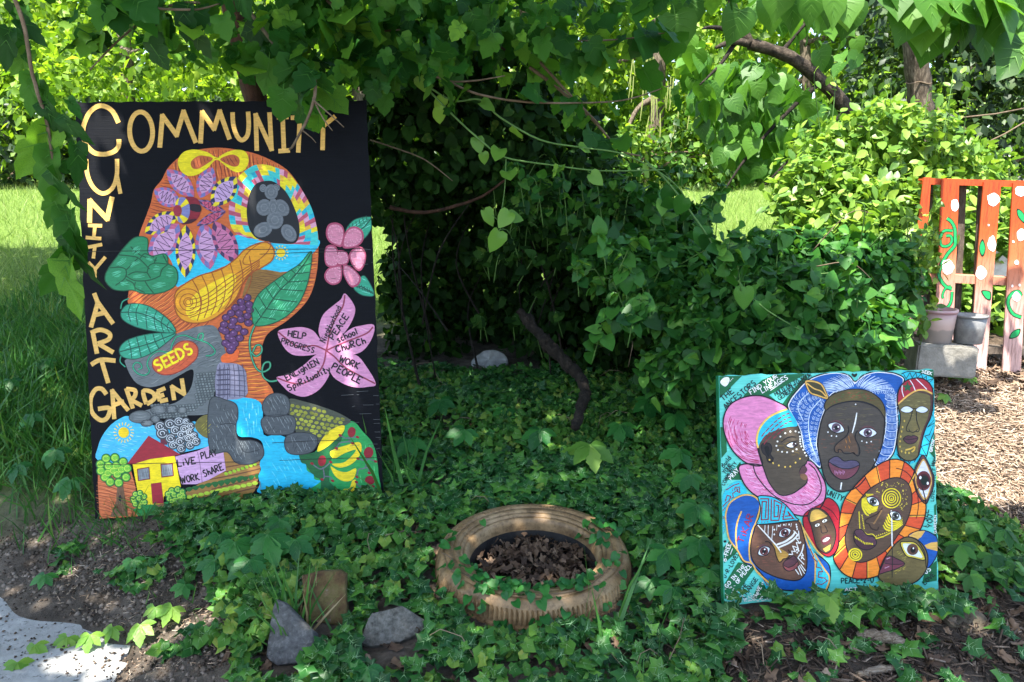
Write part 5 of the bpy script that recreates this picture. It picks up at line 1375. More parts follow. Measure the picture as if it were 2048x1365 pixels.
p.F((96, 66, 52), 11, FW, 4); p.S(INK2, 12, 2.2, FW, 4, True)
p.hatch((146, 104, 50), 12, 1.6, [(440, 740), (520, 680), (580, 700), (560, 740), (460, 800)], -30, 18, seg=50, keep=.7); p.hatch((124, 76, 60), 12, 1.6, [(430, 860), (600, 820), (640, 900), (500, 950)], 4, 20, seg=60, keep=.6)
p.F((166, 128, 58), 12, [(620, 680), (660, 720), (780, 790), (790, 830), (720, 880), (680, 890), (660, 800)], 4)
eye(528, 775, 72, 52, -28, (92, 48, 50), 12); eye(755, 575, 72, 50, -28, (92, 48, 50), 12)
p.S((30, 22, 20), 13, 2, [(590, 680), (640, 740), (660, 820), (690, 890), (720, 885), (740, 860), (790, 850), (815, 800), (790, 760)]); p.S((30, 22, 20), 13, 2.0, [(540, 670), (580, 675), (610, 710)])
WHL = (222, 222, 216)
for pts, w in [([(460, 490), (560, 600), (660, 710), (715, 790)], 2.6), ([(540, 490), (535, 570)], 1.6), ([(575, 490), (572, 610)], 1.6), ([(625, 500), (612, 660)], 1.6), ([(670, 490), (665, 550)], 1.2), ([(710, 480), (705, 510)], 1.2), ([(770, 470), (765, 500)], 1.2), ([(828, 470), (820, 510)], 1.2), ([(665, 705), (760, 670), (840, 610), (870, 560)], 4.2), ([(685, 735), (790, 690), (860, 640), (900, 590)], 3.8), ([(850, 550), (900, 600)], 2.2)]: p.S(WHL, 14, w, pts, taper=.2)
p.S(WHL, 14, 1.8, [(905, 555), (912, 640), (880, 640), (918, 690), (880, 680), (900, 740), (840, 720), (870, 780), (830, 775), (840, 810), (800, 810)], 0)
for pts in [[(895, 850), (940, 780), (960, 700)], [(900, 850), (965, 920)], [(920, 810), (970, 870)], [(935, 780), (960, 830)], [(868, 970), (910, 1030)], [(900, 940), (940, 1040)], [(915, 930), (970, 1020)], [(930, 920), (980, 990)]]: p.S(WHL, 14, 2.6, pts, 3, taper=.3)
for x, y in [(640, 540), (640, 592), (690, 500), (745, 487), (802, 484), (880, 485), (885, 510), (890, 535), (885, 760), (900, 750), (905, 770), (890, 790), (925, 680), (950, 820), (938, 850)]: p.E(WHL, 14, x, y, 9, 11, 0, 8)
p.F((84, 50, 58), 13, [(735, 920), (760, 880), (810, 850), (850, 825), (880, 850), (895, 880), (840, 930), (780, 950)]); p.F((128, 66, 68), 13, [(740, 930), (800, 955), (860, 930), (898, 885), (895, 940), (850, 980), (790, 990)])
p.S(INK2, 14, 1.5, [(735, 920), (760, 880), (810, 850), (850, 825), (880, 850), (898, 885), (895, 940), (850, 980), (790, 990), (750, 965)], 4, True); p.S(INK2, 14, 1.2, [(740, 925), (790, 952), (850, 930), (897, 885)])
p.T((140, 28, 40), 12, 'TiKAR', 300, 690, 420, 380, 70, 2.2)

# ---- half face at lower right
zone(D4)
CB = [(900, 610), (980, 560), (1080, 550), (1170, 590), (1215, 640), (1220, 780), (1180, 880), (1100, 960), (1080, 800), (1000, 660)]
p.F(BLU, 13, CB, 4)
p.F(GO, 14, [(905, 608), (980, 560), (1085, 552), (1040, 620), (1000, 650)], 0); p.F(GO, 14, [(1075, 710), (1150, 680), (1220, 672), (1220, 775), (1100, 745)], 0)
p.S(INK2, 15, 1.8, CB, 4, True)
HF = [(580, 1020), (600, 940), (640, 850), (720, 740), (800, 660), (880, 620), (980, 640), (1060, 710), (1110, 820), (1100, 960), (1020, 1080), (900, 1140), (720, 1150), (620, 1110), (575, 1060)]
p.F((106, 92, 54), 14, HF, 4); p.S(INK2, 15, 2.2, HF, 4, True)
p.hatch((150, 138, 64), 15, 1.8, [(760, 760), (860, 690), (980, 680), (1060, 800), (900, 900), (820, 850)], -25, 20, seg=60, keep=.6); p.hatch((160, 142, 62), 15, 2, [(600, 1080), (700, 1010), (860, 940), (880, 960), (700, 1050), (640, 1110)], -25, 16, seg=60, keep=.8)
q = [(820, 695), (880, 680), (960, 690), (1030, 770), (1065, 860), (960, 840), (880, 810)]
p.F((210, 190, 70), 15, [(810, 685), (880, 670), (970, 680), (1045, 765), (1078, 868), (960, 850), (870, 820)], 4); p.F((216, 226, 226), 16, [(838, 702), (890, 692), (960, 705), (1020, 780), (1050, 845), (960, 828), (885, 800)], 4)
p.E((92, 62, 52), 17, 945, 755, 62); p.E((12, 12, 16), 18, 948, 760, 28, 32); p.E((240, 240, 240), 19, 952, 742, 8, 10, 0, 8); p.S(INK2, 18, 1.8, [(810, 685), (880, 670), (970, 680), (1045, 765), (1078, 868), (960, 850), (870, 820)], 4, True)
p.F((94, 50, 64), 16, [(635, 880), (650, 840), (700, 825), (760, 850), (860, 910), (740, 920), (640, 905)]); p.F((116, 56, 70), 16, [(580, 1020), (610, 940), (650, 910), (740, 925), (858, 915), (760, 970), (660, 1000)])
p.S(INK2, 17, 1.6, [(580, 1020), (610, 940), (635, 880), (650, 840), (700, 825), (760, 850), (860, 910), (760, 970), (660, 1000)], 4, True); p.S(INK2, 17, 1.2, [(640, 905), (740, 920), (858, 912)]); p.S((200, 150, 170), 17, 1.6, [(660, 860), (700, 845)], 0); p.S((200, 150, 170), 17, 1.6, [(640, 960), (690, 940)], 0)
p.T(INKT, 3, 'I SEE', 1100, 520, 1130, 330, 50, 2.3); p.T(INKT, 3, 'YOU', 1165, 520, 1170, 380, 50, 2.3)
p.F(DG, 1, [(1190, 280), (1230, 260), (1230, 620), (1195, 600)], 0); p.T(WH, 3, 'GARDEN', 1212, 585, 1212, 385, 26, 1.5)
p.T(INKT, 3, 'PEACE-2-U', 178, 1130, 530, 1120, 56, 2.4)
p.F(DG, 1, [(170, 1190), (400, 1180), (560, 1150), (560, 1230), (170, 1240)], 0); p.T(WH, 3, 'ACT NOW', 215, 1215, 530, 1200, 34, 1.7)
p.F(DG, 1, [(1090, 980), (1220, 880), (1220, 1100), (1060, 1130)], 0); p.T(INKT, 3, 'LOVE', 1090, 1145, 1200, 1040, 44, 2.2); p.T(WH, 3, 'US', 1100, 1030, 1160, 980, 50, 2.4)

def mat_aqua():
    m, nt, out = new_mat('aqua_painted_plywood')
    L = nt.links.new
    tc = N(nt, 'ShaderNodeTexCoord'); mp = N(nt, 'ShaderNodeMapping'); mp.inputs['Scale'].default_value = (2, 2, 60); L(tc.outputs['Object'], mp.inputs[0])
    n = N(nt, 'ShaderNodeTexNoise', Scale=6.0, Detail=6.0, Roughness=.7); L(mp.outputs[0], n.inputs['Vector'])
    r = ramp(nt, n.outputs[0], [(.3, lin((70, 180, 168))), (.6, lin((94, 208, 194))), (.85, lin((140, 222, 210)))])
    b = N(nt, 'ShaderNodeBsdfPrincipled', Roughness=.5); L(r.outputs[0], b.inputs['Base Color'])
    L(b.outputs[0], out.inputs[0])
    return m
board = empty('painted_face_board', (0.88, 2.01, 0.2), 'square turquoise board painted with seven faces and hand lettering, standing in the ivy', 'sign')
board_object(p, 'plywood_sheet', mat_aqua(), board, 0.014)
ed = MB()
for a, b in [((0, 0.3), (0, 0.3))]: ed.box(p.M @ Matrix.Translation((-0.0015, 0.007, p.h / 2)), 0.003, 0.016, p.h)
ed.build('green_edge', mat_noise('green_edge_paint', [(.3, lin((10, 90, 54))), (.7, lin((20, 120, 74)))], 40), board)
tag(p.build('painted_design', M_PAINT, board), 'painted portraits, eyes and lettering')
pm = MB()
pt = p.M @ Vector((0.3, 0.016, 0.45))
pm.tube([pt, (pt.x, pt.y + 0.35, float(gz(pt.x, pt.y + .35)) - .05)], 0.012, 6)
pm.build('prop_stake', bpy.data.materials['weathered_stake'], board)
BOARD2 = p

# ================================================================== objects standing in the garden
# ------------------------------------------------------------------ tyre planter
def mat_tyre():
    m, nt, out = new_mat('tan_sprayed_rubber')
    L = nt.links.new
    tc = N(nt, 'ShaderNodeTexCoord')
    n1 = N(nt, 'ShaderNodeTexNoise', Scale=9.0, Detail=5.0, Roughness=.6); L(tc.outputs['Object'], n1.inputs['Vector'])
    r = ramp(nt, n1.outputs[0], [(.3, (.12, .070, .030)), (.5, (.28, .178, .085)), (.72, (.41, .29, .16))])
    n2 = N(nt, 'ShaderNodeTexNoise', Scale=55.0, Detail=6.0, Roughness=.75); L(tc.outputs['Object'], n2.inputs['Vector'])
    d = ramp(nt, n2.outputs[0], [(.38, (.14, .11, .09)), (.52, (1, 1, 1))])
    mx = N(nt, 'ShaderNodeMix', data_type='RGBA', blend_type='MULTIPLY'); mx.inputs[0].default_value = .5
    L(r.outputs[0], mx.inputs[6]); L(d.outputs[0], mx.inputs[7])
    b = N(nt, 'ShaderNodeBsdfPrincipled', Roughness=.5); b.inputs['Specular IOR Level'].default_value = .4
    L(mx.outputs[2], b.inputs['Base Color'])
    bp = N(nt, 'ShaderNodeBump', Strength=.4, Distance=.003); L(n2.outputs[0], bp.inputs['Height']); L(bp.outputs[0], b.inputs['Normal'])
    L(b.outputs[0], out.inputs[0])
    return m
TC = PD(1066, 1099, 2.47)
TYRE_TILT = R(5)
TM = Matrix.Translation(TC) @ Matrix.Rotation(TYRE_TILT, 4, 'X')
TR = 0.305
tyre = empty('tyre_planter', (TC.x, TC.y, TC.z - .2), 'tan painted old car tyre lying flat as a planter in the ivy', 'tyre')
M_TYRE = mat_tyre()
def lathe(prof, n, M, disp=None):
    vs = []; fs = []
    m = len(prof)
    for k in range(n):
        t = 2 * math.pi * k / n
        for j, (r_, z_) in enumerate(prof):
            rr = r_ + (disp(k, j, r_, z_) if disp else 0)
            vs.append(M @ Vector((rr * math.cos(t), rr * math.sin(t), z_)))
    for k in range(n):
        k2 = (k + 1) % n
        for j in range(m - 1):
            fs.append((k * m + j, k2 * m + j, k2 * m + j + 1, k * m + j + 1))
    return vs, fs
# sidewalls: from the bead over the top, open underneath
side = [(.198, -.045), (.200, -.020), (.206, -.006), (.214, -.003), (.2145, -.0045), (.217, -.0045), (.2175, .001), (.226, .006), (.2265, .0045), (.229, .005), (.2295, .0075), (.245, .012), (.2455, .0105), (.248, .011), (.2485, .0135), (.262, .014), (.272, .012), (.2725, .0105), (.275, .010), (.2755, .0115), (.284, .006), (.291, -.004), (.296, -.014)]
mb = MB(); v, f = lathe(side, 128, TM); mb.add(v, f, True)
sidewall = mb.build('sidewall', M_TYRE, tyre)
tread = [(.296, -.014), (.300, -.026), (.3035, -.040), (.3045, -.056), (.2975, -.058), (.2975, -.066), (.305, -.068), (.3055, -.100), (.298, -.102), (.298, -.112), (.3055, -.114), (.305, -.146), (.2975, -.148), (.2975, -.156), (.304, -.158), (.300, -.19), (.28, -.205), (.24, -.21)]
def tr_disp(k, j, r_, z_):
    if not (1 <= j <= 14) or r_ < .2995: return 0
    if j <= 3: return -.007 if k % 3 == 0 else 0
    ph = (k + int((z_ + .1) * 90)) % 6
    return -.010 if ph < 1 else 0
mb = MB(); v, f = lathe(tread, 390, TM, tr_disp); mb.add(v, f)
mb.build('tread', M_TYRE, tyre)
bead = [(.198, -.045), (.196, -.075), (.20, -.12), (.215, -.16)]
mb = MB(); v, f = lathe(bead, 96, TM); mb.add(v, f, True)
mb.build('inner_bead', mat_noise('bare_black_rubber', [(.3, (.012, .012, .012)), (.7, (.03, .028, .026))], 30, .6), tyre)
mm = MB().box(Matrix.Identity(4), .011, .0045, .003)
mme = mesh('raised_moulding', mm.v, mm.f); mme.materials.append(M_TYRE)
for a0, n_ in ((62, 9), (112, 7), (150, 5), (15, 6), (-40, 6)):          # worn raised moulding on the sidewall
    for k in range(n_):
        t = R(a0 + k * 2.6); rr = .2535
        o = link('raised_moulding', mme, None, sidewall)
        o.matrix_basis = TM @ Matrix.Translation((rr * math.cos(t), rr * math.sin(t), .0145)) @ Matrix.Rotation(t, 4, 'Z')
# soil in the tyre
random.seed(5)
M_SOILD = mat_noise('dark_compost', [(.3, (.012, .009, .007)), (.55, (.045, .032, .024)), (.75, (.11, .08, .06))], 60, .95, .9)
n = 40; vs = [TM @ Vector((0, 0, -.10))]; fs = []
for ri, rr in enumerate((.05, .1, .15, .19, .21)):
    for k in range(n):
        t = 2 * math.pi * k / n
        vs.append(TM @ Vector((rr * math.cos(t), rr * math.sin(t), -.105 + random.uniform(-.008, .012) - .02 * (rr / .2) ** 2)))
for k in range(n):
    fs.append((0, 1 + k, 1 + (k + 1) % n))
    for ri in range(4):
        a = 1 + ri * n; b = a + n
        fs.append((a + k, b + k, b + (k + 1) % n, a + (k + 1) % n))
o = link('compost', mesh('compost', vs, fs, True), M_SOILD)
tag(o, 'dark compost and litter filling the tan tyre', 'compost', kind='stuff')

# ------------------------------------------------------------------ stones
def stone(name, label, px_outline, depth, thick, mat, lean=-12, yaw=0, noise=.004, seed=1, cat='stone', bevel=.012, push=0.0, smooth=True):
    """stone with a traced face, real thickness, rounded rim and rough faces"""
    random.seed(seed)
    c = np.mean(np.array(px_outline), 0)
    depth = GD(c[0], max(q[1] for q in px_outline) - 6) - push
    C0 = PD(c[0], c[1], depth)
    M = Matrix.Translation(C0) @ Matrix.Rotation(R(yaw), 4, 'Z') @ Matrix.Rotation(R(lean), 4, 'X')
    Mi = M.inverted(); o_ = Mi @ CAM
    q = []
    for x, y in px_outline:
        d = Mi.to_3x3() @ ray(x, y); t = -o_.y / d.y; w = o_ + d * t; q.append((w.x, w.z))
    q = np.array(crom(q, 4, True) if smooth else [tuple(np.array(a) * (1 - k / 4) + np.array(b) * k / 4) for a, b in zip(q, q[1:] + q[:1]) for k in range(4)])
    cc = q.mean(0); n = len(q)
    rings = []
    for s_, y_ in ((.0, -.004), (.35, -.003), (.7, -.001), (.92, .0), (.985, bevel * .35), (1.0, bevel), (1.02, thick * .5), (1.0, thick - bevel), (.9, thick)):
        rings.append([(cc[0] + (a[0] - cc[0]) * s_, y_, cc[1] + (a[1] - cc[1]) * s_) for a in q])
    vs = []
    for r_ in rings:
        for (x, y, z) in r_:
            nz = (float(vnoise(x * 60 + seed, z * 60, seed)) - .5) * noise * 2 + (float(vnoise(x * 18 + seed, z * 18, seed + 3)) - .5) * noise * 3
            vs.append(M @ Vector((x + nz * .3, y + nz, z + nz * .3)))
    fs = []
    for i in range(len(rings) - 1):
        for k in range(n): fs.append((i * n + k, i * n + (k + 1) % n, (i + 1) * n + (k + 1) % n, (i + 1) * n + k))
    fs.append(tuple((len(rings) - 1) * n + k for k in range(n)))
    o = link(name, mesh(name, vs, fs, True), mat)
    STONES.append((C0.x, C0.y, (q[:, 0].max() - q[:, 0].min()) / 2))
    return tag(o, label, cat)
STONES = []
M_OCH = mat_noise('mossy_ochre_stone', [(.32, (.06, .032, .016)), (.46, (.115, .070, .030)), (.56, (.135, .11, .040)), (.66, (.17, .115, .06)), (.8, (.48, .46, .40))], 22, .9, .8, bscale=90)
M_SLATE = mat_noise('grey_speckled_stone', [(.3, (.06, .06, .060)), (.55, (.12, .12, .118)), (.68, (.19, .19, .185)), (.78, (.5, .5, .49))], 70, .85, .8, bscale=140)
M_CHUNK = mat_noise('grey_rough_concrete', [(.3, (.06, .058, .048)), (.5, (.15, .145, .125)), (.68, (.24, .23, .20)), (.8, (.5, .5, .48))], 60, .95, 1.0, bscale=120)
stone('paving_brick', 'mossy ochre brown paving brick standing upright among the ivy', [(602, 1153), (640, 1143), (678, 1141), (690, 1150), (694, 1200), (698, 1240), (680, 1254), (616, 1244), (610, 1200)], 2.15, .06, M_OCH, -25, 6, .004, 3, 'brick', .010, smooth=False)
stone('stone_slab', 'dark grey triangular stone beside the mossy brick', [(553, 1198), (568, 1204), (592, 1230), (624, 1264), (622, 1290), (606, 1325), (555, 1330), (534, 1312), (536, 1262)], 1.98, .05, M_SLATE, -38, -8, .005, 4, bevel=.006, smooth=False)
stone('concrete_chunk', 'light grey broken concrete chunk between the brick and the tyre', [(743, 1226), (778, 1219), (804, 1211), (852, 1240), (848, 1262), (800, 1284), (738, 1294), (716, 1280)], 1.98, .07, M_CHUNK, -45, 4, .008, 5, bevel=.005, smooth=False)
stone('pale_rock', 'pale grey rock lying in the dark hollow of the thicket', [(942, 722), (965, 702), (990, 700), (1012, 712), (1014, 728), (975, 738), (950, 740)], 3.55, .12, mat_noise('pale_rock_stone', [(.3, (.22, .22, .22)), (.7, (.5, .5, .48))], 14, .9, .6), -30, 0, .012, 6)
stone('round_rock', 'brown rounded rock half buried at the lower right', [(1888, 1222), (1915, 1213), (1950, 1217), (1975, 1235), (1978, 1255), (1940, 1264), (1900, 1256)], 1.98, .10, mat_noise('brown_rock', [(.3, (.05, .04, .025)), (.7, (.15, .12, .08))], 25, .9, .7), -45, 0, .008, 7)
stone('cut_log_end', 'orange cut end of a small log in the ivy', [(1846, 1228), (1862, 1219), (1880, 1224), (1888, 1240), (1878, 1254), (1856, 1256), (1845, 1244)], 1.96, .14, mat_noise('fresh_cut_wood', [(.3, (.16, .07, .03)), (.5, (.38, .20, .10)), (.7, (.55, .34, .2))], 30, .8, .5, stretch=(1, 1, 4)), -30, 12, .004, 8, 'log')

# weathered sticks of wood
M_DRIFT = mat_noise('weathered_wood', [(.3, (.07, .05, .035)), (.5, (.22, .17, .12)), (.7, (.42, .36, .29))], 12, .9, .7, stretch=(3, 30, 30))
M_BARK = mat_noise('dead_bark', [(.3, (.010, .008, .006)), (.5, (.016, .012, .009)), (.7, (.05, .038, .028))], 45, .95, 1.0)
def stick(name, label, pts, rad, mat, seed=1, n=9, cat='stick', parent=None):
    random.seed(seed)
    P = crom(pts, 6)
    rr = np.interp(np.linspace(0, 1, len(P)), np.linspace(0, 1, len(rad)), rad)
    rr = [r_ * random.uniform(.85, 1.12) for r_ in rr]
    P = [Vector(q) + Vector((random.uniform(-1, 1), random.uniform(-1, 1), random.uniform(-1, 1))) * rr[i] * .15 for i, q in enumerate(P)]
    o = MB().tube(P, rr, n, rough=.16).build(name, mat, parent)
    return tag(o, label, cat) if label else o
def gp(px, py, lift=.01):
    q = G(px, py); return Vector((q.x, q.y, float(gz(q.x, q.y)) + lift))
stick('wood_billet', 'pale weathered splintered wood piece lying on the dark mulch', [gp(1712, 1280, .015), gp(1745, 1288, .02), gp(1785, 1296, .02), gp(1822, 1310, .012)], [.006, .016, .018, .004], M_DRIFT, 2)
stick('rotten_branch', 'short rotten branch at the bottom edge on the mulch', [gp(1715, 1362, .01), gp(1755, 1352, .015), gp(1800, 1345, .012)], [.008, .012, .006], M_DRIFT, 3)
log = empty('dead_branch', PD(1150, 850, 3.1), 'broken dead branch leaning in the dark thicket', 'branch')
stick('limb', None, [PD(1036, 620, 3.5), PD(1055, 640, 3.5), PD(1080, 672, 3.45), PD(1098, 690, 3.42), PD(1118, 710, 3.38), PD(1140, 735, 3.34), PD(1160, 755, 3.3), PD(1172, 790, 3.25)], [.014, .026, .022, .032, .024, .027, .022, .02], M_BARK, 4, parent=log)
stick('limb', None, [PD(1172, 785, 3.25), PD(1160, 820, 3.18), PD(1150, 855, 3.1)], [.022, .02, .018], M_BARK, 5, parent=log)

# ------------------------------------------------------------------ pallet fence
class Plane:
    def __init__(s, P0, yaw, tilt=0):
        s.M = Matrix.Translation(P0) @ Matrix.Rotation(R(yaw), 4, 'Z') @ Matrix.Rotation(R(tilt), 4, 'X'); s.Mi = s.M.inverted()
    def hit(s, px, py, y=0.0):
        o_ = s.Mi @ CAM; d = s.Mi.to_3x3() @ ray(px, py); t = (y - o_.y) / d.y; q = o_ + d * t
        return Vector((q.x, y, q.z))
FC_ = (1780, 330, .32964)
def fx(cx, cy): return (FC_[0] + cx * FC_[2], FC_[1] + cy * FC_[2])
FP = Plane(PD(1960, 700, 4.2), -14)
def mat_fence():
    m, nt, out = new_mat('orange_to_pink_fence_paint')
    L = nt.links.new
    tc = N(nt, 'ShaderNodeTexCoord'); sx = N(nt, 'ShaderNodeSeparateXYZ'); L(tc.outputs['Object'], sx.inputs[0])
    no = N(nt, 'ShaderNodeTexNoise', Scale=7.0, Detail=4.0); L(tc.outputs['Object'], no.inputs['Vector'])
    ad = N(nt, 'ShaderNodeMath', operation='MULTIPLY_ADD'); L(no.outputs[0], ad.inputs[0]); ad.inputs[1].default_value = .28; L(sx.outputs[2], ad.inputs[2])
    mr = N(nt, 'ShaderNodeMapRange'); mr.inputs[1].default_value = .60; mr.inputs[2].default_value = 1.35; L(ad.outputs[0], mr.inputs[0])
    r = ramp(nt, mr.outputs[0], [(0, (.62, .40, .37)), (.30, (.60, .32, .27)), (.52, (.60, .24, .15)), (.68, (.60, .15, .05)), (.85, (.56, .085, .012)), (1, (.52, .06, .006))])
    mp = N(nt, 'ShaderNodeMapping'); mp.inputs['Scale'].default_value = (40, 40, 3); L(tc.outputs['Object'], mp.inputs[0])
    g = N(nt, 'ShaderNodeTexNoise', Scale=3.0, Detail=6.0, Roughness=.7); L(mp.outputs[0], g.inputs['Vector'])
    gr = ramp(nt, g.outputs[0], [(.30, (.34, .28, .25)), (.52, (1, 1, 1))])
    mx = N(nt, 'ShaderNodeMix', data_type='RGBA', blend_type='MULTIPLY'); mx.inputs[0].default_value = 1; L(r.outputs[0], mx.inputs[6]); L(gr.outputs[0], mx.inputs[7])
    b = N(nt, 'ShaderNodeBsdfPrincipled', Roughness=.6); L(mx.outputs[2], b.inputs['Base Color'])
    bp = N(nt, 'ShaderNodeBump', Strength=.5, Distance=.004); L(g.outputs[0], bp.inputs['Height']); L(bp.outputs[0], b.inputs['Normal'])
    L(b.outputs[0], out.inputs[0])
    return m
M_FEN = mat_fence()
M_RAW = mat_noise('raw_grey_timber', [(.3, (.05, .038, .03)), (.6, (.14, .11, .085)), (.8, (.26, .22, .18))], 8, .9, .6, stretch=(12, 12, 2))
fence = empty('pallet_fence', FP.M @ Vector((0, 0, -.1)), 'upright pallet fence painted orange to pink with green vines and white dots', 'fence')
def slab(name, quad, y0, th, mat, parent=fence):
    """timber from a quad on the fence plane (crop corners tl, tr, br, bl), th thick towards the back"""
    q = [FP.hit(*fx(*c), y=y0) for c in quad]
    nseg = 6
    vs = []; fs = []
    for k in range(nseg + 1):
        t = k / nseg
        l = q[0].lerp(q[3], t); r_ = q[1].lerp(q[2], t); w = (random.random() - .5) * .003
        for a in (l, r_): vs.append(FP.M @ Vector((a.x + w, y0, a.z)))
        for a in (r_, l): vs.append(FP.M @ Vector((a.x + w, y0 + th, a.z)))
    for k in range(nseg):
        a, b = 4 * k, 4 * k + 4
        for j in range(4): fs.append((a + j, b + j, b + (j + 1) % 4, a + (j + 1) % 4))
    fs.append((0, 1, 2, 3)); fs.append(tuple(4 * nseg + j for j in (3, 2, 1, 0)))
    return link(name, mesh(name, vs, fs), mat, parent)
random.seed(9)
slab('slat', [(205, 76), (250, 76), (190, 1040), (92, 1005)], -.004, .016, M_FEN)
slab('slat', [(315, 90), (422, 92), (378, 1190), (264, 1188)], 0, .016, M_FEN)
slab('slat', [(568, 104), (676, 106), (581, 1265), (481, 1263)], 0, .016, M_FEN)
slab('slat', [(746, 110), (856, 112), (791, 1285), (679, 1281)], 0, .016, M_FEN)
slab('slat', [(930, 114), (1040, 116), (986, 1295), (875, 1292)], 0, .016, M_FEN)
slab('rail', [(196, 80), (1050, 104), (1050, 142), (196, 118)], .018, .085, M_FEN)
slab('rail', [(100, 655), (1030, 700), (1030, 748), (100, 703)], .018, .085, M_FEN)
slab('rail', [(90, 1080), (1000, 1125), (1000, 1165), (90, 1122)], .018, .085, M_RAW)
slab('back_slat', [(422, 122), (466, 122), (420, 1090), (380, 1090)], .105, .016, M_RAW)
slab('back_slat', [(538, 128), (575, 128), (520, 1100), (490, 1100)], .105, .016, M_RAW)
slab('back_slat', [(215, 120), (262, 120), (235, 1050), (200, 1050)], .105, .016, M_RAW)
slab('back_slat', [(800, 128), (850, 128), (810, 1150), (760, 1150)], .105, .016, M_RAW)
class FencePaint(Paint):
    def __init__(s):
        s.M = FP.M; s.Mi = FP.Mi; s.o = FP.Mi @ CAM; s.v = []; s.f = []; s.c = []; s.k = 0; s.crop = FC_; s.mg = 0; s.w = s.h = 9
    def onboard(s, q):
        a = FP.hit(q[0], q[1]); return (a.x, a.z)
p = FencePaint()
GV, GVD = (28, 150, 84), (12, 40, 26)
def clipx(pts, lo, hi): return pts
for vine, w in [([(345, 325), (372, 345), (392, 385), (395, 440), (392, 490), (350, 540), (310, 610), (298, 670), (318, 715), (345, 742), (376, 752)], 6.0), ([(380, 400), (330, 400), (305, 440), (312, 488), (350, 492), (374, 465), (368, 432), (340, 432)], 5.0), ([(370, 735), (335, 752), (318, 790), (322, 810)], 4.0), ([(377, 770), (370, 830), (345, 868), (312, 886)], 5.0),
        ([(795, 795), (780, 770), (745, 778), (718, 815), (720, 860), (748, 905), (796, 925)], 6.0)]:
    p.S(GVD, 2, w * 1.35, vine); p.S(GV, 3, w * .9, vine)
def fleaf(pts):
    p.F(GVD, 2, pts, 4); c_ = np.mean(np.array(pts), 0); p.F(GV, 3, [tuple(c_ + (np.array(q) - c_) * .78) for q in pts], 4)
fleaf([(563, 450), (580, 500), (572, 545), (556, 556), (541, 520), (545, 475)])
fleaf([(552, 765), (590, 762), (612, 775), (610, 820), (580, 812)])
fleaf([(722, 1055), (735, 1020), (765, 998), (792, 996), (785, 1030), (760, 1050)])
fleaf([(770, 265), (800, 280), (818, 310), (820, 356), (790, 335), (770, 300)])
WP = (240, 232, 230)
for cx, cy, rx, ry in [(392, 246, 26, 40), (626, 208, 40, 40), (617, 480, 26, 50), (552, 655, 34, 42), (352, 620, 40, 48), (790, 160, 34, 34), (795, 425, 28, 40), (768, 592, 14, 16), (766, 800, 26, 30), (598, 366, 6, 6), (748, 466, 7, 8), (742, 735, 7, 9), (786, 730, 7, 9)]:
    p.F(WP, 4, [(cx + rx * random.uniform(.82, 1.08) * math.cos(t), cy + ry * random.uniform(.82, 1.08) * math.sin(t)) for t in np.linspace(0, 6.28, 14, endpoint=False)], 3)
tag(p.build('painted_vines', M_PAINT, fence), 'green scrolling vines, leaves and white dots')

# concrete block and two buckets in front of the fence
BK = Plane(PD(1898, 735, 3.92), -10)
def bkpt(px, py): return BK.M @ BK.hit(px, py)
blk = MB()
a, b, c_, d = BK.hit(1834, 692), BK.hit(1962, 697), BK.hit(1957, 740), BK.hit(1832, 735)
cx_, cz_ = (a.x + b.x) / 2, (a.z + d.z) / 2 - .02
blk.box(BK.M @ Matrix.Translation((cx_, .10, cz_)) @ Matrix.Rotation(R(1.5), 4, 'Y'), (b - a).length * .95, .20, (a.z - d.z) + .05, .008)
o = blk.build('concrete_block', mat_concrete('block_concrete', (.16, .15, .125), (.36, .34, .30), False)); tag(o, 'grey concrete block under the two buckets by the fence', 'block')
BTOP = cz_ + ((a.z - d.z) + .05) / 2
def bucket(name, label, px, dia, h, dy, mat, wall, rim, handle=True):
    c0 = BK.M @ Vector((BK.hit(px, 692).x, dy, BTOP + .001))
    e = empty(name, c0, label, 'bucket')
    r0, r1 = dia / 2 * .84, dia / 2
    M = Matrix.Translation(c0)
    mb = MB(); v, f = lathe([(0.001, 0), (r0 * .96, 0), (r0, .004), (r0 + (r1 - r0) * .5, h * .5), (r1, h), (r1 - wall, h), (r0 - wall, .006), (.001, .006)], 40, M); mb.add(v, f, True); pail = mb.build('pail', mat, e)
    mb = MB(); v, f = lathe([(r1 - wall, h - rim), (r1 + .0035, h - rim), (r1 + .0045, h - rim * .5), (r1 + .0035, h + .002), (r1 - wall, h + .002)], 40, M); mb.add(v, f, True); mb.build('rim', mat, pail)
    if handle:
        mb = MB(); mb.tube([M @ Vector((r1 * 1.03 * math.cos(t), -.012 - (r1 * .55) * math.sin(t), h - .012 - .055 * math.sin(t))) for t in np.linspace(0, math.pi, 14)], .0018, 6); mb.build('handle', M_WIRE, pail)
    return e
def mat_simple(name, col, rough=.5, metal=0.0):
    m, nt, out = new_mat(name)
    b = N(nt, 'ShaderNodeBsdfPrincipled', Roughness=rough, Metallic=metal)
    b.inputs['Base Color'].default_value = (*col, 1)
    nt.links.new(b.outputs[0], out.inputs[0])
    return m
M_WIRE = mat_simple('handle_wire', (.25, .25, .25), .4, .8)
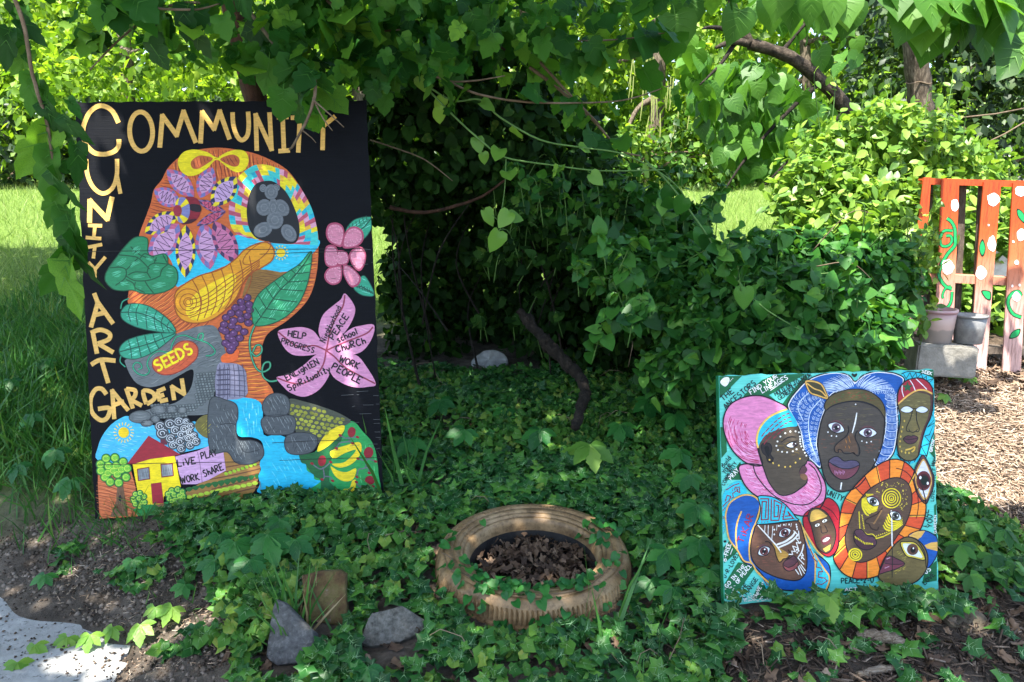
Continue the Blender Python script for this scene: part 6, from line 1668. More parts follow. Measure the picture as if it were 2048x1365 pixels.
def mat_pail():
    m, nt, out = new_mat('paint_stained_plastic')
    L = nt.links.new
    tc = N(nt, 'ShaderNodeTexCoord'); sx = N(nt, 'ShaderNodeSeparateXYZ'); L(tc.outputs['Object'], sx.inputs[0])
    no = N(nt, 'ShaderNodeTexNoise', Scale=18.0, Detail=5.0); L(tc.outputs['Object'], no.inputs['Vector'])
    ad = N(nt, 'ShaderNodeMath', operation='MULTIPLY_ADD'); L(no.outputs[0], ad.inputs[0]); ad.inputs[1].default_value = .035; L(sx.outputs[2], ad.inputs[2])
    z0 = (BK.M @ Vector((0, 0, BTOP))).z
    mr = N(nt, 'ShaderNodeMapRange'); mr.inputs[1].default_value = z0; mr.inputs[2].default_value = z0 + .2; L(ad.outputs[0], mr.inputs[0])
    r = ramp(nt, mr.outputs[0], [(0, (.26, .22, .20)), (.42, (.30, .25, .22)), (.46, (.50, .36, .31)), (.72, (.52, .37, .32)), (.86, (.40, .22, .24)), (.95, (.50, .38, .36))])
    b = N(nt, 'ShaderNodeBsdfPrincipled', Roughness=.5); L(r.outputs[0], b.inputs['Base Color']); L(b.outputs[0], out.inputs[0])
    return m
bucket('plastic_bucket', 'translucent pinkish plastic paint bucket on the concrete block', 1884, .172, .165, .10, mat_pail(), .003, .014)
bucket('metal_bucket', 'plain grey galvanised bucket on the right end of the block', 1951, .152, .140, .10, mat_noise('galvanised_steel', [(.3, (.13, .13, .13)), (.7, (.24, .24, .235))], 40, .45, .05, spec=.6), .002, .008, False)
# white scrap panel behind the fence, wooden post behind the mound
sp = MB(); sp.box(Matrix.Translation(PD(1996, 532, 4.75)) @ Matrix.Rotation(R(35), 4, 'Y') @ Matrix.Rotation(R(8), 4, 'X'), .32, .015, .12, .003)
tag(sp.build('scrap_panel', mat_noise('chipped_white_paint', [(.3, (.55, .52, .5)), (.7, (.8, .78, .76))], 20)), 'white scrap board leaning behind the orange fence', 'board')
sp = MB(); pb = PD(1842, 300, 6.2); sp.box(Matrix.Translation((pb.x, pb.y, pb.z - .35)) @ Matrix.Rotation(R(3), 4, 'Y'), .10, .10, .95, .006)
tag(sp.build('wooden_post', M_RAW), 'short square grey wooden post beside the furrowed tree trunk', 'post')

# ================================================================== plants
rng = np.random.default_rng(41)
random.seed(41)
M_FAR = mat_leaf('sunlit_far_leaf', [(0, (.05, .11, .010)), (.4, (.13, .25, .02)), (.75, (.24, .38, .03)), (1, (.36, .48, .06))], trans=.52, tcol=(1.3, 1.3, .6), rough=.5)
M_DARKTREE = mat_leaf('dark_shrub_leaf', [(0, (.010, .028, .008)), (.5, (.022, .055, .012)), (1, (.055, .11, .02))], trans=.25, rough=.5)  # darker leaf colour, standing in for shade on the tall right shrub
M_MIDB = mat_leaf('mid_green_leaf', [(0, (.02, .06, .01)), (.5, (.06, .15, .02)), (1, (.15, .27, .04))], trans=.4)
M_MULB = mat_leaf('mulberry_leaf', [(0, (.010, .05, .009)), (.4, (.024, .11, .014)), (.75, (.06, .19, .02)), (1, (.18, .38, .035))], vein=(.06, .18, .03), trans=.38, rough=.5, spec=.18)
M_CATA = mat_leaf('catalpa_leaf', [(0, (.03, .10, .012)), (.5, (.06, .18, .02)), (1, (.12, .28, .03))], vein=(.14, .30, .06), trans=.45, tcol=(1.4, 1.35, .6), rough=.5)
M_VINE = mat_leaf('vine_leaf', [(0, (.010, .055, .011)), (.45, (.028, .120, .018)), (.8, (.06, .20, .028)), (1, (.15, .32, .045))], trans=.33, rough=.45, spec=.25, blotch=.25)
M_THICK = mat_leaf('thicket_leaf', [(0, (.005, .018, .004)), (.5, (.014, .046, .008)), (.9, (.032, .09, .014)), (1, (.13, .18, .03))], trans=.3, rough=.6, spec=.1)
M_IVY = mat_leaf('ivy_leaf', [(0, (.008, .045, .011)), (.35, (.018, .088, .018)), (.65, (.038, .142, .024)), (.88, (.085, .23, .032)), (1, (.20, .36, .05))], vein=(.22, .38, .18), trans=.2, rough=.42, spec=.25, blotch=.4)
M_CREEP = mat_leaf('creeper_leaf', [(0, (.010, .085, .016)), (.5, (.02, .14, .022)), (1, (.055, .22, .035))], vein=(.05, .18, .04), trans=.3, rough=.45)
M_YOUNG = mat_leaf('young_leaf', [(0, (.09, .22, .03)), (.5, (.15, .32, .04)), (1, (.24, .40, .06))], trans=.4, rough=.45)
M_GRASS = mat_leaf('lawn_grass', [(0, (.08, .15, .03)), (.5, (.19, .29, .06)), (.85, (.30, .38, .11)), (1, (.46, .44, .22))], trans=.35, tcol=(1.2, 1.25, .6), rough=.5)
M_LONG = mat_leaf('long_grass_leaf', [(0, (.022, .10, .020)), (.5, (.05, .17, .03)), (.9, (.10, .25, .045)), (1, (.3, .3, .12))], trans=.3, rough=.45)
M_STEM = mat_noise('green_stem', [(.3, (.06, .13, .03)), (.7, (.11, .22, .05))], 30, .6, .1)
M_TWIG = mat_noise('brown_twig', [(.3, (.09, .06, .035)), (.7, (.20, .15, .10))], 30, .8, .3)
M_REDBARK = mat_noise('red_brown_bark', [(.3, (.025, .012, .008)), (.6, (.075, .036, .022)), (.8, (.12, .07, .045))], 16, .9, .6, stretch=(3, 3, 1))
M_DKBARK = mat_noise('dark_furrowed_bark', [(.3, (.016, .012, .009)), (.5, (.05, .038, .027)), (.7, (.13, .10, .075))], 14, .95, 1.0, stretch=(2, 2, 2), bscale=40)
M_FURROW = mat_noise('furrowed_bark', [(.3, (.035, .026, .018)), (.5, (.11, .085, .06)), (.7, (.26, .21, .155))], 12, .95, 1.0, stretch=(5, 5, .9), bscale=16)
BLADE = (np.array([(-.02, 0, 0), (.02, 0, 0), (.017, .5, .06), (-.017, .5, .06), (0, 1, .26)]), np.array([(0, 1, 2), (0, 2, 3), (3, 2, 4)]), np.zeros(3))

def unit(v): return v / np.maximum(np.linalg.norm(v, axis=1, keepdims=True), 1e-9)

def lobe_leaves(lobes, n, s0, s1, shell=.4, droop=.5, up=.6, front=None):
    """leaf positions on the outer shells of ellipsoid lobes (cx,cy,cz,rx,ry,rz)"""
    L_ = np.array(lobes, float)
    w = (L_[:, 3] * L_[:, 4] + L_[:, 4] * L_[:, 5] + L_[:, 3] * L_[:, 5]); w /= w.sum()
    k = rng.choice(len(L_), n * 2, p=w)
    d = unit(rng.normal(size=(n * 2, 3)))
    if front is not None:
        d = np.where((d @ np.array(front) < -.25)[:, None], -d, d)
    lump = .70 + .52 * vnoise(d[:, 0] * 3.1 + k * 7.3, d[:, 1] * 3.1 + d[:, 2] * 4.7, 12)
    r_ = (1 - shell * rng.random(n * 2) ** 1.4) * lump
    pos = L_[k, :3] + d * r_[:, None] * L_[k, 3:]
    ok = np.ones(n * 2, bool)
    for l in L_:
        q = (pos - l[:3]) / l[3:]
        ok &= (q ** 2).sum(1) > .30
    idx = np.where(ok)[0][:n]
    pos, d = pos[idx], d[idx]
    m = len(idx)
    nrm = unit(d * .7 + np.array((0, 0, up)) + rng.normal(size=(m, 3)) * .45)
    dirs = unit(d * .5 + rng.normal(size=(m, 3)) * .7 + np.array((0, 0, -droop)))
    size = rng.uniform(s0, s1, m) * (.75 + .5 * rng.random(m))
    return pos, dirs, nrm, size

def limb(parent, pts, rad, mat, n=9, name='branch', jit=.12):
    P = crom(pts, 5)
    rr = np.interp(np.linspace(0, 1, len(P)), np.linspace(0, 1, len(rad)), rad)
    P = [Vector(q) + Vector((random.uniform(-1, 1), random.uniform(-1, 1), random.uniform(-1, 1))) * rr[i] * jit for i, q in enumerate(P)]
    return MB().tube(P, [r_ * random.uniform(.93, 1.07) for r_ in rr], n, rough=.07 if rad[0] > .03 else 0).build(name, mat, parent)

# ------------------------------------------------------------------ far trees round the lawn
def far_tree(x, y, h, rx, label, n, mat=M_FAR, s=(.10, .18), trunk=.14, low=.0, leafshape=QUAD, lobes=None, bark=None, group='trees at the far edge of the lawn', singles=0, name='tree'):
    z0 = float(gz(x, y))
    t = empty(name, (x, y, z0), label, 'tree', group)
    limb(t, [(x, y, z0 - .1), (x + .1, y, z0 + h * .3), (x - .05, y + .1, z0 + h * .6), (x, y, z0 + h * .92)], [trunk, trunk * .8, trunk * .5, trunk * .15], bark or M_FURROW, 8, 'trunk')
    if lobes is None:
        lobes = []
        m = max(9, int(h * 3))
        for k in range(m):
            a = random.uniform(0, 6.28); zz = low + (h - low) * (k + .5) / m; rr = rx * (.35 + .65 * math.sin(math.pi * min(1, .18 + .75 * zz / h))) * .62
            lobes.append((x + math.cos(a) * rr, y + math.sin(a) * rr * .8, z0 + zz, rx * random.uniform(.34, .52), rx * random.uniform(.34, .5), rx * random.uniform(.28, .42)))
    for k in range(4):
        l = lobes[(k * 5) % len(lobes)]
        limb(t, [(x, y, z0 + h * (.2 + .12 * k)), ((x + l[0]) / 2, (y + l[1]) / 2, (l[2] + z0 + h * .3) / 2), (l[0], l[1], l[2])], [trunk * .4, trunk * .25, trunk * .08], bark or M_FURROW, 6, 'branch')
    foliage(t, leafshape, 'leaf', mat, *lobe_leaves(lobes, n, s[0], s[1], .55, .35, .5), singles=singles, name='crown')
    return t
far_tree(-10.5, 15.5, 6.5, 2.6, 'sunlit yellow green tree at the far left edge of the lawn', 8000, s=(.13, .22))
far_tree(-6.2, 13.2, 6.5, 2.5, 'sunlit leafy tree above the top left of the tall black board', 11000)
far_tree(-2.6, 13.6, 6.8, 2.5, 'sunlit tree showing past the red brown trunk behind the tall board', 11000)
far_tree(0.2, 15.0, 6.5, 2.3, 'light green far tree seen above the dark thicket', 8000, s=(.12, .2))
pods = far_tree(2.2, 13.0, 6.4, 2.0, 'pale sunlit tree hung with seed pods behind the thin crossing twigs', 10000)
far_tree(5.4, 15.5, 5.6, 2.3, 'sunlit tree behind the leaning brown limb', 8000, s=(.12, .2))
far_tree(8.0, 14.5, 7.5, 2.6, 'tall light green tree behind the furrowed trunk', 8000, s=(.12, .2))
far_tree(12.0, 14.5, 7.5, 2.8, 'far green tree at the right edge of the picture', 6000, s=(.14, .22))
far_tree(-14.5, 18.0, 7.5, 3.2, 'pale far tree at the left edge behind the lawn', 5000, s=(.2, .3))
m_ = 26000
wx, wy = rng.uniform(-30, 30, m_), rng.uniform(20, 25, m_); wz = 1.2 + rng.random(m_) * (6.0 + 2.5 * vnoise(wx * .35, wy * 0, 77))
me = leaf_mesh('far_woodland', QUAD, np.stack([wx, wy, wz], 1), frames(rand_dirs(m_, -.5), rand_dirs(m_, .6)), rng.uniform(.35, .6, m_))
tag(link('far_woodland', me, M_FAR), 'bright far woodland closing the view', 'woodland', kind='stuff')
pm = MB().tube([(0, 0, 0), (.006, 0, -.16), (0, .004, -.34)], [.006, .008, .004], 5)
pme = mesh('seed_pod', pm.v, pm.f); pme.materials.append(mat_noise('pod_green', [(.3, (.16, .20, .05)), (.7, (.30, .32, .10))], 10))
for k in range(34):
    c = PY(random.uniform(1255, 1420), random.uniform(90, 250), random.uniform(11.0, 11.9))
    o = link('seed_pod', pme, None, pods); o.matrix_basis = Matrix.Translation(c) @ Matrix.Rotation(random.uniform(-.2, .2), 4, 'Y') @ Matrix.Scale(random.uniform(.7, 1.4), 4)
# low dark shrubs at the foot of the far trees
def shrub(label, lobes, n, mat, s, leafshape=QUAD, singles=0, name='shrub', group=None, **kw):
    l0 = lobes[0]
    e = empty(name, (l0[0], l0[1], float(gz(l0[0], l0[1]))), label, 'shrub', group)
    for l in lobes[:3]:
        limb(e, [(l0[0], l0[1], float(gz(l0[0], l0[1])) - .05), ((l0[0] + l[0]) / 2, (l0[1] + l[1]) / 2, (l0[2] + l[2]) / 2), (l[0], l[1], l[2])], [.03, .02, .008], M_TWIG, 6, 'stem')
    foliage(e, leafshape, 'leaf', mat, *lobe_leaves(lobes, n, *s, **kw), singles=singles)
    return e
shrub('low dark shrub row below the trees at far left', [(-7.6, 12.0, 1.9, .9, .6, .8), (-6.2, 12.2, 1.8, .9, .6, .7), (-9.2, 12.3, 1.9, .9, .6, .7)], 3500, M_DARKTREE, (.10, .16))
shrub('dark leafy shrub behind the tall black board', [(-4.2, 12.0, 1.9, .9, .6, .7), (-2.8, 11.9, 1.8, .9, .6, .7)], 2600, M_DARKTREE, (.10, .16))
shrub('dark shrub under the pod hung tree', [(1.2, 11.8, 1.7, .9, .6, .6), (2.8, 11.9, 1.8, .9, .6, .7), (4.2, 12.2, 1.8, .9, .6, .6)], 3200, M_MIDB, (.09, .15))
shrub('tall evergreen shrub behind the fence at right with shade put into its dark leaf colour', [(3.55, 6.6, 1.1, .7, .6, .7), (3.5, 6.8, 2.0, .8, .6, .8), (4.3, 6.7, 1.6, .8, .6, .9), (4.4, 7.0, 2.7, .9, .6, .8), (3.3, 7.2, 2.9, .7, .6, .6), (5.2, 7.0, 2.2, .9, .6, 1.0)], 11000, M_DARKTREE, (.06, .11), SIMPLE)

# ------------------------------------------------------------------ lawn and long grass
def blades(name, label, n, sampler, s0, s1, mat, flop=.55, cat='grass'):
    x, y, dens = sampler(n)
    m = len(x)
    pos = np.stack([x, y, gz(x, y) - .006], 1)
    lean = rng.normal(size=(m, 3)) * flop; lean[:, 2] = 1
    dirs = unit(lean)
    side = rng.normal(size=(m, 3)); side[:, 2] = .2
    size = rng.uniform(s0, s1, m) * dens
    me = leaf_mesh(name, BLADE, pos, frames(dirs, unit(side)), size)
    return tag(link(name, me, mat), label, cat, kind='stuff')
def s_long(n):
    x = rng.uniform(-3.6, -1.28, n); y = rng.uniform(2.5, 6.0, n)
    ok = (x / y > -.78) & (rng.random(n) < sstep(2.45, 2.8, y + (vnoise(x * 3, y * 3, 21) - .5) * .6))
    return x[ok], y[ok], (.5 + 1.0 * vnoise(x[ok] * 2.5, y[ok] * 2.5, 22))
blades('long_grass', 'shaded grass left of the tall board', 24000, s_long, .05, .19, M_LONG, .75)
def s_lawn(n):
    y = 5.0 + 8.0 * rng.random(n) ** 1.3; x = rng.uniform(-.85, .62, n) * y
    return x, y, np.ones(n)
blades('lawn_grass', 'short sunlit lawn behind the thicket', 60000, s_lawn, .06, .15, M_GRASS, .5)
def s_bank(n):
    x = rng.uniform(-2.1, -.9, n); y = rng.uniform(2.1, 2.95, n)
    d = walk_dist(x, y); ok = (d > .12) & (rng.random(n) < .2 + .8 * sstep(.5, .75, vnoise(x * 5, y * 5, 25))) & ((y > 2.45) | (rng.random(n) < .25))
    return x[ok], y[ok], .6 + .4 * rng.random(int(ok.sum()))
blades('bank_grass', 'sparse short grass on the soil bank at lower left', 2600, s_bank, .04, .12, M_LONG, .8)

# ------------------------------------------------------------------ mulberry: trunk behind the tall board, crown overhead
mul = empty('mulberry_tree', (-1.15, 3.7, float(gz(-1.15, 3.7))), 'mulberry tree with red brown trunk whose leafy branches hang over both boards', 'tree')
tb = [PY(560, 420, 3.75), PY(512, 200, 3.7), PY(487, 110, 3.65), PY(466, 0, 3.6), PY(455, -150, 3.5), PY(440, -420, 3.2)]
tb = [Vector((tb[0].x + .08, 3.8, float(gz(-1.1, 3.8)) - .1))] + tb
limb(mul, tb, [.065, .055, .05, .046, .046, .042, .03], M_REDBARK, 10, 'trunk', .05)
crown0 = tb[-1]
BR = [  # overhead limbs
    [tb[-2], (-1.0, 2.9, 3.3), (-.4, 2.2, 3.9), (.4, 1.4, 4.2)], [tb[-2], (-1.6, 2.8, 3.2), (-2.3, 2.2, 3.7)], [tb[-1], (-1.3, 2.0, 4.2), (-1.3, .9, 4.5)],
    [tb[-3], (-.6, 3.6, 2.9), (.1, 3.5, 2.9), (.8, 3.2, 2.8)], [tb[-3], (-1.0, 4.1, 2.8), (-.4, 4.6, 2.9), (.5, 4.6, 2.7)], [(-.4, 2.2, 3.9), (.5, 2.6, 3.6), (1.0, 2.5, 3.5)]]
for b in BR: limb(mul, b, [.035, .026, .016, .008], M_REDBARK, 7, 'branch')
# branches in view, traced in depth: (points px,py,Y), radius
VB = [([(8, -40, 2.2), (45, 40, 2.2), (65, 150, 2.22), (92, 240, 2.24), (106, 320, 2.25), (116, 390, 2.26), (145, 440, 2.28)], .006), ([(420, 5, 2.7), (330, 14, 2.7), (250, 70, 2.65), (180, 140, 2.6)], .005), ([(470, -20, 3.0), (540, 80, 2.9), (600, 150, 2.75), (630, 160, 2.6), (622, 220, 2.58), (590, 285, 2.58), (578, 300, 2.58)], .007), ([(625, 195, 2.58), (645, 235, 2.58), (665, 262, 2.58)], .003), ([(626, 200, 2.57), (655, 225, 2.57), (688, 255, 2.57)], .003), ([(606, 262, 2.58), (622, 275, 2.58), (632, 286, 2.58)], .0025),
      ([(860, -20, 3.2), (905, 30, 3.2), (960, 70, 3.25), (1010, 100, 3.3)], .010), ([(870, 152, 3.0), (900, 165, 3.0), (960, 190, 3.0), (1060, 205, 3.05), (1180, 206, 3.1), (1260, 198, 3.1), (1345, 170, 3.15)], .005), ([(900, 164, 3.0), (950, 162, 3.0), (1010, 152, 3.0)], .004), ([(1060, 135, 3.2), (1120, 180, 3.25), (1190, 245, 3.3), (1240, 300, 3.35), (1280, 312, 3.35)], .007), ([(1080, 125, 3.2), (1140, 190, 3.2), (1200, 250, 3.3)], .006), ([(1085, 70, 3.1), (1160, 82, 3.1), (1250, 78, 3.1), (1330, 66, 3.1)], .004),
      ([(610, -30, 3.0), (680, 20, 2.95), (740, 60, 2.95), (800, 60, 3.0)], .007), ([(150, -30, 2.5), (260, 10, 2.5), (380, 20, 2.55), (440, 8, 2.6)], .005), ([(740, 280, 3.3), (800, 300, 3.3), (850, 320, 3.3), (905, 362, 3.3)], .0035), ([(780, 415, 3.6), (850, 425, 3.6), (950, 400, 3.55), (1010, 360, 3.5)], .010)]
for pts, r0 in VB:
    limb(mul, [PY(*q) for q in pts], [r0, r0 * .8, r0 * .45], M_TWIG if r0 < .0075 else M_REDBARK, 6, 'twig', .2)
LP, LD, LN, LS = [], [], [], []
def put(p_, d, nn, s): LP.append(tuple(p_)); LD.append(tuple(d)); LN.append(tuple(nn)); LS.append(s)
# big drooping leaves of the near left branch, placed one by one: tip pixel from base pixel
for bx, by, tx, ty, Y, tw in [(65, 150, 50, 240, 2.24, .2), (95, 205, 130, 300, 2.24, -.3), (98, 250, 30, 385, 2.25, .5), (105, 300, 75, 420, 2.25, .1), (110, 340, 145, 440, 2.22, -.4), (118, 380, 88, 470, 2.24, .3), (130, 230, 172, 300, 2.2, -.2), (135, 200, 168, 235, 2.21, .2), (150, 290, 165, 380, 2.2, .4), (140, 420, 110, 535, 2.25, .1), (145, 440, 150, 560, 2.24, -.2), (138, 500, 80, 620, 2.25, .4), (140, 520, 130, 660, 2.23, 0), (146, 470, 172, 600, 2.22, -.5), (60, 100, 15, 160, 2.25, .4), (20, 60, 0, 150, 2.2, .1), (75, 170, 110, 245, 2.27, .1), (40, 40, 90, 90, 2.24, .3), (30, 60, 60, 130, 2.24, .2), (108, 330, 160, 340, 2.3, .2), (85, 280, 60, 330, 2.28, -.3), (125, 390, 100, 450, 2.28, .6)]:
    a = PY(bx, by, Y); b = PY(tx, ty, Y - .02)
    d = b - a; put(a, d, (tw * 2.2 + random.uniform(-.5, .5), -1, random.uniform(-.2, .5)), d.length * .9)
foliage(mul, MULBN, 'leaf', M_MULB, np.array(LP), np.array(LD), unit(np.array(LN)), np.array(LS), singles=40)
LP, LD, LN, LS = [], [], [], []
# leaf sprays along the traced twigs
def spray(pts, n, s0, s1, spread, hang=.5, face=.35):
    P = np.array(crom([PY(*q) for q in pts], 10)); 
    for k in range(n):
        i = random.randrange(len(P) - 1); c = P[i] + rng.normal(size=3) * spread
        d = rng.normal(size=3) * .6 + np.array((0, -.1, -hang)); nn = np.array((random.uniform(-.4, .4), -face, .75)) + rng.normal(size=3) * .3
        put(c, d, nn, random.uniform(s0, s1))
spray(VB[1][0], 20, .06, .10, .04); spray(VB[13][0], 24, .06, .11, .06); spray(VB[12][0], 60, .08, .14, .07)
spray(VB[2][0][:4], 26, .08, .13, .05); spray(VB[6][0], 40, .08, .14, .08); spray(VB[7][0], 16, .06, .10, .03); spray(VB[9][0], 12, .06, .10, .03); spray(VB[11][0], 26, .09, .14, .05)
# hanging skirt of leaves along the top of the picture
for k in range(2000):
    px = random.uniform(-40, 1480); dens = np.interp(px, [0, 200, 420, 560, 700, 900, 1020, 1150, 1400], [.03, .10, .22, .8, 1, 1, .55, .15, .08])
    low = np.interp(px, [0, 150, 300, 500, 640, 760, 900, 1050, 1200, 1450], [50, 100, 150, 165, 185, 215, 180, 110, 50, 20])
    if random.random() > dens: continue
    py = low - abs(random.gauss(0, 1)) * low * .55 + random.uniform(-25, 10)
    if py < -120: continue
    Y = random.uniform(2.75, 3.9)
    put(PY(px, py - 25, Y), rng.normal(size=3) * .6 + np.array((0, 0, -.55)), np.array((random.uniform(-.5, .5), -.3, .8)) + rng.normal(size=3) * .45, random.uniform(.035, .09))
foliage(mul, MULB, 'leaf', M_MULB, np.array(LP), np.array(LD), unit(np.array(LN)), np.array(LS), singles=260)
# overhead crown: fills the air between the sun and the shaded part of the garden
def shade_mask(x, y):
    """ground (height 0.3) that lies in the crown's shade"""
    right = np.interp(y, [1.2, 2.3, 2.45, 3.2, 6.2], [2.3, 2.1, 1.40, 1.25, 1.10])
    right = right + (vnoise(x * 2, y * 2, 31) - .5) * .35 + (vnoise(x * 6, y * 6, 32) - .5) * .35
    left = np.interp(y, [1.2, 2.2, 6, 8], [-2.2, -2.8, -4.4, -5.6])
    m = (x < right) & (x > left) & (y > 1.35) & (y < 5.9 + 1.7 * sstep(-1.0, -1.8, x) + (vnoise(x * 1.5, y, 33) - .5) * .8)
    hole = ((x + 1.19) / .20) ** 2 + ((y - 1.93) / .13) ** 2 < 1
    hole |= ((x + 1.0) / .10) ** 2 + ((y - 2.08) / .08) ** 2 < 1
    hole |= ((x + 1.17) / .13) ** 2 + ((y - 3.36) / .12) ** 2 < 1
    hole |= ((x + 1.27) / .07) ** 2 + ((y - 3.2) / .12) ** 2 < 1
    return m & ~hole
n = 45000
gx, gy = rng.uniform(-5.7, 2.4, n), rng.uniform(1.3, 8.1, n)
ok = shade_mask(gx, gy)
gx, gy = gx[ok], gy[ok]
zz = np.where(gy > 5.4, rng.uniform(3.3, 4.8, len(gx)), np.where(gy > 3.6, rng.uniform(2.6, 4.0, len(gx)), rng.uniform(2.7, 4.6, len(gx))))
t_ = (zz - .3) / SUN.z
pos = np.stack([gx + SUN.x * t_, gy + SUN.y * t_, zz], 1)
vis, _, _, _ = in_view(pos, 60)
pos = pos[~vis]
m = len(pos)
foliage(mul, SIMPLE, 'leaf', M_MULB, pos, unit(rng.normal(size=(m, 3)) * np.array((1, 1, .4))), unit(rng.normal(size=(m, 3)) * .35 + np.array((0, 0, 1))), rng.uniform(.10, .16, m), name='overhead_crown')

# ------------------------------------------------------------------ dark thicket between the boards
th = empty('overgrown_thicket', (.35, 4.3, .35), 'dark tangled thicket hollow between the two boards', 'thicket')
lob = []
for px, py, Y, r_ in [(800, 300, 3.9, .35), (900, 260, 3.8, .38), (1010, 280, 3.9, .36), (840, 400, 4.3, .28), (930, 420, 4.5, .42), (1050, 420, 4.3, .42), (1150, 430, 4.1, .38), (840, 560, 4.5, .24), (900, 560, 4.8, .42), (1020, 560, 4.7, .42), (1130, 560, 4.4, .40), (1230, 520, 4.1, .36), (850, 690, 4.4, .22), (940, 650, 4.9, .32), (1060, 680, 4.7, .34), (1180, 680, 4.2, .34), (1290, 640, 3.9, .34), (1000, 170, 3.9, .32), (860, 150, 4.0, .34), (1120, 300, 4.2, .30)]:
    c = PY(px, py, Y); lob.append((c.x, c.y, c.z, r_, r_ * .8, r_ * .85))
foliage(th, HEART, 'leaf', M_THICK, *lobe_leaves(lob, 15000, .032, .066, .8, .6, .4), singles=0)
for k in range(18):
    px = random.uniform(770, 1330); a = PY(px, random.uniform(640, 800), random.uniform(3.5, 4.4)); b = PY(px + random.uniform(-160, 160), random.uniform(250, 520), random.uniform(3.6, 4.5))
    a.z = max(a.z, float(gz(a.x, a.y)) - .02)
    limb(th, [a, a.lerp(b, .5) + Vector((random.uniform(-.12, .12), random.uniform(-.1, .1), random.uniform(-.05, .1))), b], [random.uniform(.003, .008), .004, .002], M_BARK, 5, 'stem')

# ------------------------------------------------------------------ vine covered mound from the thicket to the fence
vm = empty('vine_mound', (1.3, 3.6, .35), 'mound of green climbing vines between the thicket and the orange fence', 'vine')
lob = []
for px, py, Y, r_ in [(1110, 440, 3.8, .10), (1300, 425, 3.8, .13), (1385, 450, 3.9, .11), (1235, 405, 3.7, .12), (1060, 400, 3.8, .12), (1340, 745, 3.1, .14), (1185, 480, 3.7, .15), (1260, 530, 3.55, .22), (1350, 560, 3.5, .24), (1440, 565, 3.55, .24), (1530, 560, 3.6, .25), (1610, 560, 3.6, .28), (1700, 560, 3.7, .28), (1760, 560, 3.8, .20), (1300, 590, 3.4, .22), (1390, 630, 3.25, .24), (1480, 640, 3.2, .26), (1580, 650, 3.15, .26), (1670, 655, 3.2, .22), (1725, 650, 3.4, .19), (1430, 710, 3.05, .18), (1530, 720, 2.95, .18), (1640, 720, 2.95, .18), (1705, 715, 3.1, .15), (1270, 500, 3.9, .20), (1380, 535, 3.9, .20), (1480, 560, 3.9, .19), (1560, 560, 4.0, .19), (1755, 600, 3.7, .15), (1735, 700, 3.4, .12)]:
    c = PY(px, py, Y); lob.append((c.x, c.y, c.z, r_, r_ * .8, r_ * .8))
A = lobe_leaves(lob, 9500, .030, .068, .55, .5, .5, front=(0, -1, .5))
foliage(vm, HEART, 'leaf', M_VINE, *A, singles=300)
A = lobe_leaves(lob, 6000, .03, .06, .9, .5, .4)
foliage(vm, OVAL, 'leaf', M_VINE, *A, name='inner_foliage')
sun_lob = []
for px, py, Y, r_ in [(1630, 390, 4.5, .28), (1690, 320, 4.7, .30), (1770, 295, 4.7, .32), (1680, 440, 4.4, .30), (1760, 430, 4.45, .30), (1830, 400, 4.6, .26), (1845, 300, 4.8, .28), (1900, 350, 4.9, .24), (1620, 490, 4.3, .22), (1720, 500, 4.2, .26), (1810, 500, 4.3, .22), (1950, 340, 5.1, .22), (1930, 480, 4.8, .24), (2010, 450, 4.9, .26), (1980, 620, 4.9, .24), (1900, 600, 4.8, .24), (2050, 560, 4.9, .26)]:
    c = PY(px, py, Y); sun_lob.append((c.x, c.y, c.z, r_, r_ * .8, r_ * .85))
sv = empty('honeysuckle_bush', (2.2, 4.7, .45), 'sunlit pale green honeysuckle bush behind the left end of the fence', 'bush')
M_SUNV = mat_leaf('honeysuckle_leaf', [(0, (.05, .13, .02)), (.4, (.13, .26, .035)), (.8, (.23, .38, .05)), (1, (.34, .46, .09))], trans=.38, tcol=(1.25, 1.25, .6), rough=.42)
foliage(sv, OVAL, 'leaf', M_SUNV, *lobe_leaves(sun_lob, 11000, .04, .08, .6, .2, .7), singles=300)
for k in range(26):                                       # wispy shoots on top
    px, py = random.uniform(1590, 1930), random.uniform(235, 380); c = PY(px, py, 4.6); L_ = random.uniform(.12, .3)
    tip = c + Vector((random.uniform(-.15, .15), random.uniform(-.1, .1), L_))
    limb(sv, [c - Vector((0, 0, .1)), c.lerp(tip, .6) + Vector((random.uniform(-.03, .03), 0, .03)), tip], [.003, .002, .001], M_STEM, 5, 'shoot')
    q = [c.lerp(tip, t) for t in np.linspace(.1, 1, 7)]
    foliage(sv, OVAL, 'leaf', M_SUNV, np.array([tuple(a) for a in q]), rng.normal(size=(7, 3)), unit(rng.normal(size=(7, 3)) * .4 + np.array((0, 0, 1))), rng.uniform(.03, .06, 7), name='shoot_leaves')

# ------------------------------------------------------------------ leaning catalpa and furrowed trunk with big bright leaves
ct = empty('leaning_catalpa_tree', (PY(1720, 300, 6.0).x, 6.0, float(gz(2.6, 6.0))), 'catalpa with a leaning brown limb and large drooping leaves', 'tree')
b0 = PY(1725, 330, 6.0)
limb(ct, [(b0.x + .1, 6.0, float(gz(2.6, 6)) - .1), b0, PY(1700, 235, 5.95), PY(1650, 170, 5.9), PY(1580, 115, 5.85), PY(1500, 88, 5.8)], [.09, .066, .058, .05, .043, .038], M_DKBARK, 12, 'trunk', .06)
limb(ct, [PY(1500, 88, 5.8), PY(1482, 50, 5.8), PY(1462, 0, 5.8), PY(1440, -80, 5.7)], [.034, .028, .024, .018], M_DKBARK, 10, 'branch', .06)
limb(ct, [PY(1500, 88, 5.8), PY(1465, 84, 5.75), PY(1432, 96, 5.7)], [.03, .022, .012], M_DKBARK, 9, 'branch', .06)
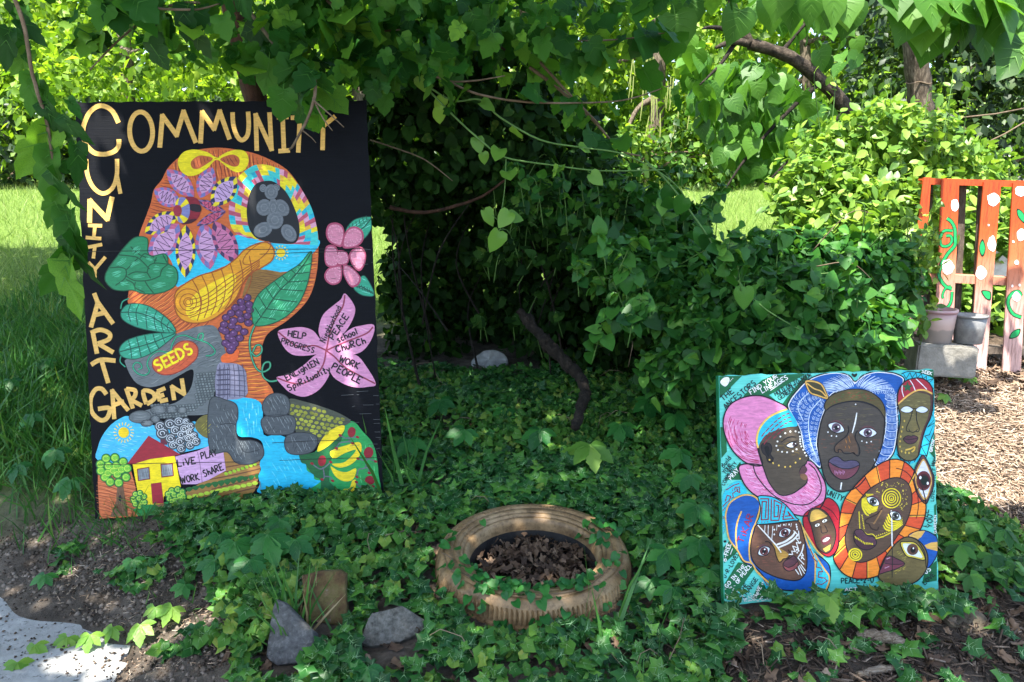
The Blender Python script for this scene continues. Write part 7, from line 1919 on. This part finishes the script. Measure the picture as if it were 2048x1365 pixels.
for pts in [[(1640, 165, 5.9), (1560, 240, 5.8), (1490, 320, 5.7), (1450, 380, 5.6)], [(1690, 225, 5.9), (1600, 300, 5.8), (1530, 370, 5.7)], [(1470, 86, 5.8), (1440, 130, 5.7), (1400, 170, 5.6)], [(1560, 110, 5.9), (1600, 60, 6.0), (1640, 20, 6.0)], [(1460, 60, 5.8), (1420, 55, 5.7), (1405, 58, 5.6)]]:
    limb(ct, [PY(*q) for q in pts], [.02, .012, .006], M_BARK, 6, 'twig')
cp, cd, cn, cs = [], [], [], []
for k in range(1150):
    px = random.uniform(1370, 1720); py = random.uniform(-30, 430)
    up_ = np.interp(px, [1370, 1430, 1500, 1580, 1650, 1700], [40, 125, 120, 150, 205, 270]); lo_ = np.interp(px, [1370, 1430, 1480, 1540, 1600, 1700], [150, 300, 350, 335, 290, 280])
    hi = py < np.interp(px, [1430, 1500, 1560, 1650, 1720], [20, 30, 60, 110, 170]) and px > 1500 and random.random() < .35
    if not (up_ < py < lo_) and not hi: continue
    cp.append(tuple(PY(px, py, random.uniform(5.6, 6.8)))); cd.append(tuple(rng.normal(size=3) * .4 + np.array((-.1, -.1, -.9)))); cn.append(tuple(rng.normal(size=3) * .6 + np.array((0, -.5, .6)))); cs.append(random.uniform(.09, .17))
for px, py in [(1540, 0), (1580, -10), (1620, -20), (1660, -15), (1690, -5), (1560, -30), (1640, -40), (1700, 5), (1480, 20), (1380, 0), (1350, 30)]:
    cp.append(tuple(PY(px, py, random.uniform(3.2, 3.6)))); cd.append((random.uniform(-.3, .3), -.1, -1)); cn.append((random.uniform(-.3, .3), -.9, .4)); cs.append(random.uniform(.13, .17))
foliage(ct, CATA, 'leaf', M_CATA, np.array(cp), np.array(cd), unit(np.array(cn)), np.array(cs), singles=300)

c2 = empty('furrowed_catalpa_tree', (PY(1838, 300, 6.1).x, 6.1, float(gz(3.1, 6.1))), 'catalpa with a straight furrowed trunk and large bright leaves at the top right', 'tree')
bb = PY(1840, 300, 6.1)
limb(c2, [(bb.x + .02, 6.1, float(gz(3.1, 6.1)) - .1), bb, PY(1840, 200, 6.1), PY(1832, 100, 6.05), PY(1834, 0, 6.0), PY(1830, -200, 5.8)], [.11, .092, .088, .088, .09, .08], M_FURROW, 14, 'trunk', .05)
limb(c2, [PY(1850, 95, 6.05), PY(1880, 82, 5.9), PY(1930, 76, 5.6)], [.035, .028, .02], M_FURROW, 8, 'branch', .1)
limb(c2, [PY(1830, -200, 5.8), PY(1880, -150, 4.6), PY(1930, -60, 3.6), PY(1960, -10, 3.1)], [.05, .03, .018, .008], M_FURROW, 8, 'branch', .1)
rw = MB(); rw.tube([PY(1810 + 6 * k, 166 + 2 * math.sin(k), 6.0) for k in range(10)], .004, 5); rw.build('tied_cord', M_TWIG, c2)
cp, cd, cn, cs = [], [], [], []
for bx, by, tx, ty, Y in [(1840, 0, 1800, 75, 3.1), (1860, 25, 1838, 95, 3.15), (1900, 10, 1945, 60, 3.05), (1930, 30, 1940, 98, 3.1), (1880, 5, 1925, 30, 3.0), (1905, 20, 1975, 35, 3.0), (1960, 5, 1975, 75, 3.05), (1990, -10, 2045, 60, 3.0), (2000, 10, 2005, 92, 3.1), (2020, 20, 2048, 80, 3.1), (1980, 0, 2060, 12, 3.0), (1850, -20, 1880, 40, 3.0), (1820, -20, 1830, 40, 3.1), (1945, -25, 1990, 30, 3.0), (2048, 90, 2012, 140, 3.0), (2070, 70, 2030, 125, 3.0), (1890, 40, 1905, 105, 3.2), (1790, -30, 1800, 20, 3.1), (1870, 50, 1850, 110, 3.25), (1910, -30, 1930, 25, 3.1), (2030, -20, 2055, 35, 3.1), (1960, 40, 1985, 110, 3.2), (2060, 20, 2040, 90, 3.2), (1660, -20, 1680, 45, 3.0), (1690, -10, 1700, 40, 3.05)]:
    a, b = PY(bx, by, Y), PY(tx, ty, Y - random.uniform(.02, .1)); d = b - a
    cp.append(tuple(a)); cd.append(tuple(d)); cn.append((random.uniform(-.4, .4), random.uniform(-.6, -.2), .8)); cs.append(max(.11, d.length * 1.1))
for k in range(26):
    px = random.uniform(1800, 2150); py = random.uniform(-160, -30); cp.append(tuple(PY(px, py, random.uniform(3.0, 3.5)))); cd.append(tuple(rng.normal(size=3) * .5 + np.array((0, 0, -.7)))); cn.append(tuple(rng.normal(size=3) * .4 + np.array((0, 0, 1)))); cs.append(random.uniform(.14, .24))
foliage(c2, CATA, 'leaf', M_CATA, np.array(cp), np.array(cd), unit(np.array(cn)), np.array(cs), singles=60)

# ------------------------------------------------------------------ long trailing vines in front of the thicket
def trail(name, label, pts, r0, mat, leaves, leafmat, s0, s1, leaf=HEART):
    Q = [PY(*q) for q in pts]
    e = empty(name, Q[0], label, 'vine')
    limb(e, Q, [r0, r0 * .85, r0 * .6], mat, 6, 'stem', .1)
    P = np.array(crom(Q, 8)); m = leaves
    i = rng.integers(0, len(P), m)
    pos = P[i] + rng.normal(size=(m, 3)) * .02
    if m: foliage(e, leaf, 'leaf', leafmat, pos, unit(rng.normal(size=(m, 3)) * .5 + np.array((0, -.1, -.7))), unit(rng.normal(size=(m, 3)) * .3 + np.array((0, -.7, .6))), rng.uniform(s0, s1, m), singles=60)
    return e
trail('trailing_vine', 'upper of two long green vine stems sweeping down across the dark thicket', [(850, 168, 3.1), (905, 202, 3.1), (960, 200, 3.1), (1000, 235, 3.1), (1080, 280, 3.1), (1160, 295, 3.1), (1250, 310, 3.1), (1340, 360, 3.15), (1380, 410, 3.2)], .0042, M_STEM, 7, M_YOUNG, .04, .07)
trail('trailing_vine', 'lower green vine stem that ends in bright heart leaves over the thicket', [(850, 172, 3.05), (900, 225, 3.05), (960, 280, 3.05), (1010, 315, 3.05), (1100, 330, 3.05), (1200, 342, 3.05), (1330, 340, 3.05)], .0042, M_STEM, 8, M_YOUNG, .04, .07)
trail('trailing_vine', 'vine stem running down over the shaded green mound to the square board', [(1290, 320, 3.2), (1340, 370, 3.15), (1400, 450, 3.1), (1460, 540, 3.0), (1500, 590, 2.95), (1540, 625, 2.9), (1600, 660, 2.85)], .0036, M_STEM, 14, M_VINE, .05, .09)
trail('trailing_vine', 'hanging tendril with a single pale heart leaf in front of the dark hollow', [(1012, 318, 3.05), (1010, 370, 3.05), (1005, 410, 3.05), (998, 440, 3.05), (985, 430, 3.05)], .002, M_STEM, 5, M_YOUNG, .06, .085)

# stems showing through the mound
for k in range(26):
    px, py = random.uniform(1180, 1760), random.uniform(480, 700)
    a = PY(px, py, 3.25); b = PY(px + random.uniform(-140, 140), py + random.uniform(-110, 60), 3.2)
    limb(vm, [a, a.lerp(b, .5) + Vector((0, -.05, random.uniform(-.03, .08))), b], [.0028, .002, .0012], M_STEM if k % 3 else M_TWIG, 5, 'stem')
for k, (q0, q1) in enumerate([((1920, 236, 6.0), (2060, 215, 6.2)), ((1960, 292, 6.0), (2060, 238, 6.1))]):
    w_ = MB().tube([PY(*q0), PY((q0[0] + q1[0]) / 2, (q0[1] + q1[1]) / 2 + 3, 6.05), PY(*q1)], .006, 5).build('wire', M_TWIG)
    tag(w_, ('upper' if k == 0 else 'lower') + ' pale wire strung in front of the tall evergreen shrub', 'wire')

# shoots and sprays that break the outline of the mound
def shoots(parent, mat, spots, hmin, hmax, smin, smax, leaf=OVAL, droop=0.0):
    P, S_ = [], []
    for px, py, Y in spots:
        c = PY(px, py, Y); L_ = random.uniform(hmin, hmax)
        tip = c + Vector((random.uniform(-.6, .6) * L_, random.uniform(-.5, .1) * L_, L_ * (1 - droop)))
        mid = c.lerp(tip, .55) + Vector((random.uniform(-.03, .03), -.03, .05))
        limb(parent, [c - Vector((0, 0, .06)), mid, tip], [.0024, .0018, .001], M_STEM, 5, 'shoot')
        for q in crom([c, mid, tip], 5): P.append(np.array(q) + rng.normal(size=3) * .012); S_.append(random.uniform(smin, smax))
    m = len(P)
    foliage(parent, leaf, 'leaf', mat, np.array(P), unit(rng.normal(size=(m, 3)) * .7 + np.array((0, -.2, -.2))), unit(rng.normal(size=(m, 3)) * .5 + np.array((0, -.3, .9))), np.array(S_), name='shoot_leaves')
shoots(vm, M_VINE, [(random.uniform(1080, 1620), 0, 3.7) for _ in range(0)] + [(x_, np.interp(x_, [1050, 1150, 1300, 1500, 1620], [390, 420, 440, 440, 430]) + random.uniform(0, 40), random.uniform(3.4, 3.8)) for x_ in np.linspace(1050, 1430, 32)], .08, .24, .03, .06, HEART)
shoots(vm, M_VINE, [(random.uniform(1150, 1740), random.uniform(500, 720), random.uniform(2.9, 3.2)) for _ in range(34)], .06, .18, .035, .07, HEART, .7)
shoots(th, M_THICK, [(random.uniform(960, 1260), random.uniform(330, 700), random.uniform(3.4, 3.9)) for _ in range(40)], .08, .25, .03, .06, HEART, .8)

shoots(sv, M_SUNV, [(random.uniform(1795, 1858), random.uniform(430, 700), random.uniform(3.75, 4.05)) for _ in range(30)], .06, .16, .03, .06, OVAL, .5)

# ================================================================== ground cover and litter
rng = np.random.default_rng(99)
random.seed(99)
def pip(poly, x, y):
    P = np.array(poly); a = P; b = np.roll(P, -1, 0)
    c = np.zeros(len(x), int)
    for (x0, y0), (x1, y1) in zip(a, b):
        if y0 == y1: continue
        cond = (y0 > y) != (y1 > y)
        c += (cond & (x < (x1 - x0) * (y - y0) / (y1 - y0) + x0)).astype(int)
    return c % 2 == 1
def gpoly(pts): return [tuple(G(*q))[:2] for q in pts]
IVY_MAIN = gpoly([(330, 1030), (345, 1110), (430, 1190), (445, 1265), (480, 1480), (1400, 1480), (1480, 1300), (1470, 1245), (1720, 1225), (1860, 1214), (1870, 1190), (2048, 1200), (2048, 1090), (1890, 1010), (1850, 960), (1440, 800), (1330, 760), (760, 745), (600, 800)])
IVY_LOOSE = gpoly([(1380, 1480), (1480, 1255), (1860, 1210), (2047, 1180), (2047, 1480)])
IVY_BANK = gpoly([(100, 1090), (330, 1040), (430, 1190), (445, 1265), (480, 1364), (330, 1364), (300, 1200), (130, 1180)])
def board_clear(B, x, y, z, front=.03):
    """True where a point keeps clear of a board's sheet"""
    Mi = np.array(B.Mi)
    q = np.stack([x, y, z, np.ones_like(x)], 1) @ Mi.T
    return ~((q[:, 0] > -.03) & (q[:, 0] < B.w + .03) & (q[:, 1] > -front) & (q[:, 1] < .05))
def tyre_r(x, y): return np.hypot(x - TC.x, (y - TC.y) * 1.0)
def ivy_points(n, poly, dens, h0, h1):
    P = np.array(poly); x = rng.uniform(P[:, 0].min(), P[:, 0].max(), n); y = rng.uniform(P[:, 1].min(), P[:, 1].max(), n)
    ok = pip(poly, x, y) & (rng.random(n) < dens(x, y)) & (tyre_r(x, y) > TR + .022)
    x, y = x[ok], y[ok]
    for sx_, sy_, sr_ in STONES:
        ok = ((x - sx_) / (sr_ * .98)) ** 2 + ((y - sy_ + .03) / .125) ** 2 > 1
        x, y = x[ok], y[ok]
    z = gz(x, y) + h0 + (h1 - h0) * rng.random(len(x)) * (.35 + .9 * vnoise(x * 6, y * 6, 41)) * (.55 + .45 * sstep(TR, TR + .16, tyre_r(x, y)))
    ok = board_clear(BOARD1, x, y, z) & board_clear(BOARD2, x, y, z)
    return x[ok], y[ok], z[ok]
sets = [ivy_points(23000, IVY_MAIN, lambda x, y: .55 + .45 * (vnoise(x * 3.3, y * 3.3, 42) > .28), .015, .085),
        ivy_points(1500, IVY_LOOSE, lambda x, y: .16 * (vnoise(x * 4, y * 4, 43) > .5) + .02, .01, .05),
        ivy_points(1500, IVY_BANK, lambda x, y: .75 * (vnoise(x * 4.5, y * 4.5, 44) > .52), .01, .06)]
x, y, z = (np.concatenate([s_[i] for s_ in sets]) for i in range(3))
# extra leaves drawn up along the foot of both boards
for B, n_, hh, px0, px1 in ((BOARD1, 260, .07, .28, 1.0), (BOARD2, 170, .05, .22, 1.0)):
    u = rng.uniform(px0 * B.w, px1 * B.w, n_); w = rng.uniform(-.14, -.045, n_); v = rng.random(n_) * hh * (.4 + .8 * vnoise(u * 9, u * 0, 45))
    q = np.stack([u, w, v, np.ones(n_)], 1) @ np.array(B.M).T
    x, y, z = np.r_[x, q[:, 0]], np.r_[y, q[:, 1]], np.r_[z, np.maximum(q[:, 2], gz(q[:, 0], q[:, 1]) + .02)]
m = len(x)
IVY2 = leaf_from_outline([(0, 0), (.16, -.10), (.38, -.02), (.34, .16), (.50, .40), (.34, .52), (.20, .72), (0, 1)], fold=.28, droop=.34, curl=1.2, veins=[(.02, .33, .0, .014), (.02, .42, .36, .016), (.3, .2, .6)])
M_IVY2 = mat_leaf('young_ivy_leaf', [(0, (.016, .075, .014)), (.4, (.04, .14, .02)), (.75, (.09, .22, .03)), (.92, (.20, .30, .05)), (1, (.30, .28, .07))], vein=(.22, .36, .14), trans=.28, rough=.5, spec=.2, blotch=.5)
ivy = empty('ivy_ground_cover', (.2, 2.4, .12), 'dark green veined ivy carpeting the ground around tyre and boards', 'ivy')
dirs = unit(np.stack([rng.normal(size=m), rng.normal(size=m) - .55, rng.normal(size=m) * .25 - .12], 1))
nrm = unit(np.stack([rng.normal(size=m) * .32, rng.normal(size=m) * .30 - .38, np.ones(m)], 1))
big = .026 + .032 * rng.random(m) ** .9
pos_ = np.stack([x, y, z], 1)
cl = vnoise(x * 3.1, y * 3.1, 47) + rng.normal(size=m) * .16
A1, A2 = cl < .58, cl >= .58
foliage(ivy, IVY, 'leaf', M_IVY, pos_[A1], dirs[A1], nrm[A1], big[A1], singles=220)
foliage(ivy, IVY2, 'leaf', M_IVY2, pos_[A2], dirs[A2], nrm[A2], big[A2] * .85, singles=80, name='young_foliage')
# runners
for k in range(110):
    i = random.randrange(m); a = Vector((x[i], y[i], float(gz(x[i], y[i])) + .012)); t = random.uniform(0, 6.28); L_ = random.uniform(.08, .25)
    pts = [a + Vector((math.cos(t + .4 * j) * L_ * j / 3, math.sin(t + .4 * j) * L_ * j / 3, 0)) for j in range(4)]
    pts = [Vector((q.x, q.y, float(gz(q.x, q.y)) + .01 + .012 * random.random())) for q in pts]
    if min(float(tyre_r(q.x, q.y)) for q in pts) < TR + .02: continue
    limb(ivy, pts, [.0022, .002, .0014], M_TWIG, 5, 'runner')

# small vine creeping over the tyre rim
tv = empty('tyre_creeper', TM @ Vector((0, -.25, .02)), 'small leaved creeper sprawling over the front rim of the tan tyre', 'creeper')
tx, tn = [], []
for k in range(290):
    a = R(random.gauss(-105, 45) if k % 5 else random.gauss(20, 14)); rr = random.choice([random.uniform(.20, .30), random.uniform(.305, .325)])
    zt = np.interp(rr, [.20, .215, .245, .27, .29, .305, .32], [-.03, .008, .022, .024, .012, -.01, -.06]) + random.uniform(0, .016) - (random.random() * .09 if rr > .305 else 0)
    tx.append(tuple(TM @ Vector((rr * math.cos(a), rr * math.sin(a), zt)))); o3 = Vector((math.cos(a), math.sin(a), 0)) * (.3 + (rr > .3) * .9)
    tn.append((o3.x + random.uniform(-.3, .3), o3.y + random.uniform(-.3, .3) - .2, 1))
k = len(tx)
foliage(tv, HEART, 'leaf', M_CREEP, np.array(tx), unit(np.stack([rng.normal(size=k), rng.normal(size=k) - .5, rng.normal(size=k) * .3 - .2], 1)), unit(np.array(tn)), rng.uniform(.018, .036, k), singles=290)
for a0, a1 in ((-150, -95), (-110, -60), (-80, -30), (-170, -130)):
    limb(tv, [TM @ Vector((.27 * math.cos(R(a)) * (1 + .1 * random.uniform(-1, 1)), .27 * math.sin(R(a)), .018)) for a in np.linspace(a0, a1, 5)], [.0015, .001], M_TWIG, 5, 'stem')

# ---- five fingered creepers
def creeper(label, whorls, name='creeper_plant', mat=M_CREEP, group=None):
    """whorls: (px, py, leaflet length px, lift)"""
    base = G(whorls[0][0], whorls[0][1])
    e = empty(name, (base.x, base.y, float(gz(base.x, base.y))), label, 'creeper', group)
    P, D, Nn, S_ = [], [], [], []
    for px, py, ln, lift in whorls:
        g = G(px, py, lift); L_ = ln / FPX * (g - CAM).dot(FWD)
        yaw = random.uniform(-.5, .5); tilt = Vector((random.uniform(-.25, .25), -.55, 1)).normalized()
        for j, a in enumerate((-90, -40, -140, 15, -195)):
            t = R(a) + yaw; d = Vector((math.cos(t), math.sin(t), 0)); d = (d - tilt * d.dot(tilt)).normalized() + Vector((0, 0, -.15))
            P.append(tuple(g)); D.append(tuple(d)); Nn.append((tilt.x + random.uniform(-.2, .2), tilt.y + random.uniform(-.2, .2), tilt.z)); S_.append(L_ * (1, .9, .9, .7, .7)[j] * random.uniform(.85, 1.1))
        gz0 = float(gz(g.x, g.y))
        limb(e, [(g.x + .01, g.y + .03, gz0), (g.x, g.y + .01, (g.z + gz0) / 2), tuple(g)], [.0022, .0016, .0012], M_STEM, 5, 'stem')
    foliage(e, CREEP, 'leaf', mat, np.array(P), np.array(D), unit(np.array(Nn)), np.array(S_), singles=300, leafname='leaflet')
creeper('dark five fingered creeper at the foot of the tall board', [(470, 1085, 60, .10), (535, 1070, 66, .12), (430, 1120, 52, .08), (500, 1120, 58, .10), (590, 1080, 50, .1), (560, 1040, 48, .1), (440, 1070, 44, .09), (630, 1055, 40, .08)])
creeper('five fingered creeper right of the tan tyre', [(1335, 1100, 62, .12), (1385, 1090, 50, .1), (1300, 1160, 46, .08), (1345, 1175, 46, .08)])
creeper('tall five leaved creeper seedling behind the tyre', [(1180, 890, 60, .16), (1150, 900, 44, .1)], mat=M_YOUNG)
creeper('creeper runner trailing across the concrete walk', [(35, 1325, 40, .05), (70, 1290, 36, .05), (135, 1275, 38, .05), (180, 1270, 40, .06), (225, 1255, 36, .05), (280, 1250, 42, .06), (345, 1215, 42, .06), (310, 1215, 34, .05)], mat=M_YOUNG)
creeper('creeper seedlings on the bare bank under the tall board', [(370, 1170, 34, .05), (265, 1120, 36, .05), (90, 1150, 34, .05), (330, 1290, 30, .04), (390, 1250, 30, .04)])
creeper('leafy creeper at the left edge of the square board', [(1395, 1010, 56, .14), (1400, 1080, 50, .12), (1380, 950, 46, .14), (1420, 1140, 44, .08), (1360, 900, 50, .12)])
creeper('bright leafy weed right of the square board', [(1920, 1090, 46, .10), (1960, 1040, 50, .12), (2010, 1060, 44, .1), (1940, 1150, 40, .07), (2030, 1130, 40, .08), (1985, 1110, 44, .09)], mat=M_VINE)
creeper('pale leafy weed in front of the square board', [(1660, 1195, 52, .10), (1720, 1185, 44, .08), (1600, 1200, 40, .07), (1850, 1180, 46, .09)], mat=M_YOUNG)
creeper('low leafy weeds by the concrete block', [(1905, 745, 26, .05), (1850, 760, 26, .05), (1940, 755, 22, .04), (1890, 790, 24, .05), (1800, 735, 28, .08)], mat=M_YOUNG)
creeper('shaded weeds on the thicket floor', [(1080, 860, 50, .12), (930, 860, 46, .14), (880, 800, 44, .14), (1240, 850, 46, .12), (1300, 800, 50, .14), (1010, 820, 40, .1), (1350, 830, 46, .14), (820, 880, 44, .12)])
creeper('broad leaved weeds in the shaded grass at far left', [(60, 830, 40, .12), (110, 900, 44, .12), (35, 930, 40, .1), (140, 960, 40, .1), (90, 720, 30, .12), (20, 760, 30, .12)])
creeper('broad leaved weed in the ivy right below the tyre', [(735, 1335, 60, .07), (1080, 1340, 30, .05)], mat=M_CREEP)

# ---- grass tufts
def tuft(label, px, py, n, h0, h1, spread, mat=M_LONG, dry=0):
    g = G(px, py); e = empty('grass_tuft', (g.x, g.y, float(gz(g.x, g.y))), label, 'grass')
    m = n; pos = np.stack([g.x + rng.normal(size=m) * spread, g.y + rng.normal(size=m) * spread, np.zeros(m)], 1); pos[:, 2] = gz(pos[:, 0], pos[:, 1]) - .005
    d = rng.normal(size=(m, 3)) * .35; d[:, 2] = 1
    sd_ = rng.normal(size=(m, 3)); sd_[:, 2] = .1
    foliage(e, BLADE, 'blade', mat, pos, unit(d), unit(sd_), rng.uniform(h0, h1, m), singles=n, leafname='blade')
M_DRY = mat_leaf('dry_grass', [(0, (.20, .15, .07)), (1, (.42, .34, .2))], trans=.2)
tuft('tall green grass tuft beside the dark triangular stone', 575, 1290, 26, .12, .30, .035)
tuft('dry straw coloured grass tuft behind the triangular stone', 590, 1240, 16, .08, .2, .04, M_DRY)
tuft('thin grass stems right of the tall black board', 800, 985, 16, .15, .42, .05)
tuft('thin grass blades in the ivy at lower centre', 1250, 1300, 9, .12, .3, .09)
tuft('grass clump at the left foot of the tall board', 120, 1040, 30, .08, .2, .06)

# ---- litter
M_LITTER = mat_leaf('dead_leaf', [(0, (.035, .020, .012)), (.5, (.10, .06, .035)), (.85, (.20, .13, .08)), (1, (.32, .24, .17))], trans=.08, rough=.8)
M_CHIP = mat_leaf('wood_chip', [(0, (.12, .075, .045)), (.4, (.30, .21, .14)), (.8, (.46, .35, .25)), (1, (.62, .52, .42))], trans=.0, rough=.85)
M_CHIPD = mat_leaf('dark_mulch_chip', [(0, (.018, .012, .008)), (.5, (.06, .040, .026)), (.85, (.14, .10, .07)), (1, (.34, .28, .22))], trans=.0, rough=.9)  # darker copy of the chip colours, the lower mulch's shade put in
CHIP = (np.array([(-.07, 0, 0), (.07, .05, 0), (.08, .95, .0), (-.05, 1, 0), (0, .05, .05), (.02, .9, .07)]), np.array([(0, 1, 4), (1, 2, 5), (1, 5, 4), (2, 3, 5), (3, 0, 4), (3, 4, 5), (0, 3, 2), (0, 2, 1)]), np.zeros(8))
DEAD = leaf_from_outline([(0, 0), (.12, .1), (.3, .22), (.22, .4), (.3, .55), (.12, .72), (.13, .85), (0, 1)], fold=.45, droop=.5, curl=1.2)
def scatter(name, label, poly, n, proto, mat, s0, s1, dens=None, lift=.004, flat=.25, cat='litter', h=.012):
    P = np.array(poly); x = rng.uniform(P[:, 0].min(), P[:, 0].max(), n); y = rng.uniform(P[:, 1].min(), P[:, 1].max(), n)
    ok = pip(poly, x, y) & (tyre_r(x, y) > TR)
    if dens is not None: ok &= rng.random(n) < dens(x, y)
    x, y = x[ok], y[ok]; k = len(x)
    g_ = gz(x, y); g_ = np.where(walk_dist(x, y) < .08, np.maximum(g_, .005), g_)
    pos = np.stack([x, y, g_ + lift + rng.random(k) * h], 1)
    ok = board_clear(BOARD2, *pos.T) & board_clear(BOARD1, *pos.T); pos = pos[ok]; k = len(pos)
    d = rng.normal(size=(k, 3)); d[:, 2] *= flat
    me = leaf_mesh(name, proto, pos, frames(unit(d), unit(np.stack([rng.normal(size=k) * flat, rng.normal(size=k) * flat, np.ones(k)], 1))), rng.uniform(s0, s1, k))
    tag(link(name, me, mat), label, cat, kind='stuff')
PEB = (np.array([(0, -.5, 0), (.5, 0, 0), (0, .5, 0), (-.5, 0, 0), (.1, .05, .42), (0, 0, -.3)]), np.array([(0, 1, 4), (1, 2, 4), (2, 3, 4), (3, 0, 4), (1, 0, 5), (2, 1, 5), (3, 2, 5), (0, 3, 5)]), np.zeros(8))
M_CLOD = mat_leaf('soil_clod', [(0, (.05, .04, .03)), (.5, (.13, .105, .085)), (1, (.24, .20, .165))], trans=0.0, rough=.95, spec=.1)
MULCH_LIT = gpoly([(1790, 735), (2060, 725), (2200, 900), (2200, 1060), (1960, 1040), (1850, 960), (1850, 800)])
MULCH_DARK = gpoly([(1380, 1364), (1500, 1230), (1880, 1190), (1870, 1030), (2150, 1010), (2150, 1480), (1380, 1480)])
scatter('wood_chips', 'pale sunlit wood chip mulch in front of the fence', MULCH_LIT, 26000, CHIP, M_CHIP, .008, .040)
scatter('shaded_mulch', 'mulch at the lower right with its shade put into the chip colour', MULCH_DARK, 11000, CHIP, M_CHIPD, .010, .05)
scatter('soil_clods', 'crumbling soil clods on the bare bank', gpoly([(0, 1050), (330, 1040), (470, 1190), (520, 1400), (260, 1400), (290, 1300), (0, 1180)]), 5200, PEB, M_CLOD, .006, .026, dens=lambda x, y: .2 + .8 * vnoise(x * 6, y * 6, 55), lift=-.003, h=.004)
scatter('leaf_litter', 'brown dead leaves on the mulch and ivy floor', MULCH_DARK, 900, DEAD, M_LITTER, .02, .06, flat=.5)
scatter('fence_litter', 'dry leaves along the foot of the fence', gpoly([(1830, 715), (2100, 715), (2100, 790), (1840, 790)]), 700, DEAD, M_LITTER, .025, .06, flat=.6)
scatter('ivy_litter', 'dead leaves and twigs between the ivy leaves', IVY_MAIN, 2600, DEAD, M_LITTER, .02, .05, flat=.4)
scatter('bank_chips', 'pale chips and grit on the soil bank', gpoly([(60, 1180), (330, 1060), (460, 1190), (520, 1364), (230, 1364), (300, 1290), (150, 1240)]), 2600, CHIP, M_CHIP, .006, .022, dens=lambda x, y: .25 + .75 * vnoise(x * 5, y * 5, 51))
# pebbles
PEB = (np.array([(0, -.5, 0), (.5, 0, 0), (0, .5, 0), (-.5, 0, 0), (.1, .05, .42), (0, 0, -.3)]), np.array([(0, 1, 4), (1, 2, 4), (2, 3, 4), (3, 0, 4), (1, 0, 5), (2, 1, 5), (3, 2, 5), (0, 3, 5)]), np.zeros(8))
scatter('grit', 'small stones and soil crumbs on the bank and walk edge', gpoly([(0, 1060), (330, 1040), (470, 1190), (520, 1364), (0, 1364), (0, 1200)]), 9000, PEB, M_CHIPD, .003, .012, dens=lambda x, y: (.25 + .75 * vnoise(x * 7, y * 7, 52)) * np.where(walk_dist(x, y) < 0, .28, 1), lift=0, h=.004)
# litter in the tyre
k = 420; a = rng.uniform(0, 6.28, k); rr = .19 * np.sqrt(rng.random(k))
pos = np.array([tuple(TM @ Vector((r_ * math.cos(t), r_ * math.sin(t), -.078 + random.uniform(0, .02)))) for r_, t in zip(rr, a)])
me = leaf_mesh('tyre_litter', DEAD, pos, frames(unit(rng.normal(size=(k, 3)) * np.array((1, 1, .4))), unit(rng.normal(size=(k, 3)) * .5 + np.array((0, 0, 1)))), rng.uniform(.015, .05, k))
tag(link('tyre_litter', me, M_LITTER), 'dead leaves and mulch inside the tan tyre', 'litter', kind='stuff')

# fallen twigs
tw = MB()
for k in range(70):
    px, py = (random.uniform(460, 1900), random.uniform(1000, 1360)) if k % 3 else (random.uniform(780, 1380), random.uniform(740, 900))
    g = G(px, py); t = random.uniform(0, 6.28); L_ = random.uniform(.05, .2); h = random.uniform(.02, .09)
    pts = []
    for j in range(4):
        x_, y_ = g.x + math.cos(t + .2 * j) * L_ * (j / 3 - .5), g.y + math.sin(t + .2 * j) * L_ * (j / 3 - .5)
        pts.append(Vector((x_, y_, float(gz(x_, y_)) + h * (.4 + .6 * math.sin(j)) )))
    if min(float(tyre_r(q.x, q.y)) for q in pts) < TR + .03 or not board_clear(BOARD2, *(np.array([v]) for v in pts[1])).all() or not board_clear(BOARD2, *(np.array([v]) for v in pts[3])).all(): continue
    tw.tube(pts, [.0016, .0014, .0012, .0006], 5)
tag(tw.build('fallen_twigs', mat_noise('pale_dry_twig', [(.3, (.12, .085, .05)), (.7, (.32, .25, .17))], 30)), 'thin dry twigs lying over ivy and thicket floor', 'twigs', kind='stuff')
